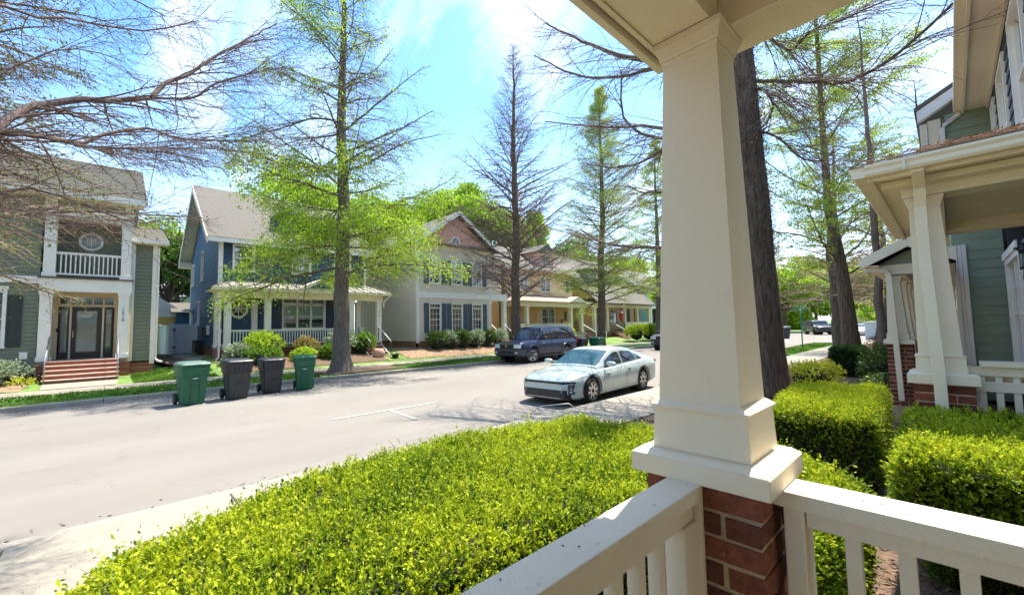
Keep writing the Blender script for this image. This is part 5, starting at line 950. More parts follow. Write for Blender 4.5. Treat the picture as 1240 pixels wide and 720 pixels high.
def shrub(name, label, c, r, n, leaf, m, group=None, wid=.5, per=6, core=True, lumps=5, cat='shrub'):
    root = empty(name, (c[0], c[1], c[2]-r[2]), label, cat, group); PT = []; DR = []
    for k in range(lumps):
        f = 1.0 if lumps == 1 else random.uniform(.5, .75); th = random.random()*6.28; o_ = np.array([math.cos(th)*r[0]*(1-f), math.sin(th)*r[1]*(1-f), random.uniform(-.3, .9)*r[2]*(1-f)])
        d = nrm(RNG.normal(size=(n//lumps, 3))); d[:, 2] = np.where(d[:, 2] < -.5, -d[:, 2], d[:, 2]); PT.append(np.array(c)+o_+d*np.array(r)*f*RNG.uniform(.8, 1.0, (len(d), 1))); DR.append(d)
    PT = np.concatenate(PT); DR = np.concatenate(DR); q = len(PT); i = np.repeat(np.arange(q), per); s = np.tile(np.linspace(0, 1, per), q)
    dr = nrm(DR+np.array([0, 0, .3])+RNG.normal(0, .4, (q, 3))); P3 = PT[i]+dr[i]*(s*leaf*2.2)[:, None]; D3 = nrm(dr[i]+RNG.normal(0, .8, (q*per, 3))); V, Fc = leaves(P3, D3, leaf*RNG.uniform(.6, 1.2, q*per), wid, .3)
    rr = np.clip(.45+.2*s+RNG.normal(0, .22, q*per), 0, 1); npmesh('foliage', V, [Fc], m, parent=root, rnd=np.repeat(rr, 2), kind='stuff')
    if core:
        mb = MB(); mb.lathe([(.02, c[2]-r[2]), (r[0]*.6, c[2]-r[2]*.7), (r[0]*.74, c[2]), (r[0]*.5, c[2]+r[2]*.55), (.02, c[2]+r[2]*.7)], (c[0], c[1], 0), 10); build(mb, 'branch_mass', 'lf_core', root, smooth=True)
    else: tube_part([(c[0], c[1], c[2]-r[2]), (c[0], c[1], c[2])], .02, 'stem', 'twig', root, 5)
    return root
shrub('shrub', 'bright yellow green shrub by the big trunk and the walk', (-2.55, 13.0, .38), (.62, .7, .34), 500, .07, 'lf_yellow')
shrub('shrub', 'dark shrub beside the further brick pier', (-1.15, 13.6, .62), (.5, .7, .55), 600, .06, 'lf_hedge_dk'); shrub('shrub', 'shrub with rust red tips behind the further brick pier', (-1.45, 17.5, .85), (.5, .5, .38), 400, .05, 'lf_red')
shrub('shrub', 'small dark shrub low against the further brick pier', (-.95, 10.6, .45), (.33, .45, .4), 300, .05, 'lf_hedge_dk')
shrub('shrub', 'low silvery shrub under the first house window', (-22.3, -3.0, .52), (.62, 1.15, .42), 900, .09, 'lf_pale'); shrub('small_plant', 'tiny yellow plant in straw near the first steps', (-21.3, -1.95, .28), (.2, .3, .12), 60, .06, 'lf_yellow', core=False, cat='plant')
for i, (y, z, a, b, m_, lb) in enumerate([(5.55, 1.05, .95, .68, 'lf_spring', 'tall light green rhododendron at the left end of the blue porch'), (5.1, .62, .85, .42, 'lf_green', 'low bright green shrub behind the charcoal bins'), (7.3, .95, .48, .45, 'lf_tan', 'small tan and green shrub between two green ones on the blue porch'), (7.0, .55, .5, .32, 'lf_spring', 'low round lime shrub under the tan one'), (8.45, .62, .62, .38, 'lf_green', 'low green shrub left of the big tree trunk'), (9.0, 1.05, .75, .6, 'lf_pale', 'pale flowering shrub behind the tree trunk'), (10.2, .95, .62, .6, 'lf_green', 'green shrub between the tree trunk and the porch steps'), (4.2, .75, .42, .4, 'lf_pale', 'white speckled shrub at the corner of the blue porch')]):
    shrub('porch_shrub', lb, (-22.2-(.35 if z > .9 else -.25), y, z), (a*.75, a, b), 900 if a > .6 else 450, .10, m_)
for i, (y, lb) in enumerate([(14.75, 'first round shrub under the putty house, nearest the downspout corner'), (15.75, 'second round shrub along the putty house from its left corner'), (16.8, 'third round shrub along the putty house, under the middle window'), (17.75, 'fourth and lowest round shrub along the putty house'), (18.8, 'fifth round shrub along the putty house, below the right shutter'), (19.9, 'last round shrub of the putty house, behind the navy car hood')]):
    shrub('foundation_shrub', lb, (-22.4, y+.2, 1.0), (.55, .62, .58), 800, .09, 'lf_pale' if i % 2 else 'lf_hedge_dk', group='round shrubs along the putty house')
for i, (y, lb) in enumerate([(36.0, 'boxy shrub beside the steps of the yellow house'), (38.3, 'boxy shrub in front of the yellow house porch'), (40.9, 'boxy shrub at the far end of the yellow house')]): shrub('foundation_shrub', lb, (-20.6, y, 1.0), (.8, 1.35, .75), 700, .12, 'lf_hedge', group='shrubs of the yellow house')
shrub('shrub', 'yellow green shrub behind the navy car', (-20.8, 25.5, .9), (.7, .9, .7), 500, .11, 'lf_yellow')
# ---------------------------------------------------------------- grass blades, litter
def blades(name, label, n, x0, x1, y0, y1, zf, hgt, m='lf_grass', keep=None, wide=.35):
    X = RNG.uniform(x0, x1, n); Y = RNG.uniform(y0, y1, n)
    if keep is not None: k = keep(X, Y); X, Y = X[k], Y[k]
    Z = np.array([zf(a, b) for a, b in zip(X, Y)]); d = RNG.normal(0, .5, (len(X), 3)); d[:, 2] = 1
    V, Fc = leaves(np.stack([X, Y, Z], -1), d, hgt*RNG.uniform(.5, 1.3, len(X)), wide, .2); o = npmesh(name, V, [Fc], m, rnd=np.repeat(np.clip(.5+.25*np.sin(X*2.1+Y*1.3)+RNG.normal(0, .2, len(X)), 0, 1), 2), kind='stuff'); o['label'] = label; return o
blades('verge_grass', 'short green grass on the verge along the far kerb', 26000, -18.2, -16.15, -4, 26, lambda x, y: .11, .085, keep=lambda X, Y: (wob(X*.5, Y*.35) > -.35) & ~((X > -18.3) & (Y > 5.8) & (Y < 9.5)))
blades('lawn_grass', 'sunny lawn beside the first brick steps', 12000, -23.5, -19.9, .75, 3.2, gh, .08, keep=lambda X, Y: wob(X*.7, Y*.7) > -.3)
blades('island_grass', 'lit green grass around the street sign', 5000, -7.2, -5.65, 25, 38, lambda x, y: .12, .09)
n = 7000; Pp = np.stack([RNG.uniform(-.45, 1.6, n), RNG.uniform(1.6, 5.6, n), RNG.uniform(.118, .135, n)], -1); V, Fc = leaves(Pp, RNG.normal(size=(n, 3))*[1, 1, .12], RNG.uniform(.02, .09, n), .16, .15)
o = npmesh('mulch_litter', V, [Fc], 'lf_litter', rnd=np.repeat(RNG.random(n)**1.3, 2), kind='stuff'); o['label'] = 'bark chips and dry leaves on the mulch below the right railing'
n = 9000; Y_ = RNG.uniform(10, 23, n); X_ = RNG.uniform(-23.3, -20.5, n); Pp = np.stack([X_, Y_, np.array([gh(a, b) for a, b in zip(X_, Y_)])+.03], -1); V, Fc = leaves(Pp, RNG.normal(size=(n, 3))*[1, 1, .15], RNG.uniform(.05, .14, n), .12, .15)
o = npmesh('straw_litter', V, [Fc], 'lf_litter', rnd=np.repeat(.4+.6*RNG.random(n), 2), kind='stuff'); o['label'] = 'loose pine straw in front of the putty house'

def litter(name, label, n, x0, x1, y0, y1, z, m='lf_litter', L=(.02, .07)):
    X = x0+(x1-x0)*RNG.random(n)**2.2; P_ = np.stack([X, RNG.uniform(y0, y1, n), np.full(n, z)+RNG.uniform(0, .008, n)], -1); V, Fc = leaves(P_, RNG.normal(size=(n, 3))*[1, 1, .12], RNG.uniform(L[0], L[1], n), .35, .2); o = npmesh(name, V, [Fc], m, rnd=np.repeat(RNG.random(n)**1.4, 2), kind='stuff'); o['label'] = label
litter('gutter_litter', 'dry leaf bits lying in the far gutter', 3000, -15.95, -14.9, -5, 26, .006); litter('gutter_litter', 'dry leaf bits lying in the near gutter', 1500, -5.66, -6.2, -2, 22, .004); litter('walk_litter', 'dry leaf bits scattered on the near walk', 500, -4.1, -5.4, -1.5, 14, .146, L=(.01, .035))
# ---------------------------------------------------------------- wheelie bins
def bin_(label, loc, rz, kind, s=1.0):
    g = kind == 'green'; m = 'bin_green' if g else 'bin_dk'
    r = empty('wheelie_bin', loc, label, 'wheelie bin', 'bins set out at the kerb', rz, rotated=True); r.scale = (s, s, s)
    def loop(w, d0, d1, z, c=.05, n=3):      # rounded rectangle, front is -y
        pts = []
        for (cx, cy, a0) in ((w-c, d1-c, 0), (-w+c, d1-c, 90), (-w+c, d0+c, 180), (w-c, d0+c, 270)):
            for i in range(n+1): a = R(a0+90*i/n); pts.append((cx+c*math.cos(a), cy+c*math.sin(a), z))
        return pts
    def loft(loops, cap=True):
        mb = MB(); n = len(loops[0]); vs = [p for l in loops for p in l]; fs = [(i*n+k, i*n+(k+1) % n, (i+1)*n+(k+1) % n, (i+1)*n+k) for i in range(len(loops)-1) for k in range(n)]
        if cap: fs += [tuple(range(n))[::-1], tuple((len(loops)-1)*n+k for k in range(n))]
        mb.add(vs, fs); return mb
    body = loft([loop(.225, -.24, .20, .02), loop(.235, -.25, .22, .10), loop(.27, -.31, .31, .70), loop(.272, -.315, .315, .715), loop(.295, -.335, .345, .73), loop(.305, -.35, .36, .95), loop(.315, -.365, .375, .955), loop(.315, -.365, .375, 1.0)])
    b = build(body, 'body', m, r); b.data.shade_smooth(); b.data.set_sharp_from_angle(angle=R(30))
    lid = loft([loop(.32, -.40, .36, 1.001, .06), loop(.325, -.405, .37, 1.02, .06), loop(.31, -.38, .36, 1.05, .07), loop(.24, -.26, .30, 1.085, .08)]); l = build(lid, 'lid', 'bin_lid' if kind == 'green' and 'faded' in label else m, r); l.data.shade_smooth(); l.data.set_sharp_from_angle(angle=R(30))
    mb = MB(); mb.tube([(-.22, .40, 1.0), (.22, .40, 1.0)], .018, 8); mb.box(-.23, -.2, .34, .41, .95, 1.01); mb.box(.2, .23, .34, .41, .95, 1.01); build(mb, 'handle', m, r)
    for x in (-.17, .17): build(MB().box(x-.02, x+.02, .33, .44, .99, 1.05), 'hinge', m, l)
    for x in (-1, 1):
        w = build(MB().lathe([(.03, -.03), (.13, -.03), (.14, -.015), (.14, .015), (.13, .03), (.03, .03)], (x*.265, .29, .14), 20, 'x'), 'wheel', 'tyre', r); build(MB().lathe([(.07, -.034), (.07, .034)], (x*.265, .29, .14), 12, 'x'), 'hub', m, w)
    build(MB().tube([(-.26, .29, .14), (.26, .29, .14)], .015, 6), 'axle', 'black', r)
    fy = lambda z: -.25-.06*(z-.1)/.6
    def slab(x0, x1, z0, z1, o, th, nm, arch=False):
        mb = MB(); pts = [(x0, z0), (x1, z0), (x1*.9 if arch else x1, z1), (x0*.9 if arch else x0, z1)]
        if arch: pts = [(x0*1.15, z0), (x1*1.15, z0), (x1, z1-.12), (x1*.75, z1-.03), (x1*.3, z1), (x0*.3, z1), (x0*.75, z1-.03), (x0, z1-.12)]
        mb.add([(x, fy(z)-o, z) for x, z in pts]+[(x, fy(z)-o+th, z) for x, z in pts], [tuple(range(len(pts)))]+[(i, (i+1) % len(pts), (i+1) % len(pts)+len(pts), i+len(pts)) for i in range(len(pts))]); return build(mb, nm, m, r, bevel=.004)
    if g:
        slab(-.10, -.085, .05, .62, .018, .02, 'front_rib'); slab(.085, .10, .05, .62, .018, .02, 'front_rib'); slab(-.10, .10, .60, .625, .022, .03, 'front_rib'); slab(-.08, .08, .46, .475, .012, .012, 'grab_bar')
        mb = MB(); mb.hexa([(-.21, -.352, .76), (.10, -.352, .76), (.10, -.34, .76), (-.21, -.34, .76)], [(-.22, -.372, .94), (.21, -.372, .94), (.21, -.34, .94), (-.22, -.34, .94)]); build(mb, 'stamped_panel', m, r, bevel=.006)
        build(MB().box(-.06, .05, -.3135, -.311, .655, .672), 'white_lettering', 'plate', r)
    else:
        slab(-.11, .11, .05, .42, .014, .02, 'arched_panel', True); slab(-.07, .07, .46, .58, .014, .02, 'arched_panel', True); slab(-.10, .10, .43, .445, .02, .02, 'grab_bar')
        for x in (-.26, -.15, -.04, .07, .18): build(MB().box(x, x+.025, -.362, -.33, .75, .94), 'collar_rib', m, r, bevel=.004)
    return r
bin_('green bin with a pale faded lid, nearest the brick steps', (-13.62, 1.62, .02), R(90+8), 'green', 1.0)
bin_('charcoal bin with arched front panel, second from the brick steps', (-13.70, 2.62, .02), R(90+4), 'dark', 1.0)
bin_('smaller charcoal bin between the charcoal bin and the right green bin', (-14.15, 3.58, .015), R(90), 'dark', .96)
bin_('green bin with dark green lid nearest the big street tree', (-14.1, 4.50, .015), R(90-14), 'green', .98)
bin_('green bin on the kerb past the navy car', (-14.6, 20.9, .0), R(95), 'green'); bin_('charcoal bin close behind the navy car', (-15.0, 19.9, .0), R(90), 'dark')
bin_('green bin far down the street by the black pickup', (-13.6, 58, .0), R(45), 'green', 1.1); bin_('charcoal bin far down the street at the left edge', (-11.7, 49.5, .0), R(45), 'dark', 1.1)
# ---------------------------------------------------------------- cars
def pch(xs, tab, x):
    """smooth interpolation of a station table"""
    tab = np.asarray(tab, float); xs = np.asarray(xs, float); o = np.argsort(xs); X = xs[o]; T = tab[o]; h = np.diff(X); dl = np.diff(T, axis=0)/h[:, None]; m = np.zeros_like(T)
    m[1:-1] = np.where(dl[:-1]*dl[1:] > 0, 2*dl[:-1]*dl[1:]/(dl[:-1]+dl[1:]+1e-12), 0); m[0] = dl[0]; m[-1] = dl[-1]
    x = np.clip(np.atleast_1d(x), X[0], X[-1]); i = np.clip(np.searchsorted(X, x)-1, 0, len(X)-2); t = ((x-X[i])/h[i])[:, None]; hh = h[i][:, None]
    return T[i]*(1+2*t)*(1-t)**2+m[i]*hh*t*(1-t)**2+T[i+1]*t*t*(3-2*t)+m[i+1]*hh*t*t*(t-1)
def car(name, label, cat, loc, rz, S, paint, group=None, detail=2):
    r = empty(name, loc, label, cat, group, rz, rotated=True)
    bx_ = [q[0] for q in S['body']]; bt = [q[1:] for q in S['body']]
    def B(x, j):         # body section point, j 0..8 (continuous)
        zb, zs, w, zc, wt = pch(bx_, bt, x)[0]; h = zs-zb
        P_ = [(0, zb), (w*.88, zb), (w*.975, zb+.10*h), (w, zb+.45*h), (w*.992, zb+.78*h), ((w*.97+wt)*.5+.01, zs-.015), (wt, zs+.35*(zc-zs)), (wt*.55, zc-.25*(zc-zs)*.5), (0, zc)]
        i = min(int(j), 7); t = j-i; a, b = P_[i], P_[i+1]; return Vector((x, a[0]+(b[0]-a[0])*t, a[1]+(b[1]-a[1])*t))
    gx = [q[0] for q in S['house']]; gt = [q[1:] for q in S['house']]
    def G(x, t):
        t = min(t, 1.0)
        zt, wb, wr = pch(gx, gt, x)[0]; zb = pch(bx_, bt, x)[0][1]-.03; s = min(1, max(0, (zt-zb)/.35)); tu = S.get('tuck', 1)
        P_ = [(0, wb, zb), (.5, wr+.035*tu, zt-.10*s), (.58, wr+.005, zt-.045*s), (.68, wr*.9, zt-.018*s), (1, 0, zt+.012)]
        for k in range(4):
            if t <= P_[k+1][0]+1e-9: u = (t-P_[k][0])/(P_[k+1][0]-P_[k][0]); return Vector((x, P_[k][1]+(P_[k+1][1]-P_[k][1])*u+(.02*math.sin(math.pi*u) if k == 0 else 0), P_[k][2]+(P_[k+1][2]-P_[k][2])*u))
    def shell(fn, xs, ts, nm, m, par=r, cap=True):
        mb = MB(); K = len(ts); rows = []
        for x in xs:
            h_ = [fn(x, t) for t in ts]; rows += h_+[Vector((p.x, -p.y, p.z)) for p in h_[::-1][(1 if abs(h_[-1].y) < 1e-6 else 0):(len(h_)-1 if abs(h_[0].y) < 1e-6 else len(h_))]]
        n = len(rows)//len(xs); closed = abs(fn(xs[0], ts[0]).y) < 1e-6
        fs = [(i*n+k, i*n+(k+1) % n, (i+1)*n+(k+1) % n, (i+1)*n+k) for i in range(len(xs)-1) for k in range(n if closed else n-1)]
        if cap: fs += [tuple(range(n))[::-1], tuple((len(xs)-1)*n+k for k in range(n))]
        mb.add(rows, fs); o = build(mb, nm, m, par); return o
    xs = sorted(set([S['body'][0][0]-.0, S['body'][-1][0]]+list(np.linspace(S['body'][-1][0], S['body'][0][0], 54))), reverse=True)
    body = shell(B, xs, [0, 1, 1.5, 2, 2.5, 3, 3.5, 4, 4.5, 5, 5.5, 6, 6.5, 7, 7.5, 8], 'body', paint)
    wr_ = S['wr']; ww = S['ww']; ax = S['axles']; tw = S['track']
    bpy.context.view_layer.update()
    cut = MB()
    for a in ax:
        for s in (-1, 1): cut.lathe([(wr_*1.13, s*(tw-ww-.10)), (wr_*1.13, s*(tw+.4))], (a, 0, wr_+.01), 28, 'y')
    co = build(cut, 'cutter', 'black', None); co.matrix_world = Matrix.Identity(4)
    tmp = D.objects.new('tmp', body.data); COL.objects.link(tmp); bo = tmp.modifiers.new('b', 'BOOLEAN'); bo.object = co; bo.operation = 'DIFFERENCE'; bo.solver = 'EXACT'
    dg = bpy.context.evaluated_depsgraph_get(); nm_ = D.meshes.new_from_object(tmp.evaluated_get(dg)); D.objects.remove(tmp); D.objects.remove(co)
    if len(nm_.polygons) > 100: body.data = nm_
    body.data.materials.clear(); body.data.materials.append(M[paint]); body.data.shade_smooth(); body.data.set_sharp_from_angle(angle=R(28))
    gxs = list(np.linspace(gx[0], gx[-1], 34)); cab = shell(G, gxs, [0, .12, .25, .38, .5, .54, .58, .63, .68, .78, .9, 1], 'roof', paint, cap=True); cab.data.shade_smooth(); cab.data.set_sharp_from_angle(angle=R(30))
    def patch(fn, xa, xb, t0, t1, nm, m, par=r, off=.006, nx=10, nt_=5, sides=(1, -1), mirror_join=False):
        out_ = []
        for sd_ in sides:
            mb = MB(); V = []; C_ = []
            for i in range(nx+1):
                for k in range(nt_+1):
                    t = t0+(t1-t0)*k/nt_; a = xa(t) if callable(xa) else xa; b = xb(t) if callable(xb) else xb; x = a+(b-a)*i/nx
                    p = fn(x, t); e = 1e-3; du = fn(x+e, t)-fn(x-e, t); dv = fn(x, min(t+e*5, t1+.01))-fn(x, max(t-e*5, 0)); nn = du.cross(dv); nn = nn.normalized() if nn.length > 1e-9 else Vector((0, 1, 0))
                    if nn.dot(Vector((0, p.y, p.z-.4))) < 0: nn = -nn
                    q = p+nn*off; V.append((q.x, q.y*sd_, q.z))
            mb.add(V, [(i*(nt_+1)+k, (i+1)*(nt_+1)+k, (i+1)*(nt_+1)+k+1, i*(nt_+1)+k+1) for i in range(nx) for k in range(nt_)])
            if mirror_join:
                k0 = len(mb.v); mb.add([(x, -y, z) for x, y, z in V], [(i*(nt_+1)+k, (i+1)*(nt_+1)+k, (i+1)*(nt_+1)+k+1, i*(nt_+1)+k+1) for i in range(nx) for k in range(nt_)])
            out_.append(build(mb, nm, m, par, smooth=True))
            if mirror_join: break
        return out_
    for (a, b, t0, t1) in S['side']: patch(G, a, b, t0, t1, 'side_window', 'carglass')
    patch(G, S['wind'][0], S['wind'][1], .60, 1.0, 'windscreen', S.get('wsm', 'windscreen'), mirror_join=True, nx=14, nt_=6); patch(G, S['rear'][0], S['rear'][1], .62, 1.0, 'rear_window', 'carglass', mirror_join=True)
    for (a, b, j0, j1, m_) in S.get('clad', []): patch(B, a, b, j0, j1, 'cladding', m_, off=.006, nx=16)
    for a, b in S.get('doors', []):
        for sd_ in (1, -1):
            mb = MB()
            for x in (a, b):
                for k in range(8):
                    j0, j1 = 1.6+k*.44, 1.6+(k+1)*.44; p, q = B(x, j0), B(x, j1); p2, q2 = p+Vector((.006, .0, 0)), q+Vector((.006, .0, 0))
                    mb.add([(v.x, (v.y+.003)*sd_, v.z) for v in (p, p2, q2, q)], [(0, 1, 2, 3)])
            build(mb, 'door_gap', 'blackp', r)
            p = B(a+(b-a)*.12, 4.35); hb_ = MB(); hb_.box(p.x, p.x+.17*(1 if b > a else -1), (p.y+.002)*sd_, (p.y+.032)*sd_, p.z-.014, p.z+.014); build(hb_, 'door_handle', S.get('handle', paint), r, bevel=.006)
    # wheels
    for a in ax:
        for s in (-1, 1):
            wz = S.get('steer', 0) if a == ax[0] else 0
            w = D.objects.new('wheel', None); COL.objects.link(w); w.parent = r; w.location = (a, s*(tw-ww/2), wr_); w.rotation_euler = (0, random.uniform(-.5, .5), 0); w.rotation_euler.z = wz; ORG[w.name] = Vector((0, 0, 0))
            t = build(MB().lathe([(wr_*.66, -ww/2), (wr_*.9, -ww/2), (wr_*.985, -ww*.40), (wr_, -ww*.3), (wr_, ww*.3), (wr_*.985, ww*.40), (wr_*.9, ww/2), (wr_*.66, ww/2), (wr_*.64, 0), (wr_*.66, -ww/2)], (0, 0, 0), 36, 'y', caps=False), 'tyre', 'tyre', w, smooth=True); t.data.set_sharp_from_angle(angle=R(40))
            yo = s*ww/2; build(MB().lathe([(.01, yo*.70), (wr_*.62, yo*.70), (wr_*.66, yo*.97)], (0, 0, 0), 30, 'y', caps=False), 'rim', 'rim_dk', w)
            build(MB().lathe([(wr_*.62, yo*.92), (wr_*.69, yo*1.02), (wr_*.70, yo*.9)], (0, 0, 0), 36, 'y', caps=False), 'rim_lip', 'rim', w, smooth=True)
            ns = S.get('spokes', 5)
            for k in range(ns):
                th = 2*math.pi*k/ns; mb = MB(); c, s_ = math.cos(th), math.sin(th); wd0, wd1 = .035, S.get('sw', .055)
                P_ = [(.05, -wd0), (wr_*.66, -wd1), (wr_*.66, wd1), (.05, wd0)]; mb.prism([(c*x-s_*z, yo*.80, s_*x+c*z) for x, z in P_], (0, yo*.14, 0)); build(mb, 'spoke', 'rim', w)
            mb = MB(); mb.lathe([(wr_*1.12, s*(tw-ww-.09)), (wr_*1.12, s*(tw-.03))], (a, 0, wr_+.01), 24, 'y'); mb.f = mb.f[:-2]; mb.add([(a+wr_*1.12*math.cos(q), s*(tw-ww-.09), wr_+.01+wr_*1.12*math.sin(q)) for q in np.linspace(0, 6.283, 25)[:-1]], [tuple(range(24))]); build(mb, 'wheel_well', 'tyre', r)
    # mirrors
    mx_, mz, my = S['mirror']
    for s in (1, -1):
        m_ = build(MB().lathe([(.02, -.13), (.07, -.12), (.085, -.04), (.08, .06), (.05, .12), (.01, .13)], (0, 0, 0), 12, 'y'), 'mirror', S.get('mirror_m', paint), r, smooth=True); m_.location = (mx_, s*(my+.13), mz); m_.scale = (.75, 1, .8)
        build(MB().box(mx_-.02, mx_+.03, s*(my-.06), s*(my+.05), mz-.06, mz-.02), 'mirror_arm', 'blackp', r)
    def nose(z0, z1, y0, y1, nm, m, tab, off=.01, par=r, n=14, x2=None, both=False):
        def f_(y, z):
            best = None; zc_ = z
            for x in np.linspace(S['body'][0][0], S['body'][0][0]-.7, 60):
                pts = [B(x, j) for j in (1, 1.5, 2, 2.5, 3, 3.5, 4, 4.5, 5)]; zz_ = [p.z for p in pts]
                if zz_[0]-.03 <= zc_ <= zz_[-1]+.12 and np.interp(zc_, zz_, [p.y for p in pts]) >= abs(y): best = x; break
            return (best if best is not None else S['body'][0][0]-.7)
        mb = MB()
        rng_ = [(y0, y1)]+([(-y1, -y0)] if both else [])
        for (a, b) in rng_:
            V = []
            for i in range(n+1):
                y = a+(b-a)*i/n; xx = max(f_(y, z0), f_(y, (z0+z1)/2), f_(y, z1))+off
                for (z, o_) in ((z0, 0), (z1, 0), (z1, -.06), (z0, -.06)): V.append((xx+o_, y, z))
            fs = [(i*4+k, (i+1)*4+k, (i+1)*4+(k+1) % 4, i*4+(k+1) % 4) for i in range(n) for k in range(4)]+[(0, 1, 2, 3), (4*n+3, 4*n+2, 4*n+1, 4*n)]; mb.add(V, fs)
        return build(mb, nm, m, par)
    r_ = dict(r=r, B=B, G=G, nose=nose, patch=patch); S['extra'](r_) if detail else None
    return r
SED = dict(body=[(2.235, .24, .58, .56, .62, .46), (2.20, .20, .63, .64, .67, .52), (2.06, .17, .69, .76, .73, .64), (1.8, .16, .745, .86, .81, .74), (1.36, .16, .79, .925, .87, .79), (.9, .16, .83, .925, .925, .80), (.3, .16, .87, .925, .94, .79), (-.5, .16, .905, .925, .95, .79), (-1.3, .17, .94, .93, .985, .79), (-1.8, .19, .965, .925, 1.03, .76), (-2.2, .24, .97, .89, 1.06, .70), (-2.38, .34, .95, .82, 1.045, .62), (-2.44, .5, .86, .72, .92, .55)],
  house=[(.92, .935, .74, .72), (.62, 1.10, .81, .68), (.18, 1.33, .815, .63), (-.1, 1.405, .815, .60), (-.5, 1.42, .81, .59), (-1.0, 1.38, .80, .57), (-1.55, 1.25, .77, .55), (-2.15, 1.07, .70, .52)], wr=.335, ww=.225, axles=(1.37, -1.36), track=.905,
  side=[(lambda t: -.30, lambda t: .74-.5*t, .10, .47), (lambda t: -1.22+.1*t, lambda t: -.37, .10, .47), (lambda t: -1.72+.5*t, lambda t: -1.28+.1*t, .12, .44)], wind=(.14, .86), rear=(-1.35, -2.05),
  clad=[(-1.0, 1.0, .9, 1.95, 'blackp')], doors=[(.82, -.33), (-.35, -1.15)], mirror=(.72, .99, .90), mirror_m='mist', spokes=8, sw=.030)
SEDLOC, SEDROT = (-6.77, 9.43, .012), R(3.0)
for k_ in ('body', 'house'): SED[k_] = [((q[0],)+tuple(v*(.93 if i in ((0, 1, 3) if k_ == 'body' else (0,)) else 1) for i, v in enumerate(q[1:]))) for q in SED[k_]]
SED['wr'] = .322; SED['mirror'] = (.66, .93, .90)
def sed_extra(c):
    nose, r, patch, B = c['nose'], c['r'], c['patch'], c['B']; tab = ([0, .45, .62, .74, .82, .89], [2.245, 2.232, 2.20, 2.12, 2.02, 1.8])
    nose(.545, .592, -.80, .80, 'light_bar', 'blackp', tab, .014); nose(.598, .606, -.76, .76, 'bonnet_edge', 'mist', tab, .006)
    nose(.205, .40, -.74, .74, 'lower_grille', 'blackp', tab, .008); nose(.165, .20, -.74, .74, 'chin_strip', 'blackp', tab, .016); nose(.20, .215, -.66, .66, 'chin_trim', 'rim', tab, .018)
    for s in (1, -1):
        a, b = (.70, .79) if s > 0 else (-.79, -.70)
        h_ = nose(.30, .53, a+.0, b, 'headlight', 'greycar', tab, .006, n=6); [nose(z_, z_+.035, a+.03, b-.03, 'lamp_cell', 'lamp', tab, .012, par=h_, n=3) for z_ in (.34, .40, .46)]
        pass
        build(MB().box(-2.43, -2.30, s*.45, s*.82, .76, .83), 'tail_light', 'lampred', r, bevel=.01)
    patch(B, 1.0, 1.72, 4.95, 5.02, 'wing_crease', 'mist', off=.008)
    mb = MB(); mb.box(.2, -1.9, -.01, .01, 1.0, 1.005)
    for a_ in (1.37, -1.36):
        for s in (1, -1):
            mb = MB(); V = []; n = 20
            for i in range(n+1):
                th = math.pi*(-.06+1.12*i/n)
                for (q, o_) in ((.322*1.13, .004), (.322*1.24, .004)): x = a_+q*math.cos(th); z = .332+q*math.sin(th); zb, zs, w_, zc, wt = pch([t[0] for t in SED['body']], [t[1:] for t in SED['body']], x)[0]; V.append((x, s*(w_*(.985+.015*min(1, max(0, (z-zb)/(zs-zb)/.4)))+o_), z))
            mb.add(V, [(2*i, 2*i+1, 2*i+3, 2*i+2) for i in range(n)]); build(mb, 'arch_trim', 'blackp', r)
SED['extra'] = sed_extra
sd_ = car('parked_sedan', 'pale mint sedan parked beside the near kerb', 'car', SEDLOC, R(-90)+SEDROT, SED, 'mist'); sd_.scale = (.935, .935, .935)
SUV = dict(body=[(2.36, .44, .90, .78, .98, .70), (2.30, .36, .98, .88, 1.02, .76), (2.1, .32, 1.02, .945, 1.08, .80), (1.5, .32, 1.05, .965, 1.13, .82), (.95, .34, 1.08, .97, 1.17, .84), (.2, .34, 1.10, .97, 1.15, .84), (-1.0, .34, 1.10, .97, 1.15, .84), (-2.0, .36, 1.10, .96, 1.15, .84), (-2.38, .44, 1.08, .93, 1.12, .82), (-2.45, .5, 1.0, .88, 1.05, .78)],
  house=[(1.12, 1.12, .78, .77), (.85, 1.38, .86, .78), (.55, 1.70, .87, .76), (.25, 1.80, .87, .74), (-.6, 1.83, .87, .74), (-1.7, 1.81, .87, .73), (-2.2, 1.74, .86, .73), (-2.38, 1.40, .86, .76), (-2.44, 1.12, .85, .78)], tuck=1.5, wr=.385, ww=.26, axles=(1.46, -1.39), track=.95,
  side=[(lambda t: -.02, lambda t: .93-.50*t, .08, .47), (lambda t: -.92, lambda t: -.09, .08, .47), (lambda t: -2.05+.12*t, lambda t: -1.0, .08, .47)], wind=(.52, 1.05), rear=(-2.25, -2.40),
  clad=[(-2.3, 2.2, .95, 2.75, 'greycar')], doors=[(.85, -.05), (-.07, -.95)], mirror=(.72, 1.22, .97), mirror_m='blackp', spokes=5, sw=.07, steer=R(-26), handle='chrome', wsm='carglass')
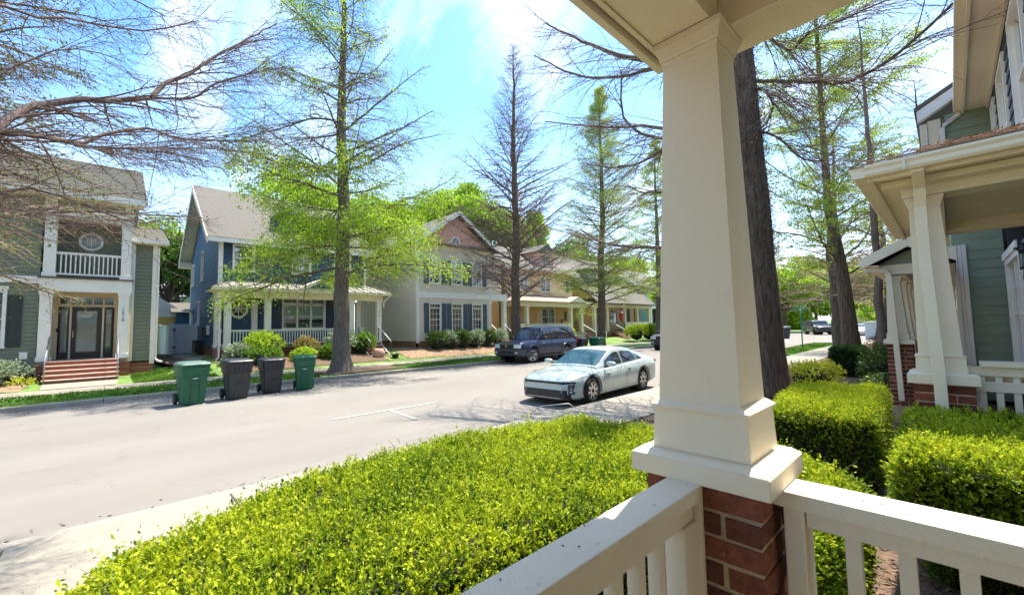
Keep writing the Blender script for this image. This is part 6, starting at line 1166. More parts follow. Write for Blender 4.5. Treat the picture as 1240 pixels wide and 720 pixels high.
def suv_extra(c):
    nose, r = c['nose'], c['r']; tab = ([0, .5, .78, .90, .96], [2.385, 2.37, 2.33, 2.24, 2.0])
    nose(.76, .96, -.44, .44, 'grille', 'blackp', tab, .02); nose(.955, .985, -.46, .46, 'grille_surround', 'chrome', tab, .03); nose(.85, .87, -.42, .42, 'grille_bar', 'greycar', tab, .03); build(MB().lathe([(.055, 2.40), (.055, 2.425)], (0, 0, .87), 14, 'x'), 'badge_ring', 'chrome', r)
    nose(.43, .72, -.94, .94, 'bumper', 'greycar', tab, .07); nose(.50, .60, -.5, .5, 'lower_grille', 'blackp', tab, .085); nose(.52, .62, -.25, .25, 'number_plate', 'blackp', tab, .095)
    for s in (1, -1):
        a, b = (.47, .86) if s > 0 else (-.86, -.47); nose(.77, .95, a, b, 'headlight', 'lamp', tab, .022, n=6); a, b = (.60, .74) if s > 0 else (-.74, -.60); nose(.52, .59, a, b, 'fog_lamp', 'lamp', tab, .09, n=3)
        build(MB().box(-2.47, -2.36, s*.78, s*.93, .85, 1.15), 'tail_light', 'lampred', r, bevel=.01)
        tube_part([(.15, s*.66, 1.84), (.05, s*.66, 1.90), (-1.9, s*.66, 1.90), (-2.0, s*.66, 1.84)], .018, 'roof_rail', 'blackp', r, 6)
        build(MB().box(-1.0, 1.0, s*.95, s*1.05, .30, .35), 'side_step', 'blackp', r, bevel=.01)
    for x in (-.1, -1.2): tube_part([(x, -.66, 1.90), (x, .66, 1.90)], .018, 'roof_bar', 'blackp', r, 6)
    for a_ in (1.46, -1.39):
        for s in (1, -1):
            mb = MB(); V = []; n = 20
            for i in range(n+1):
                th = math.pi*(-.05+1.1*i/n)
                for (q, o_) in ((.385*1.13, .03), (.385*1.33, .03), (.385*1.36, .0)): V.append((a_+q*math.cos(th), s*(.968+o_-(.1 if a_+q*math.cos(th) > 2.15 else 0)), .395+q*math.sin(th)))
            mb.add(V, [(3*i+k, 3*i+k+1, 3*i+4+k, 3*i+3+k) for i in range(n) for k in (0, 1)]); build(mb, 'arch_flare', 'greycar' if False else 'navycar', r)
SUV['extra'] = suv_extra
car('parked_suv', 'navy blue sport utility car with grey lower cladding and front wheels turned', 'suv', (-15.35, 16.55, 0.0), R(-90)+R(4), SUV, 'navycar')
import copy as _cp
TRK = dict(SUV); TRK['steer'] = 0; TRK['extra'] = suv_extra
car('parked_pickup', 'dark truck facing us, half hidden by the white column', 'truck', (-13.3, 28.9, 0), R(-90), dict(TRK, clad=[], mirror_m='blackp'), 'darkcar')
def far_extra(c): pass
SED2 = dict(SED); SED2['extra'] = far_extra; SUV2 = dict(SUV); SUV2['extra'] = far_extra; SUV2['clad'] = []
car('distant_pickup', 'black pickup far down the street', 'truck', (-11.6, 64, 0), R(-60), SUV2, 'darkcar'); car('distant_car', 'dark teal car far down the street beside the black pickup', 'car', (-11.0, 72, 0), R(-70), SED2, 'tealcar'); car('distant_car', 'silver car glinting behind the leaning trunk', 'car', (-7.2, 62, 0), R(-90), SED2, 'silvercar')
# ---------------------------------------------------------------- street sign, pale utility box, pot, wire hoop
s_ = empty('street_sign', (-6.35, 30.5, .1), 'green street name sign on a thin pole in the grass', 'street sign')
tube_part([(-6.35, 30.5, .1), (-6.33, 30.5, 2.75)], .035, 'pole', 'sign_g', s_, 8); mb = MB(); mb.box(-6.75, -5.95, 30.49, 30.51, 2.42, 2.60); build(mb, 'name_plate', 'sign_g', s_); mb = MB(); mb.box(-6.34, -6.32, 30.1, 30.9, 2.63, 2.81); build(mb, 'name_plate', 'sign_g', s_)
u_ = empty('utility_box', (-4.4, 46, .1), 'pale blue box beside the street, left of the pink brown trunk', 'utility box'); mb = MB(); mb.box(-5.1, -3.3, 46, 47.6, .1, 1.5); build(mb, 'cabinet', 'boxblue', u_, bevel=.03); mb = MB(); mb.box(-5.15, -3.25, 45.95, 47.65, 1.502, 1.6); build(mb, 'cabinet_lid', 'white', u_, bevel=.02); mb = MB(); mb.box(-4.9, -4.2, 45.97, 45.995, .3, 1.3); build(mb, 'door', 'boxblue', u_)
p_ = empty('round_planter', (-21.7, 10.75, .25), 'round terracotta planter left of the blue house steps', 'planter'); build(MB().lathe([(.10, .2), (.25, .32), (.30, .5), (.26, .68), (.20, .74), (.17, .74), (.15, .6)], (-21.7, 10.75, 0), 18), 'pot', 'terracotta', p_, smooth=True)
p_ = empty('dark_planter', (-21.3, 11.0, .2), 'small dark pot at the foot of the blue house steps', 'planter'); build(MB().lathe([(.14, .16), (.20, .42), (.22, .46), (.18, .46), (.16, .3)], (-21.3, 11.5, 0), 14), 'pot', 'black', p_, smooth=True)
w_ = empty('wire_hoop', (-2.7, 2.9, .9), 'thin bent wire sticking up from the near hedge before the sedan', 'wire'); tube_part([(-2.85, 2.85, .80), (-2.86, 2.93, 1.0), (-2.80, 3.05, 1.07), (-2.62, 3.25, 1.09), (-2.52, 3.3, 1.03)], .0035, 'wire', 'railmetal', w_, 5)
# ---------------------------------------------------------------- trees
def curve(p0, az, L, up0, droop, K, wig=.06, rng=RNG):
    """batch of limbs: p0 (n,3), az, L, up0, droop arrays"""
    n = len(L); t = np.linspace(0, 1, K)[None, :]; w = np.cumsum(rng.normal(0, wig, (n, K)), 1); w[:, 0] = 0; a = az[:, None]+w*.9; ds = L[:, None]/(K-1)
    e = up0[:, None]-droop[:, None]*t+np.cumsum(rng.normal(0, wig, (n, K)), 1)
    st = np.stack([np.cos(a)*np.cos(e)*ds, np.sin(a)*np.cos(e)*ds, np.sin(e)*ds], -1); st[:, 0] = 0; return p0[:, None]+np.cumsum(st, 1)
def at(P, i, t):
    K = P.shape[1]; f = np.clip(t, 0, .9999)*(K-1); k = f.astype(int); u = (f-k)[:, None]; a = P[i, k]; b = P[i, k+1]; return a*(1-u)+b*u, nrm(b-a)
def spawn(P, R_, per, ln, ang, K, up0, droop, wig, tmin=.15, rfac=.5, rng=RNG, Lp=None):
    n = P.shape[0]; i = np.repeat(np.arange(n), per); m = len(i); t = tmin+(1-tmin)*((np.tile(np.arange(per), n)+rng.random(m))/per); p, d = at(P, i, t); side = np.where(np.tile(np.arange(per), n) % 2 == 0, 1, -1)
    az = np.arctan2(d[:, 1], d[:, 0])+side*(ang+rng.normal(0, .2, m)); L = ln(t, i)*rng.uniform(.6, 1.25, m); e0 = np.arcsin(np.clip(d[:, 2], -1, 1))*.5+up0+rng.normal(0, .22, m)
    Q = curve(p, az, L, e0, np.full(m, droop), K, wig, rng); k = np.clip((t*(R_.shape[1]-1)).astype(int), 0, R_.shape[1]-1); r0 = R_[i, k]*rfac; return Q, r0, t, i
def tree(name, label, base, H, r0, lean=(0, 0), nl=60, h0=.18, Lmax=4.0, shape=None, up0=.45, droop=.5, per=12, sub=5, bark='bark', twm='twig', leafm=None, lpt=3, lsize=.07, ldens=None, seed=1, twl=.35, flare=1.6, group=None, topz=1.0, wig=.07, cat='tree', rough=.04, lw=.45, az_rng=None, cluster=.06, upv=.1, tdroop=.25, czs=1.0):
    rng = np.random.default_rng(seed); root = empty(name, base, label, cat, group); b = np.array(base, float)
    K = 26; t = np.linspace(0, 1, K); wob_ = np.cumsum(rng.normal(0, .035, (K, 2)), 0); wob_ -= np.outer(t, wob_[0]); T = np.stack([b[0]+lean[0]*t+wob_[:, 0], b[1]+lean[1]*t+wob_[:, 1], b[2]+H*t], -1)
    tr = r0*((1-t)**.8*.97+.03)*(1+(flare-1)*np.exp(-t*H/.35)); th = np.arange(16)*2*np.pi/16
    zf = np.concatenate([[0, .012, .03], t[1:]]) ; K2 = len(zf); Tx = np.stack([np.interp(zf, t, T[:, k]) for k in range(3)], -1); rr = r0*((1-zf)**.8*.97+.03)*(1+(flare-1)*np.exp(-zf*H/.35))
    lob = 1+rough*np.cos(th*5+1)[None, :]*(1+2*np.exp(-zf*H/.5))[:, None]+rng.normal(0, rough*.6, (K2, 16)); V = np.stack([Tx[:, None, 0]+rr[:, None]*lob*np.cos(th), Tx[:, None, 1]+rr[:, None]*lob*np.sin(th), np.repeat(Tx[:, None, 2], 16, 1)], -1).reshape(-1, 3)
    i = np.arange(K2-1)[:, None]*16; s = np.arange(16)[None]; F = np.stack([i+s, i+(s+1) % 16, i+16+(s+1) % 16, i+16+s], -1).reshape(-1, 4); npmesh('trunk', V, [F], bark, parent=root, smooth=True)
    h = h0+(topz-h0)*((np.arange(nl)+rng.random(nl))/nl)**1.0; az = np.arange(nl)*2.399+rng.normal(0, .3, nl)
    if az_rng is not None: az = rng.uniform(az_rng[0], az_rng[1], nl)
    sh = (lambda h: np.clip((1-h)/(1-h0), .04, 1)**.75) if shape is None else shape; L = Lmax*sh(h)*rng.uniform(.65, 1.15, nl); p0 = np.stack([np.interp(h, t, T[:, k]) for k in range(3)], -1)
    P_ = curve(p0, az, L, np.full(nl, up0)+.5*h+rng.normal(0, upv, nl), np.full(nl, droop), 10, wig, rng); Rl = np.interp(h, t, tr)[:, None]*.0+np.clip(L*.0115, .012, .09)[:, None]*np.linspace(1, .22, 10)[None]
    npmesh('branches', *(lambda vf: (vf[0], [vf[1]]))(tubes(P_, Rl, 6)), bark if leafm else twm, parent=root, smooth=True, kind='stuff')
    Q, rq, tq, iq = spawn(P_, Rl, per, lambda t, i: (twl*L[i]*(1.1-t*.75)+.12), .85, 6, .05, tdroop, wig*1.4, .12, .5, rng); Rq = np.clip(rq, .004, .03)[:, None]*np.linspace(1, .35, 6)[None]
    S_, rs, ts, is_ = spawn(Q, Rq, sub, lambda t, i: .55*np.linalg.norm(Q[i, -1]-Q[i, 0], axis=1)*(1.1-t*.6)+.06, .8, 4, .0, .2, wig*1.6, .15, .6, rng); Rs = np.clip(rs, .0028, .01)[:, None]*np.linspace(1, .4, 4)[None]
    npmesh('twigs', *(lambda vf: (vf[0], [vf[1]]))(join([tubes(Q, Rq, 4), tubes(S_, Rs, 3)])), twm, parent=root, kind='stuff')
    if leafm:
        A = np.concatenate([Q.reshape(-1, 3), S_.reshape(-1, 3)]); hh = (A[:, 2]-b[2])/H; pr = ldens(hh, A) if ldens else np.ones(len(A)); keep = rng.random(len(A)) < pr; A = A[keep]; A = np.repeat(A, lpt, 0); n = len(A)
        V, Fc = leaves(A+rng.normal(0, cluster, (n, 3))*[1, 1, czs], rng.normal(size=(n, 3))+[0, 0, -.1], lsize*rng.uniform(.5, 1.4, n), lw, .3, rng); rn = np.clip(.5+.22*np.sin(A[:, 0]*1.9+A[:, 2]*1.5)*np.cos(A[:, 1]*1.7)+rng.normal(0, .18, n), 0, 1)
        npmesh('foliage', V, [Fc], leafm, parent=root, rnd=np.repeat(rn, 2), kind='stuff')
    return root, T, tr
G_ = 'street trees along the far side'
tree('street_tree', 'tall street tree with light green lower foliage before the blue house', (-17.5, 6.95, .1), 19, .33, (.3, .2), 84, .2, 5.3, up0=.05, droop=.1, per=19, sub=7, leafm='lf_spring', lpt=4, lsize=.115, cluster=.10, ldens=lambda h, A: np.where(np.hypot(A[:, 0]+17.5, A[:, 1]-6.95) < .7, 0, np.where(h < .44, np.clip(1.1-np.abs(h-.31)*3.6, .15, .72), .05+.16*((A[:, 1] < 6.0) & (h > .6)))), seed=11, twl=.36, group=G_, flare=1.75, shape=lambda h: np.clip((1-h)/.8, .05, 1)**.55, lw=.35, upv=.24, tdroop=.6, czs=2.2, wig=.09)
tree('street_tree', 'bare brown street tree before the putty house', (-17.5, 17.0, .1), 18.3, .30, (.2, .2), 130, .17, 5.6, up0=.42, droop=.15, per=16, sub=6, leafm=None, bark='bark_dk', twm='twig', seed=12, twl=.36, group=G_)
tree('street_tree', 'thin feathery olive street tree before the peach house', (-17.5, 25.6, .1), 19.2, .30, (.2, .1), 120, .17, 5.0, up0=.2, droop=.15, per=15, sub=6, leafm='lf_bud', lpt=2, lsize=.085, cluster=.10, ldens=lambda h, A: np.clip(.95-h*.5, .2, 1), seed=13, twl=.34, bark='bark_dk', group=G_)
tree('street_tree', 'pale budding street tree partly behind the white column', (-17.5, 34.5, .1), 18, .28, (0, .3), 70, .2, 4.2, up0=.12, per=11, sub=4, leafm='lf_bud', lpt=2, lsize=.13, cluster=.1, ldens=lambda h, A: .6+0*h, seed=14, group=G_)
tree('young_leafy_tree', 'bright green young tree by the white porch house', (-19.0, 40.5, .2), 7.5, .16, (0, 0), 40, .3, 3.0, up0=.5, per=10, sub=4, leafm='lf_spring', lpt=6, lsize=.17, cluster=.16, seed=15, shape=lambda h: np.sin(np.clip((h-.2)/.8, 0.05, 1)*np.pi)**.5)
G2 = 'street trees along this side'
# big trunk behind the column with hand laid limbs
def limbs_mesh(root, Ls, bark, twm, leafm=None, per=14, sub=4, ln=.9, seed=3, lsize=.05, lpt=2, dens=.5, droop=.35, up=.0, wig=.10, lw=.4, cluster=.05, fine=0, two=.6):
    rng = np.random.default_rng(seed); Ps = []; Rs = []
    for pts, ra, rb in Ls:
        p = np.array(pts, float); d = np.concatenate([[0], np.cumsum(np.linalg.norm(np.diff(p, axis=0), axis=1))]); K = 18; q = np.linspace(0, d[-1], K)
        # smooth (catmull) through the points
        sm = pch(d, p, q); sm[1:-1] += rng.normal(0, .008*d[-1]/4, (K-2, 3)); Ps.append(sm); Rs.append(np.linspace(ra, rb, K))
    Ps = np.array(Ps); Rs = np.array(Rs); npmesh('branches', *(lambda vf: (vf[0], [vf[1]]))(tubes(Ps, Rs, 8)), bark, parent=root, smooth=True, kind='stuff')
    Q, rq, tq, iq = spawn(Ps, Rs, per, lambda t, i: ln*(1.1-.4*t), two, 8, up, droop, wig, .08, .38, rng); Rq = np.clip(rq, .003, .011)[:, None]*np.linspace(1, .4, 8)[None]
    S_, rs, ts, is_ = spawn(Q, Rq, sub, lambda t, i: .42*ln*(1.1-.6*t), .6, 6, .0, droop*.8, wig*1.2, .12, .6, rng); Rs_ = np.clip(rs, .0022, .007)[:, None]*np.linspace(1, .4, 6)[None]; prt = [tubes(Q, Rq, 4), tubes(S_, Rs_, 3)]; AA = [Q.reshape(-1, 3), S_.reshape(-1, 3)]
    if fine:
        X, rx, _, _ = spawn(S_, Rs_, fine, lambda t, i: .2*ln*(1.1-.6*t), .7, 4, .0, droop*.5, wig, .2, .7, rng); prt.append(tubes(X, np.clip(rx, .0016, .004)[:, None]*np.linspace(1, .5, 4)[None], 3)); AA.append(X.reshape(-1, 3))
    npmesh('twigs', *(lambda vf: (vf[0], [vf[1]]))(join(prt)), twm, parent=root, kind='stuff')
    if leafm:
        A = np.concatenate(AA); A = A[rng.random(len(A)) < dens]; A = np.repeat(A, lpt, 0); n = len(A); V, Fc = leaves(A+rng.normal(0, cluster, (n, 3)), rng.normal(size=(n, 3)), lsize*rng.uniform(.5, 1.4, n), lw, .3, rng); npmesh('foliage', V, [Fc], leafm, parent=root, rnd=np.repeat(rng.random(n), 2), kind='stuff')
def big_trunk(name, label, path, radii, bark, cat='tree', seed=5, rough=.07, group=None, ivy=0):
    root = empty(name, path[0], label, cat, group); rng = np.random.default_rng(seed); p = np.array(path, float); d = np.concatenate([[0], np.cumsum(np.linalg.norm(np.diff(p, axis=0), axis=1))]); K = 46; q = np.linspace(0, d[-1], K); C_ = pch(d, p, q); rr = np.interp(q, d, radii); S = 28; th = np.arange(S)*2*np.pi/S
    n1 = rng.normal(0, 1, (K, S)); n1 = (n1+np.roll(n1, 1, 0)+np.roll(n1, -1, 0))/2.2; lob = 1+rough*np.cos(th*6+.5)[None]*np.exp(-q/1.2)[:, None]+n1*rough*.35
    V = np.stack([C_[:, None, 0]+rr[:, None]*lob*np.cos(th), C_[:, None, 1]+rr[:, None]*lob*np.sin(th), np.repeat(C_[:, None, 2], S, 1)], -1).reshape(-1, 3); i = np.arange(K-1)[:, None]*S; s = np.arange(S)[None]; F = np.stack([i+s, i+(s+1) % S, i+S+(s+1) % S, i+S+s], -1).reshape(-1, 4); npmesh('trunk', V, [F], bark, parent=root, smooth=True)
    if ivy:
        k = rng.integers(0, K, ivy); a = rng.uniform(0, 6.283, ivy); u = rng.random(ivy); c = C_[k]; rad = rr[k]; P0 = c+np.stack([rad*np.cos(a), rad*np.sin(a), rng.uniform(-.3, .3, ivy)], -1); m_ = P0[:, 2] > 2.6; P0 = P0[m_]; a = a[m_]; n = len(P0)
        Dr = np.stack([np.cos(a)*.5, np.sin(a)*.5, rng.normal(0, .8, n)], -1)+rng.normal(0, .6, (n, 3)); Dr = nrm(Dr); L = rng.uniform(.08, .3, n); t = np.linspace(0, 1, 4); Q = P0[:, None]+Dr[:, None]*(t[None, :, None]*L[:, None, None])+np.cumsum(rng.normal(0, .012, (n, 4, 3)), 1)
        npmesh('vine_stems', *(lambda vf: (vf[0], [vf[1]]))(tubes(Q, np.full((n, 4), .004), 3)), 'twig', parent=root, kind='stuff'); V, Fc = leaves(Q[:, 2]+rng.normal(0, .02, (n, 3)), rng.normal(size=(n, 3)), .05, .5, .3, rng); npmesh('vine_leaves', V, [Fc], 'moss', parent=root, rnd=np.repeat(rng.random(n), 2), kind='stuff')
    return root
tb = big_trunk('near_street_tree', 'massive dark trunk with wiry vines close behind the column', [(-2.66, 9.5, .1), (-2.68, 9.5, 1.0), (-2.72, 9.5, 3.3), (-2.78, 9.5, 5.9), (-2.86, 9.5, 9), (-2.9, 9.5, 13), (-2.9, 9.5, 17)], [.56, .42, .36, .33, .29, .22, .08], 'bark_dk', ivy=5200, group=G2)
r1 = [[(-2.72, 9.5, 6.89), (-1.99, 9.5, 6.55), (-1.5, 9.45, 6.31), (-0.95, 9.4, 6.07), (-0.63, 9.3, 6.09), (-0.27, 9.2, 6.2), (.4, 9.0, 6.6)], [(-2.73, 9.5, 8.32), (-2.08, 9.5, 7.41), (-1.83, 9.5, 7.11), (-1.51, 9.4, 7.27), (-1.1, 9.3, 7.19), (-0.37, 9.2, 7.13)], [(-2.65, 9.5, 6.65), (-2.42, 9.5, 6.59), (-2.21, 9.5, 6.14), (-2.35, 9.5, 5.8)], [(-2.7, 9.5, 5.77), (-2.34, 9.5, 5.63), (-2.06, 9.5, 5.33), (-1.88, 9.5, 5.04), (-1.55, 9.5, 4.81), (-1.2, 9.4, 4.9)]]
l1 = [[(-2.92, 9.5, 7.68), (-3.9, 9.5, 7.88), (-5.31, 9.5, 8.67), (-6.72, 9.5, 9.83), (-8.15, 9.5, 11.19)], [(-2.86, 9.5, 7.29), (-4.51, 9.4, 7.96), (-5.89, 9.2, 8.27), (-6.97, 9.1, 8.87), (-8.19, 9, 9.95)], [(-2.88, 9.5, 6.2), (-3.8, 9.5, 6.0), (-4.52, 9.5, 6.26), (-5.19, 9.5, 6.68), (-5.61, 9.5, 7.36), (-5.58, 9.5, 8.47)], [(-2.86, 9.5, 5.83), (-4.51, 9.5, 6.54), (-6.2, 9.5, 7.15), (-8.25, 9.5, 8.08)], [(-2.77, 9.5, 5.98), (-3.44, 9.5, 5.94), (-4.56, 9.5, 5.96), (-5.2, 9.5, 5.85), (-5.99, 9.5, 5.99), (-6.78, 9.5, 6.32)], [(-2.83, 9.5, 4.76), (-3.69, 9.5, 4.68), (-4.61, 9.5, 4.98), (-5.08, 9.5, 5.08), (-5.52, 9.5, 5.36)], [(-2.82, 9.5, 3.53), (-3.75, 9.5, 3.46), (-4.67, 9.5, 3.63), (-5.29, 9.5, 3.75), (-6.07, 9.5, 3.91), (-6.51, 9.5, 4.13), (-7.04, 9.5, 4.5)], [(-2.81, 9.5, 8.36), (-3.47, 9.5, 9.13), (-4.4, 9.5, 10.33), (-5.76, 9.5, 11.45)]]
Ls = [(p, a, b) for p, (a, b) in zip(r1, [(.042, .02), (.04, .012), (.03, .014), (.028, .01)])]+[(p, a, b) for p, (a, b) in zip(l1, [(.09, .02), (.06, .015), (.05, .02), (.055, .012), (.05, .012), (.045, .012), (.055, .02), (.05, .012)])]
limbs_mesh(tb, Ls, 'bark_dk', 'twig', 'lf_bud', per=34, sub=8, ln=1.7, seed=31, lsize=.04, lpt=1, dens=.10, droop=.35, wig=.09, cluster=.04)
# bare tree whose limbs reach in at the upper left
tt = big_trunk('near_street_tree', 'bare tree outside the left edge whose twiggy limbs hang over the street', [(-4.5, -2.6, .1), (-4.5, -2.5, 2.5), (-4.6, -2.4, 6), (-4.7, -2.3, 12)], [.42, .30, .26, .1], 'bark', seed=8, group=G2)
A0 = [(-4.55, -2.4, 2.6), (-4.6, -1.4, 2.9), (-4.72, -0.68, 3.28), (-4.84, -0.63, 3.43), (-4.96, -0.52, 3.64), (-5.08, -0.31, 3.83), (-5.2, 0.05, 4.02), (-5.32, 0.24, 4.16)]
A1 = [(-5.3, 0.24, 4.15), (-5.4, 0.35, 4.39), (-5.5, 0.52, 4.58), (-5.6, 0.71, 4.87), (-5.7, 1.12, 5.38), (-5.8, 1.46, 5.81)]
A2 = [(-5.3, 0.24, 4.15), (-5.4, 0.59, 4.33), (-5.5, 0.79, 4.61), (-5.6, 1.11, 4.89), (-5.7, 1.35, 5.23)]
B0 = [(-4.5, -2.4, 2.3), (-4.4, -1.3, 2.8), (-4.42, -0.64, 3.19), (-4.54, -0.43, 3.31), (-4.66, -0.23, 3.33), (-4.78, -0.05, 3.51), (-4.9, 0.21, 3.69)]
B1 = [(-4.9, 0.21, 3.69), (-5.0, 0.4, 3.7), (-5.1, 0.67, 3.78), (-5.2, 1.12, 3.94)]; B2 = [(-4.7, -0.23, 3.34), (-4.8, -0.04, 3.4), (-4.9, 0.33, 3.55)]
C0 = [(-4.6, -2.4, 4.0), (-5.0, -1.4, 4.2), (-5.12, -0.7, 4.5), (-5.24, -0.58, 4.54), (-5.36, -0.35, 4.7), (-5.48, -0.09, 4.82), (-5.6, 0.28, 5.03), (-5.72, 0.64, 5.38)]
D0 = [(-4.6, -2.4, 3.6), (-4.4, -1.4, 4.0), (-4.52, -0.62, 4.31), (-4.64, -0.4, 4.58), (-4.76, -0.04, 4.76), (-4.88, 0.3, 4.78)]
D1 = [(-4.5, -2.4, 2.0), (-4.4, -1.2, 2.5), (-4.52, -0.6, 2.83), (-4.64, -0.43, 2.93), (-4.76, -0.17, 2.9), (-4.88, 0.13, 2.81), (-5.0, 0.36, 2.9)]
D2 = [(-4.6, -2.4, 3.0), (-4.8, -1.4, 3.4), (-5.02, -0.7, 3.84), (-5.14, -0.51, 4.15), (-5.26, -0.24, 4.41), (-5.38, 0.04, 4.47)]
E0 = [(-4.6, -2.4, 2.2), (-5.2, -1.4, 2.6), (-5.6, -.7, 2.95), (-5.9, -.3, 3.0), (-6.2, .2, 3.1)]; E1 = [(-4.6, -2.4, 5), (-5.2, -1.4, 5.3), (-5.6, -.7, 5.6), (-5.9, -.1, 5.9), (-6.2, .6, 6.6)]
limbs_mesh(tt, [(A0, .042, .024), (A1, .022, .006), (A2, .014, .005), (B0, .028, .012), (B1, .012, .005), (B2, .014, .006), (C0, .022, .005), (D0, .02, .005), (D1, .016, .005), (D2, .018, .004), (E0, .016, .005), (E1, .02, .005)], 'twig', 'twig', None, per=35, sub=6, ln=.85, seed=41, droop=.15, up=.03, wig=.075, fine=3, two=.8)
tree('street_tree', 'budding olive tan street tree just outside the left edge, twigs over the green house', (-17.4, -3.4, .1), 17, .32, (.2, .1), 80, .2, 5.4, up0=.10, droop=.25, per=17, sub=7, leafm='lf_olive', lpt=1, lsize=.09, cluster=.05, ldens=lambda h, A: .35+0*h, seed=19, twl=.36, group='street trees along the far side', bark='bark', twm='twig_tan', shape=lambda h: np.clip((1-h)/.8, .05, 1)**.6, upv=.2, tdroop=.5)
# leaning tree and the ones behind it
t2 = big_trunk('near_street_tree', 'leaning street tree trunk with budding crown beyond the dark clipped hedge', [(-2.62, 20, .1), (-2.65, 20, 1.5), (-2.75, 20, 3.6), (-3.02, 20, 6.7), (-3.03, 20, 9.2), (-3.0, 20, 13.2), (-3.05, 20, 17)], [.38, .25, .20, .14, .10, .07, .02], 'bark_dk', seed=21, group=G2)
rng2 = np.random.default_rng(77); Ls = []
for k in range(46):
    z = 3.2+13*((k+rng2.random())/46); a = k*2.399+rng2.normal(0, .3); L = (4.4*max(.12, 1-(z-3)/16)**.7)*rng2.uniform(.7, 1.1); tx = np.interp(z, [0, 3.6, 6.7, 17], [-2.7, -2.75, -3.02, -3.05]); u = rng2.uniform(.3, .65)
    Ls.append(([(tx, 20, z), (tx+math.cos(a)*L*.35, 20+math.sin(a)*L*.35, z+L*.2), (tx+math.cos(a+.1)*L*.7, 20+math.sin(a+.1)*L*.7, z+L*u*.75), (tx+math.cos(a+.15)*L, 20+math.sin(a+.15)*L, z+L*u)], .008*L+.005, .005))
limbs_mesh(t2, Ls, 'bark_dk', 'twig', 'lf_bud', per=16, sub=6, ln=1.1, seed=51, lsize=.085, lpt=3, dens=.85, droop=.15, wig=.12, cluster=.06)
tree('near_street_tree', 'pink brown trunk just left of the further brick pier', (-1.30, 15.6, .1), 11, .12, (-.2, .3), 30, .35, 2.4, up0=.35, per=9, sub=4, leafm=None, bark='twig', twm='twig_tan', seed=61, group=G2, flare=1.2)
tree('near_street_tree', 'grey street tree just left of the leaning trunk', (-5.1, 36, .1), 15, .33, (0, .3), 60, .18, 4.2, up0=.25, per=10, sub=4, leafm=None, bark='bark', twm='twig_tan', seed=62, group=G2)
tree('near_street_tree', 'slim street tree seen right of the leaning trunk', (-4.1, 46, .1), 15, .28, (0, .3), 60, .16, 4.2, up0=.25, per=10, sub=4, leafm=None, bark='bark', twm='twig_tan', seed=63, group=G2)
tree('near_street_tree', 'far street tree furthest right along this side', (-3.2, 60, .1), 14, .28, (0, .3), 50, .16, 4.4, up0=.25, per=10, sub=4, leafm='lf_bud', lsize=.2, lpt=1, bark='bark', twm='twig_tan', seed=64, group=G2)
def leafy(label, base, H, rad, zc, n, m, seed, lsize=.22, trunk=.2, name='broadleaf_tree', squash=.75, clumps=34, group=None):
    rng = np.random.default_rng(seed); root = empty(name, base, label, 'tree', group); b = np.array(base, float)
    npmesh('trunk', *(lambda vf: (vf[0], [vf[1]]))(tubes(np.array([[b, b+[.1, .1, H*.3], b+[.2, 0, H*.6], b+[.1, .1, H*.85]]]), np.array([[trunk*1.4, trunk, trunk*.7, trunk*.2]]), 9)), 'bark_dk', parent=root, smooth=True)
    C_ = nrm(rng.normal(size=(clumps, 3)))*rng.uniform(.45, 1.0, (clumps, 1))*np.array([rad, rad, rad*squash])+b+[0, 0, zc]; cr = rng.uniform(.22, .42, clumps)*rad
    br = np.stack([np.stack([b+[.1, 0, zc*.55]+(c-b-[.1, 0, zc*.55])*t+[0, 0, -.2*rad*math.sin(math.pi*t)] for t in (0, .4, .75, 1)]) for c in C_]); npmesh('branches', *(lambda vf: (vf[0], [vf[1]]))(tubes(br, np.tile(np.array([[trunk*.35, trunk*.22, trunk*.12, .01]]), (clumps, 1)), 5)), 'bark_dk', parent=root, kind='stuff')
    k = rng.integers(0, clumps, n); d = nrm(rng.normal(size=(n, 3))); P_ = C_[k]+d*cr[k][:, None]*rng.uniform(.35, 1.05, (n, 1))**.6*np.array([1, 1, .7]); V, Fc = leaves(P_, rng.normal(size=(n, 3)), lsize*rng.uniform(.6, 1.4, n), .6, .3, rng)
    rn = np.clip(.5+.2*np.sin(k*1.7)+rng.normal(0, .15, n), 0, 1); npmesh('foliage', V, [Fc], m, parent=root, rnd=np.repeat(rn, 2), kind='stuff'); return root
GB = 'leafy trees behind the far houses'
leafy('rounded green tree between the green and blue houses', (-40, 3.2, 0), 11, 3.2, 6.8, 15000, 'lf_dark', 101, .26, group=GB); leafy('light green tree top above the green tree between the houses', (-46, 4.2, 0), 13, 3.4, 9.0, 12000, 'lf_spring', 102, .28, group=GB)
leafy('bright green tree rising behind the blue house roof, left', (-39, 12, 0), 17, 5.0, 11.6, 20000, 'lf_spring', 103, .30, group=GB); leafy('green tree behind the gap between the blue and putty houses', (-39, 19.5, 0), 17, 5.0, 11.2, 19000, 'lf_spring', 104, .30, group=GB)
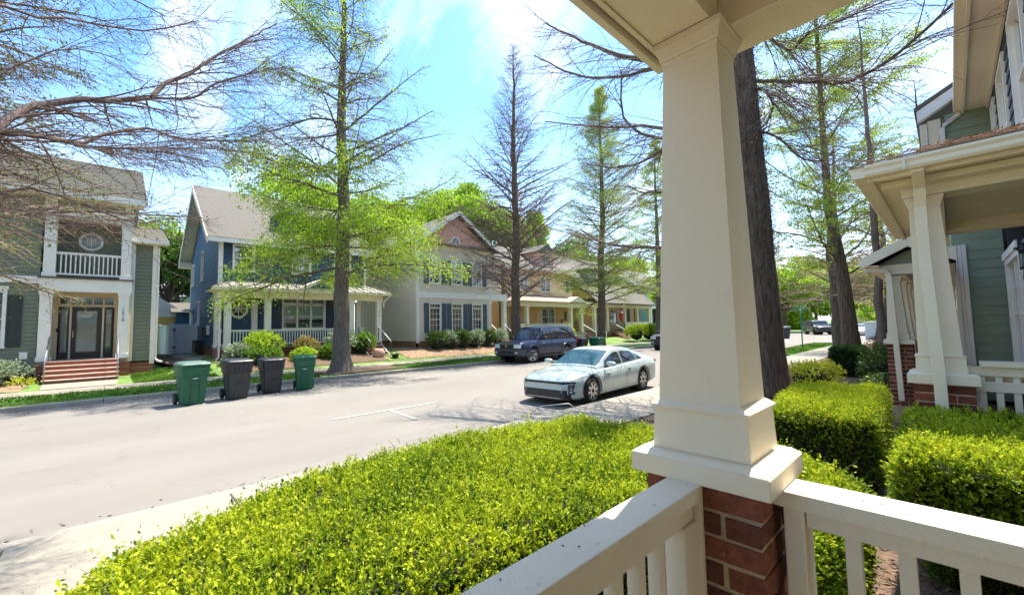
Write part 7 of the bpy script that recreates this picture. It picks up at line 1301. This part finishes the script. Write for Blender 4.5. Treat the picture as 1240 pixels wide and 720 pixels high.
leafy('broad light green tree behind the putty house gable', (-40, 30, 0), 20, 6.2, 13.2, 34000, 'lf_spring', 105, .32, group=GB); leafy('green tree behind the peach house roof', (-42, 40, 0), 18, 6.0, 13.0, 30000, 'lf_spring', 106, .36, group=GB); leafy('dark green tree behind the yellow house dormer', (-36, 46, 0), 14, 4.6, 10, 12000, 'lf_green', 107, .38, group=GB)
leafy('green tree at the end of the rear tree line', (-38, 62, 0), 14, 5, 9.5, 11000, 'lf_spring', 108, .45, group=GB)
for i_, (x_, y_, H_, lb_) in enumerate([(-4.35, 28.5, 13, 'bare tan branched tree between the leaning trunk and the street'), (-.6, 24.5, 12, 'bare tan branched tree rising behind the gabled porch'), (-2.4, 31, 13, 'bare tan branched tree behind the further brick pier'), (-16.8, 52, 15, 'tan bare street tree far down the far side'), (-16.8, 64, 15, 'furthest tan bare street tree on the far side')]):
    tree('bare_tree', lb_, (x_, y_, .1), H_, .2, (0, .3), 70, .2, 3.9, up0=.25, per=12, sub=5, leafm=None, bark='bark', twm='twig_tan', seed=80+i_, group='bare trees further up the street')
GE = 'leafy trees at the far end of the street'
for i, (x, y, zc, rd, m_, lb) in enumerate([(-19, 62, 5.5, 3.4, 'lf_green', 'green tree over the far parked cars'), (-18, 76, 6, 4, 'lf_spring', 'lighter tree behind the far parked cars'), (-14, 104, 7.5, 5.2, 'lf_spring', 'bright green tree in line with the street sign'), (-5, 112, 7, 5.5, 'lf_green', 'green tree closing the view beside the leaning trunk'), (3, 100, 7.5, 5.5, 'lf_spring', 'bright tree closing the view right of the leaning trunk'), (-22, 120, 9, 7, 'lf_green', 'large green tree at the very end of the street'), (-2, 128, 9, 7.5, 'lf_spring', 'tallest bright tree at the end of the street'), (2.5, 78, 5.5, 4, 'lf_spring', 'tree over the end of the near row'), (-9, 140, 5.0, 7, 'lf_spring', 'low bright tree right at the end of the street'), (-20, 96, 4.5, 5, 'lf_spring', 'low tree behind the far green bin'), (4, 118, 4.5, 6, 'lf_green', 'low tree hiding the end houses at right'), (12, 130, 9, 8, 'lf_green', 'green tree at the far right end of the street')]):
    leafy(lb, (x, y, 0), zc*1.8, rd*1.12, zc*1.12, 14000, m_, 200+i, .36 if y < 90 else .6, .28, group=GE)
print('objects', len(D.objects))
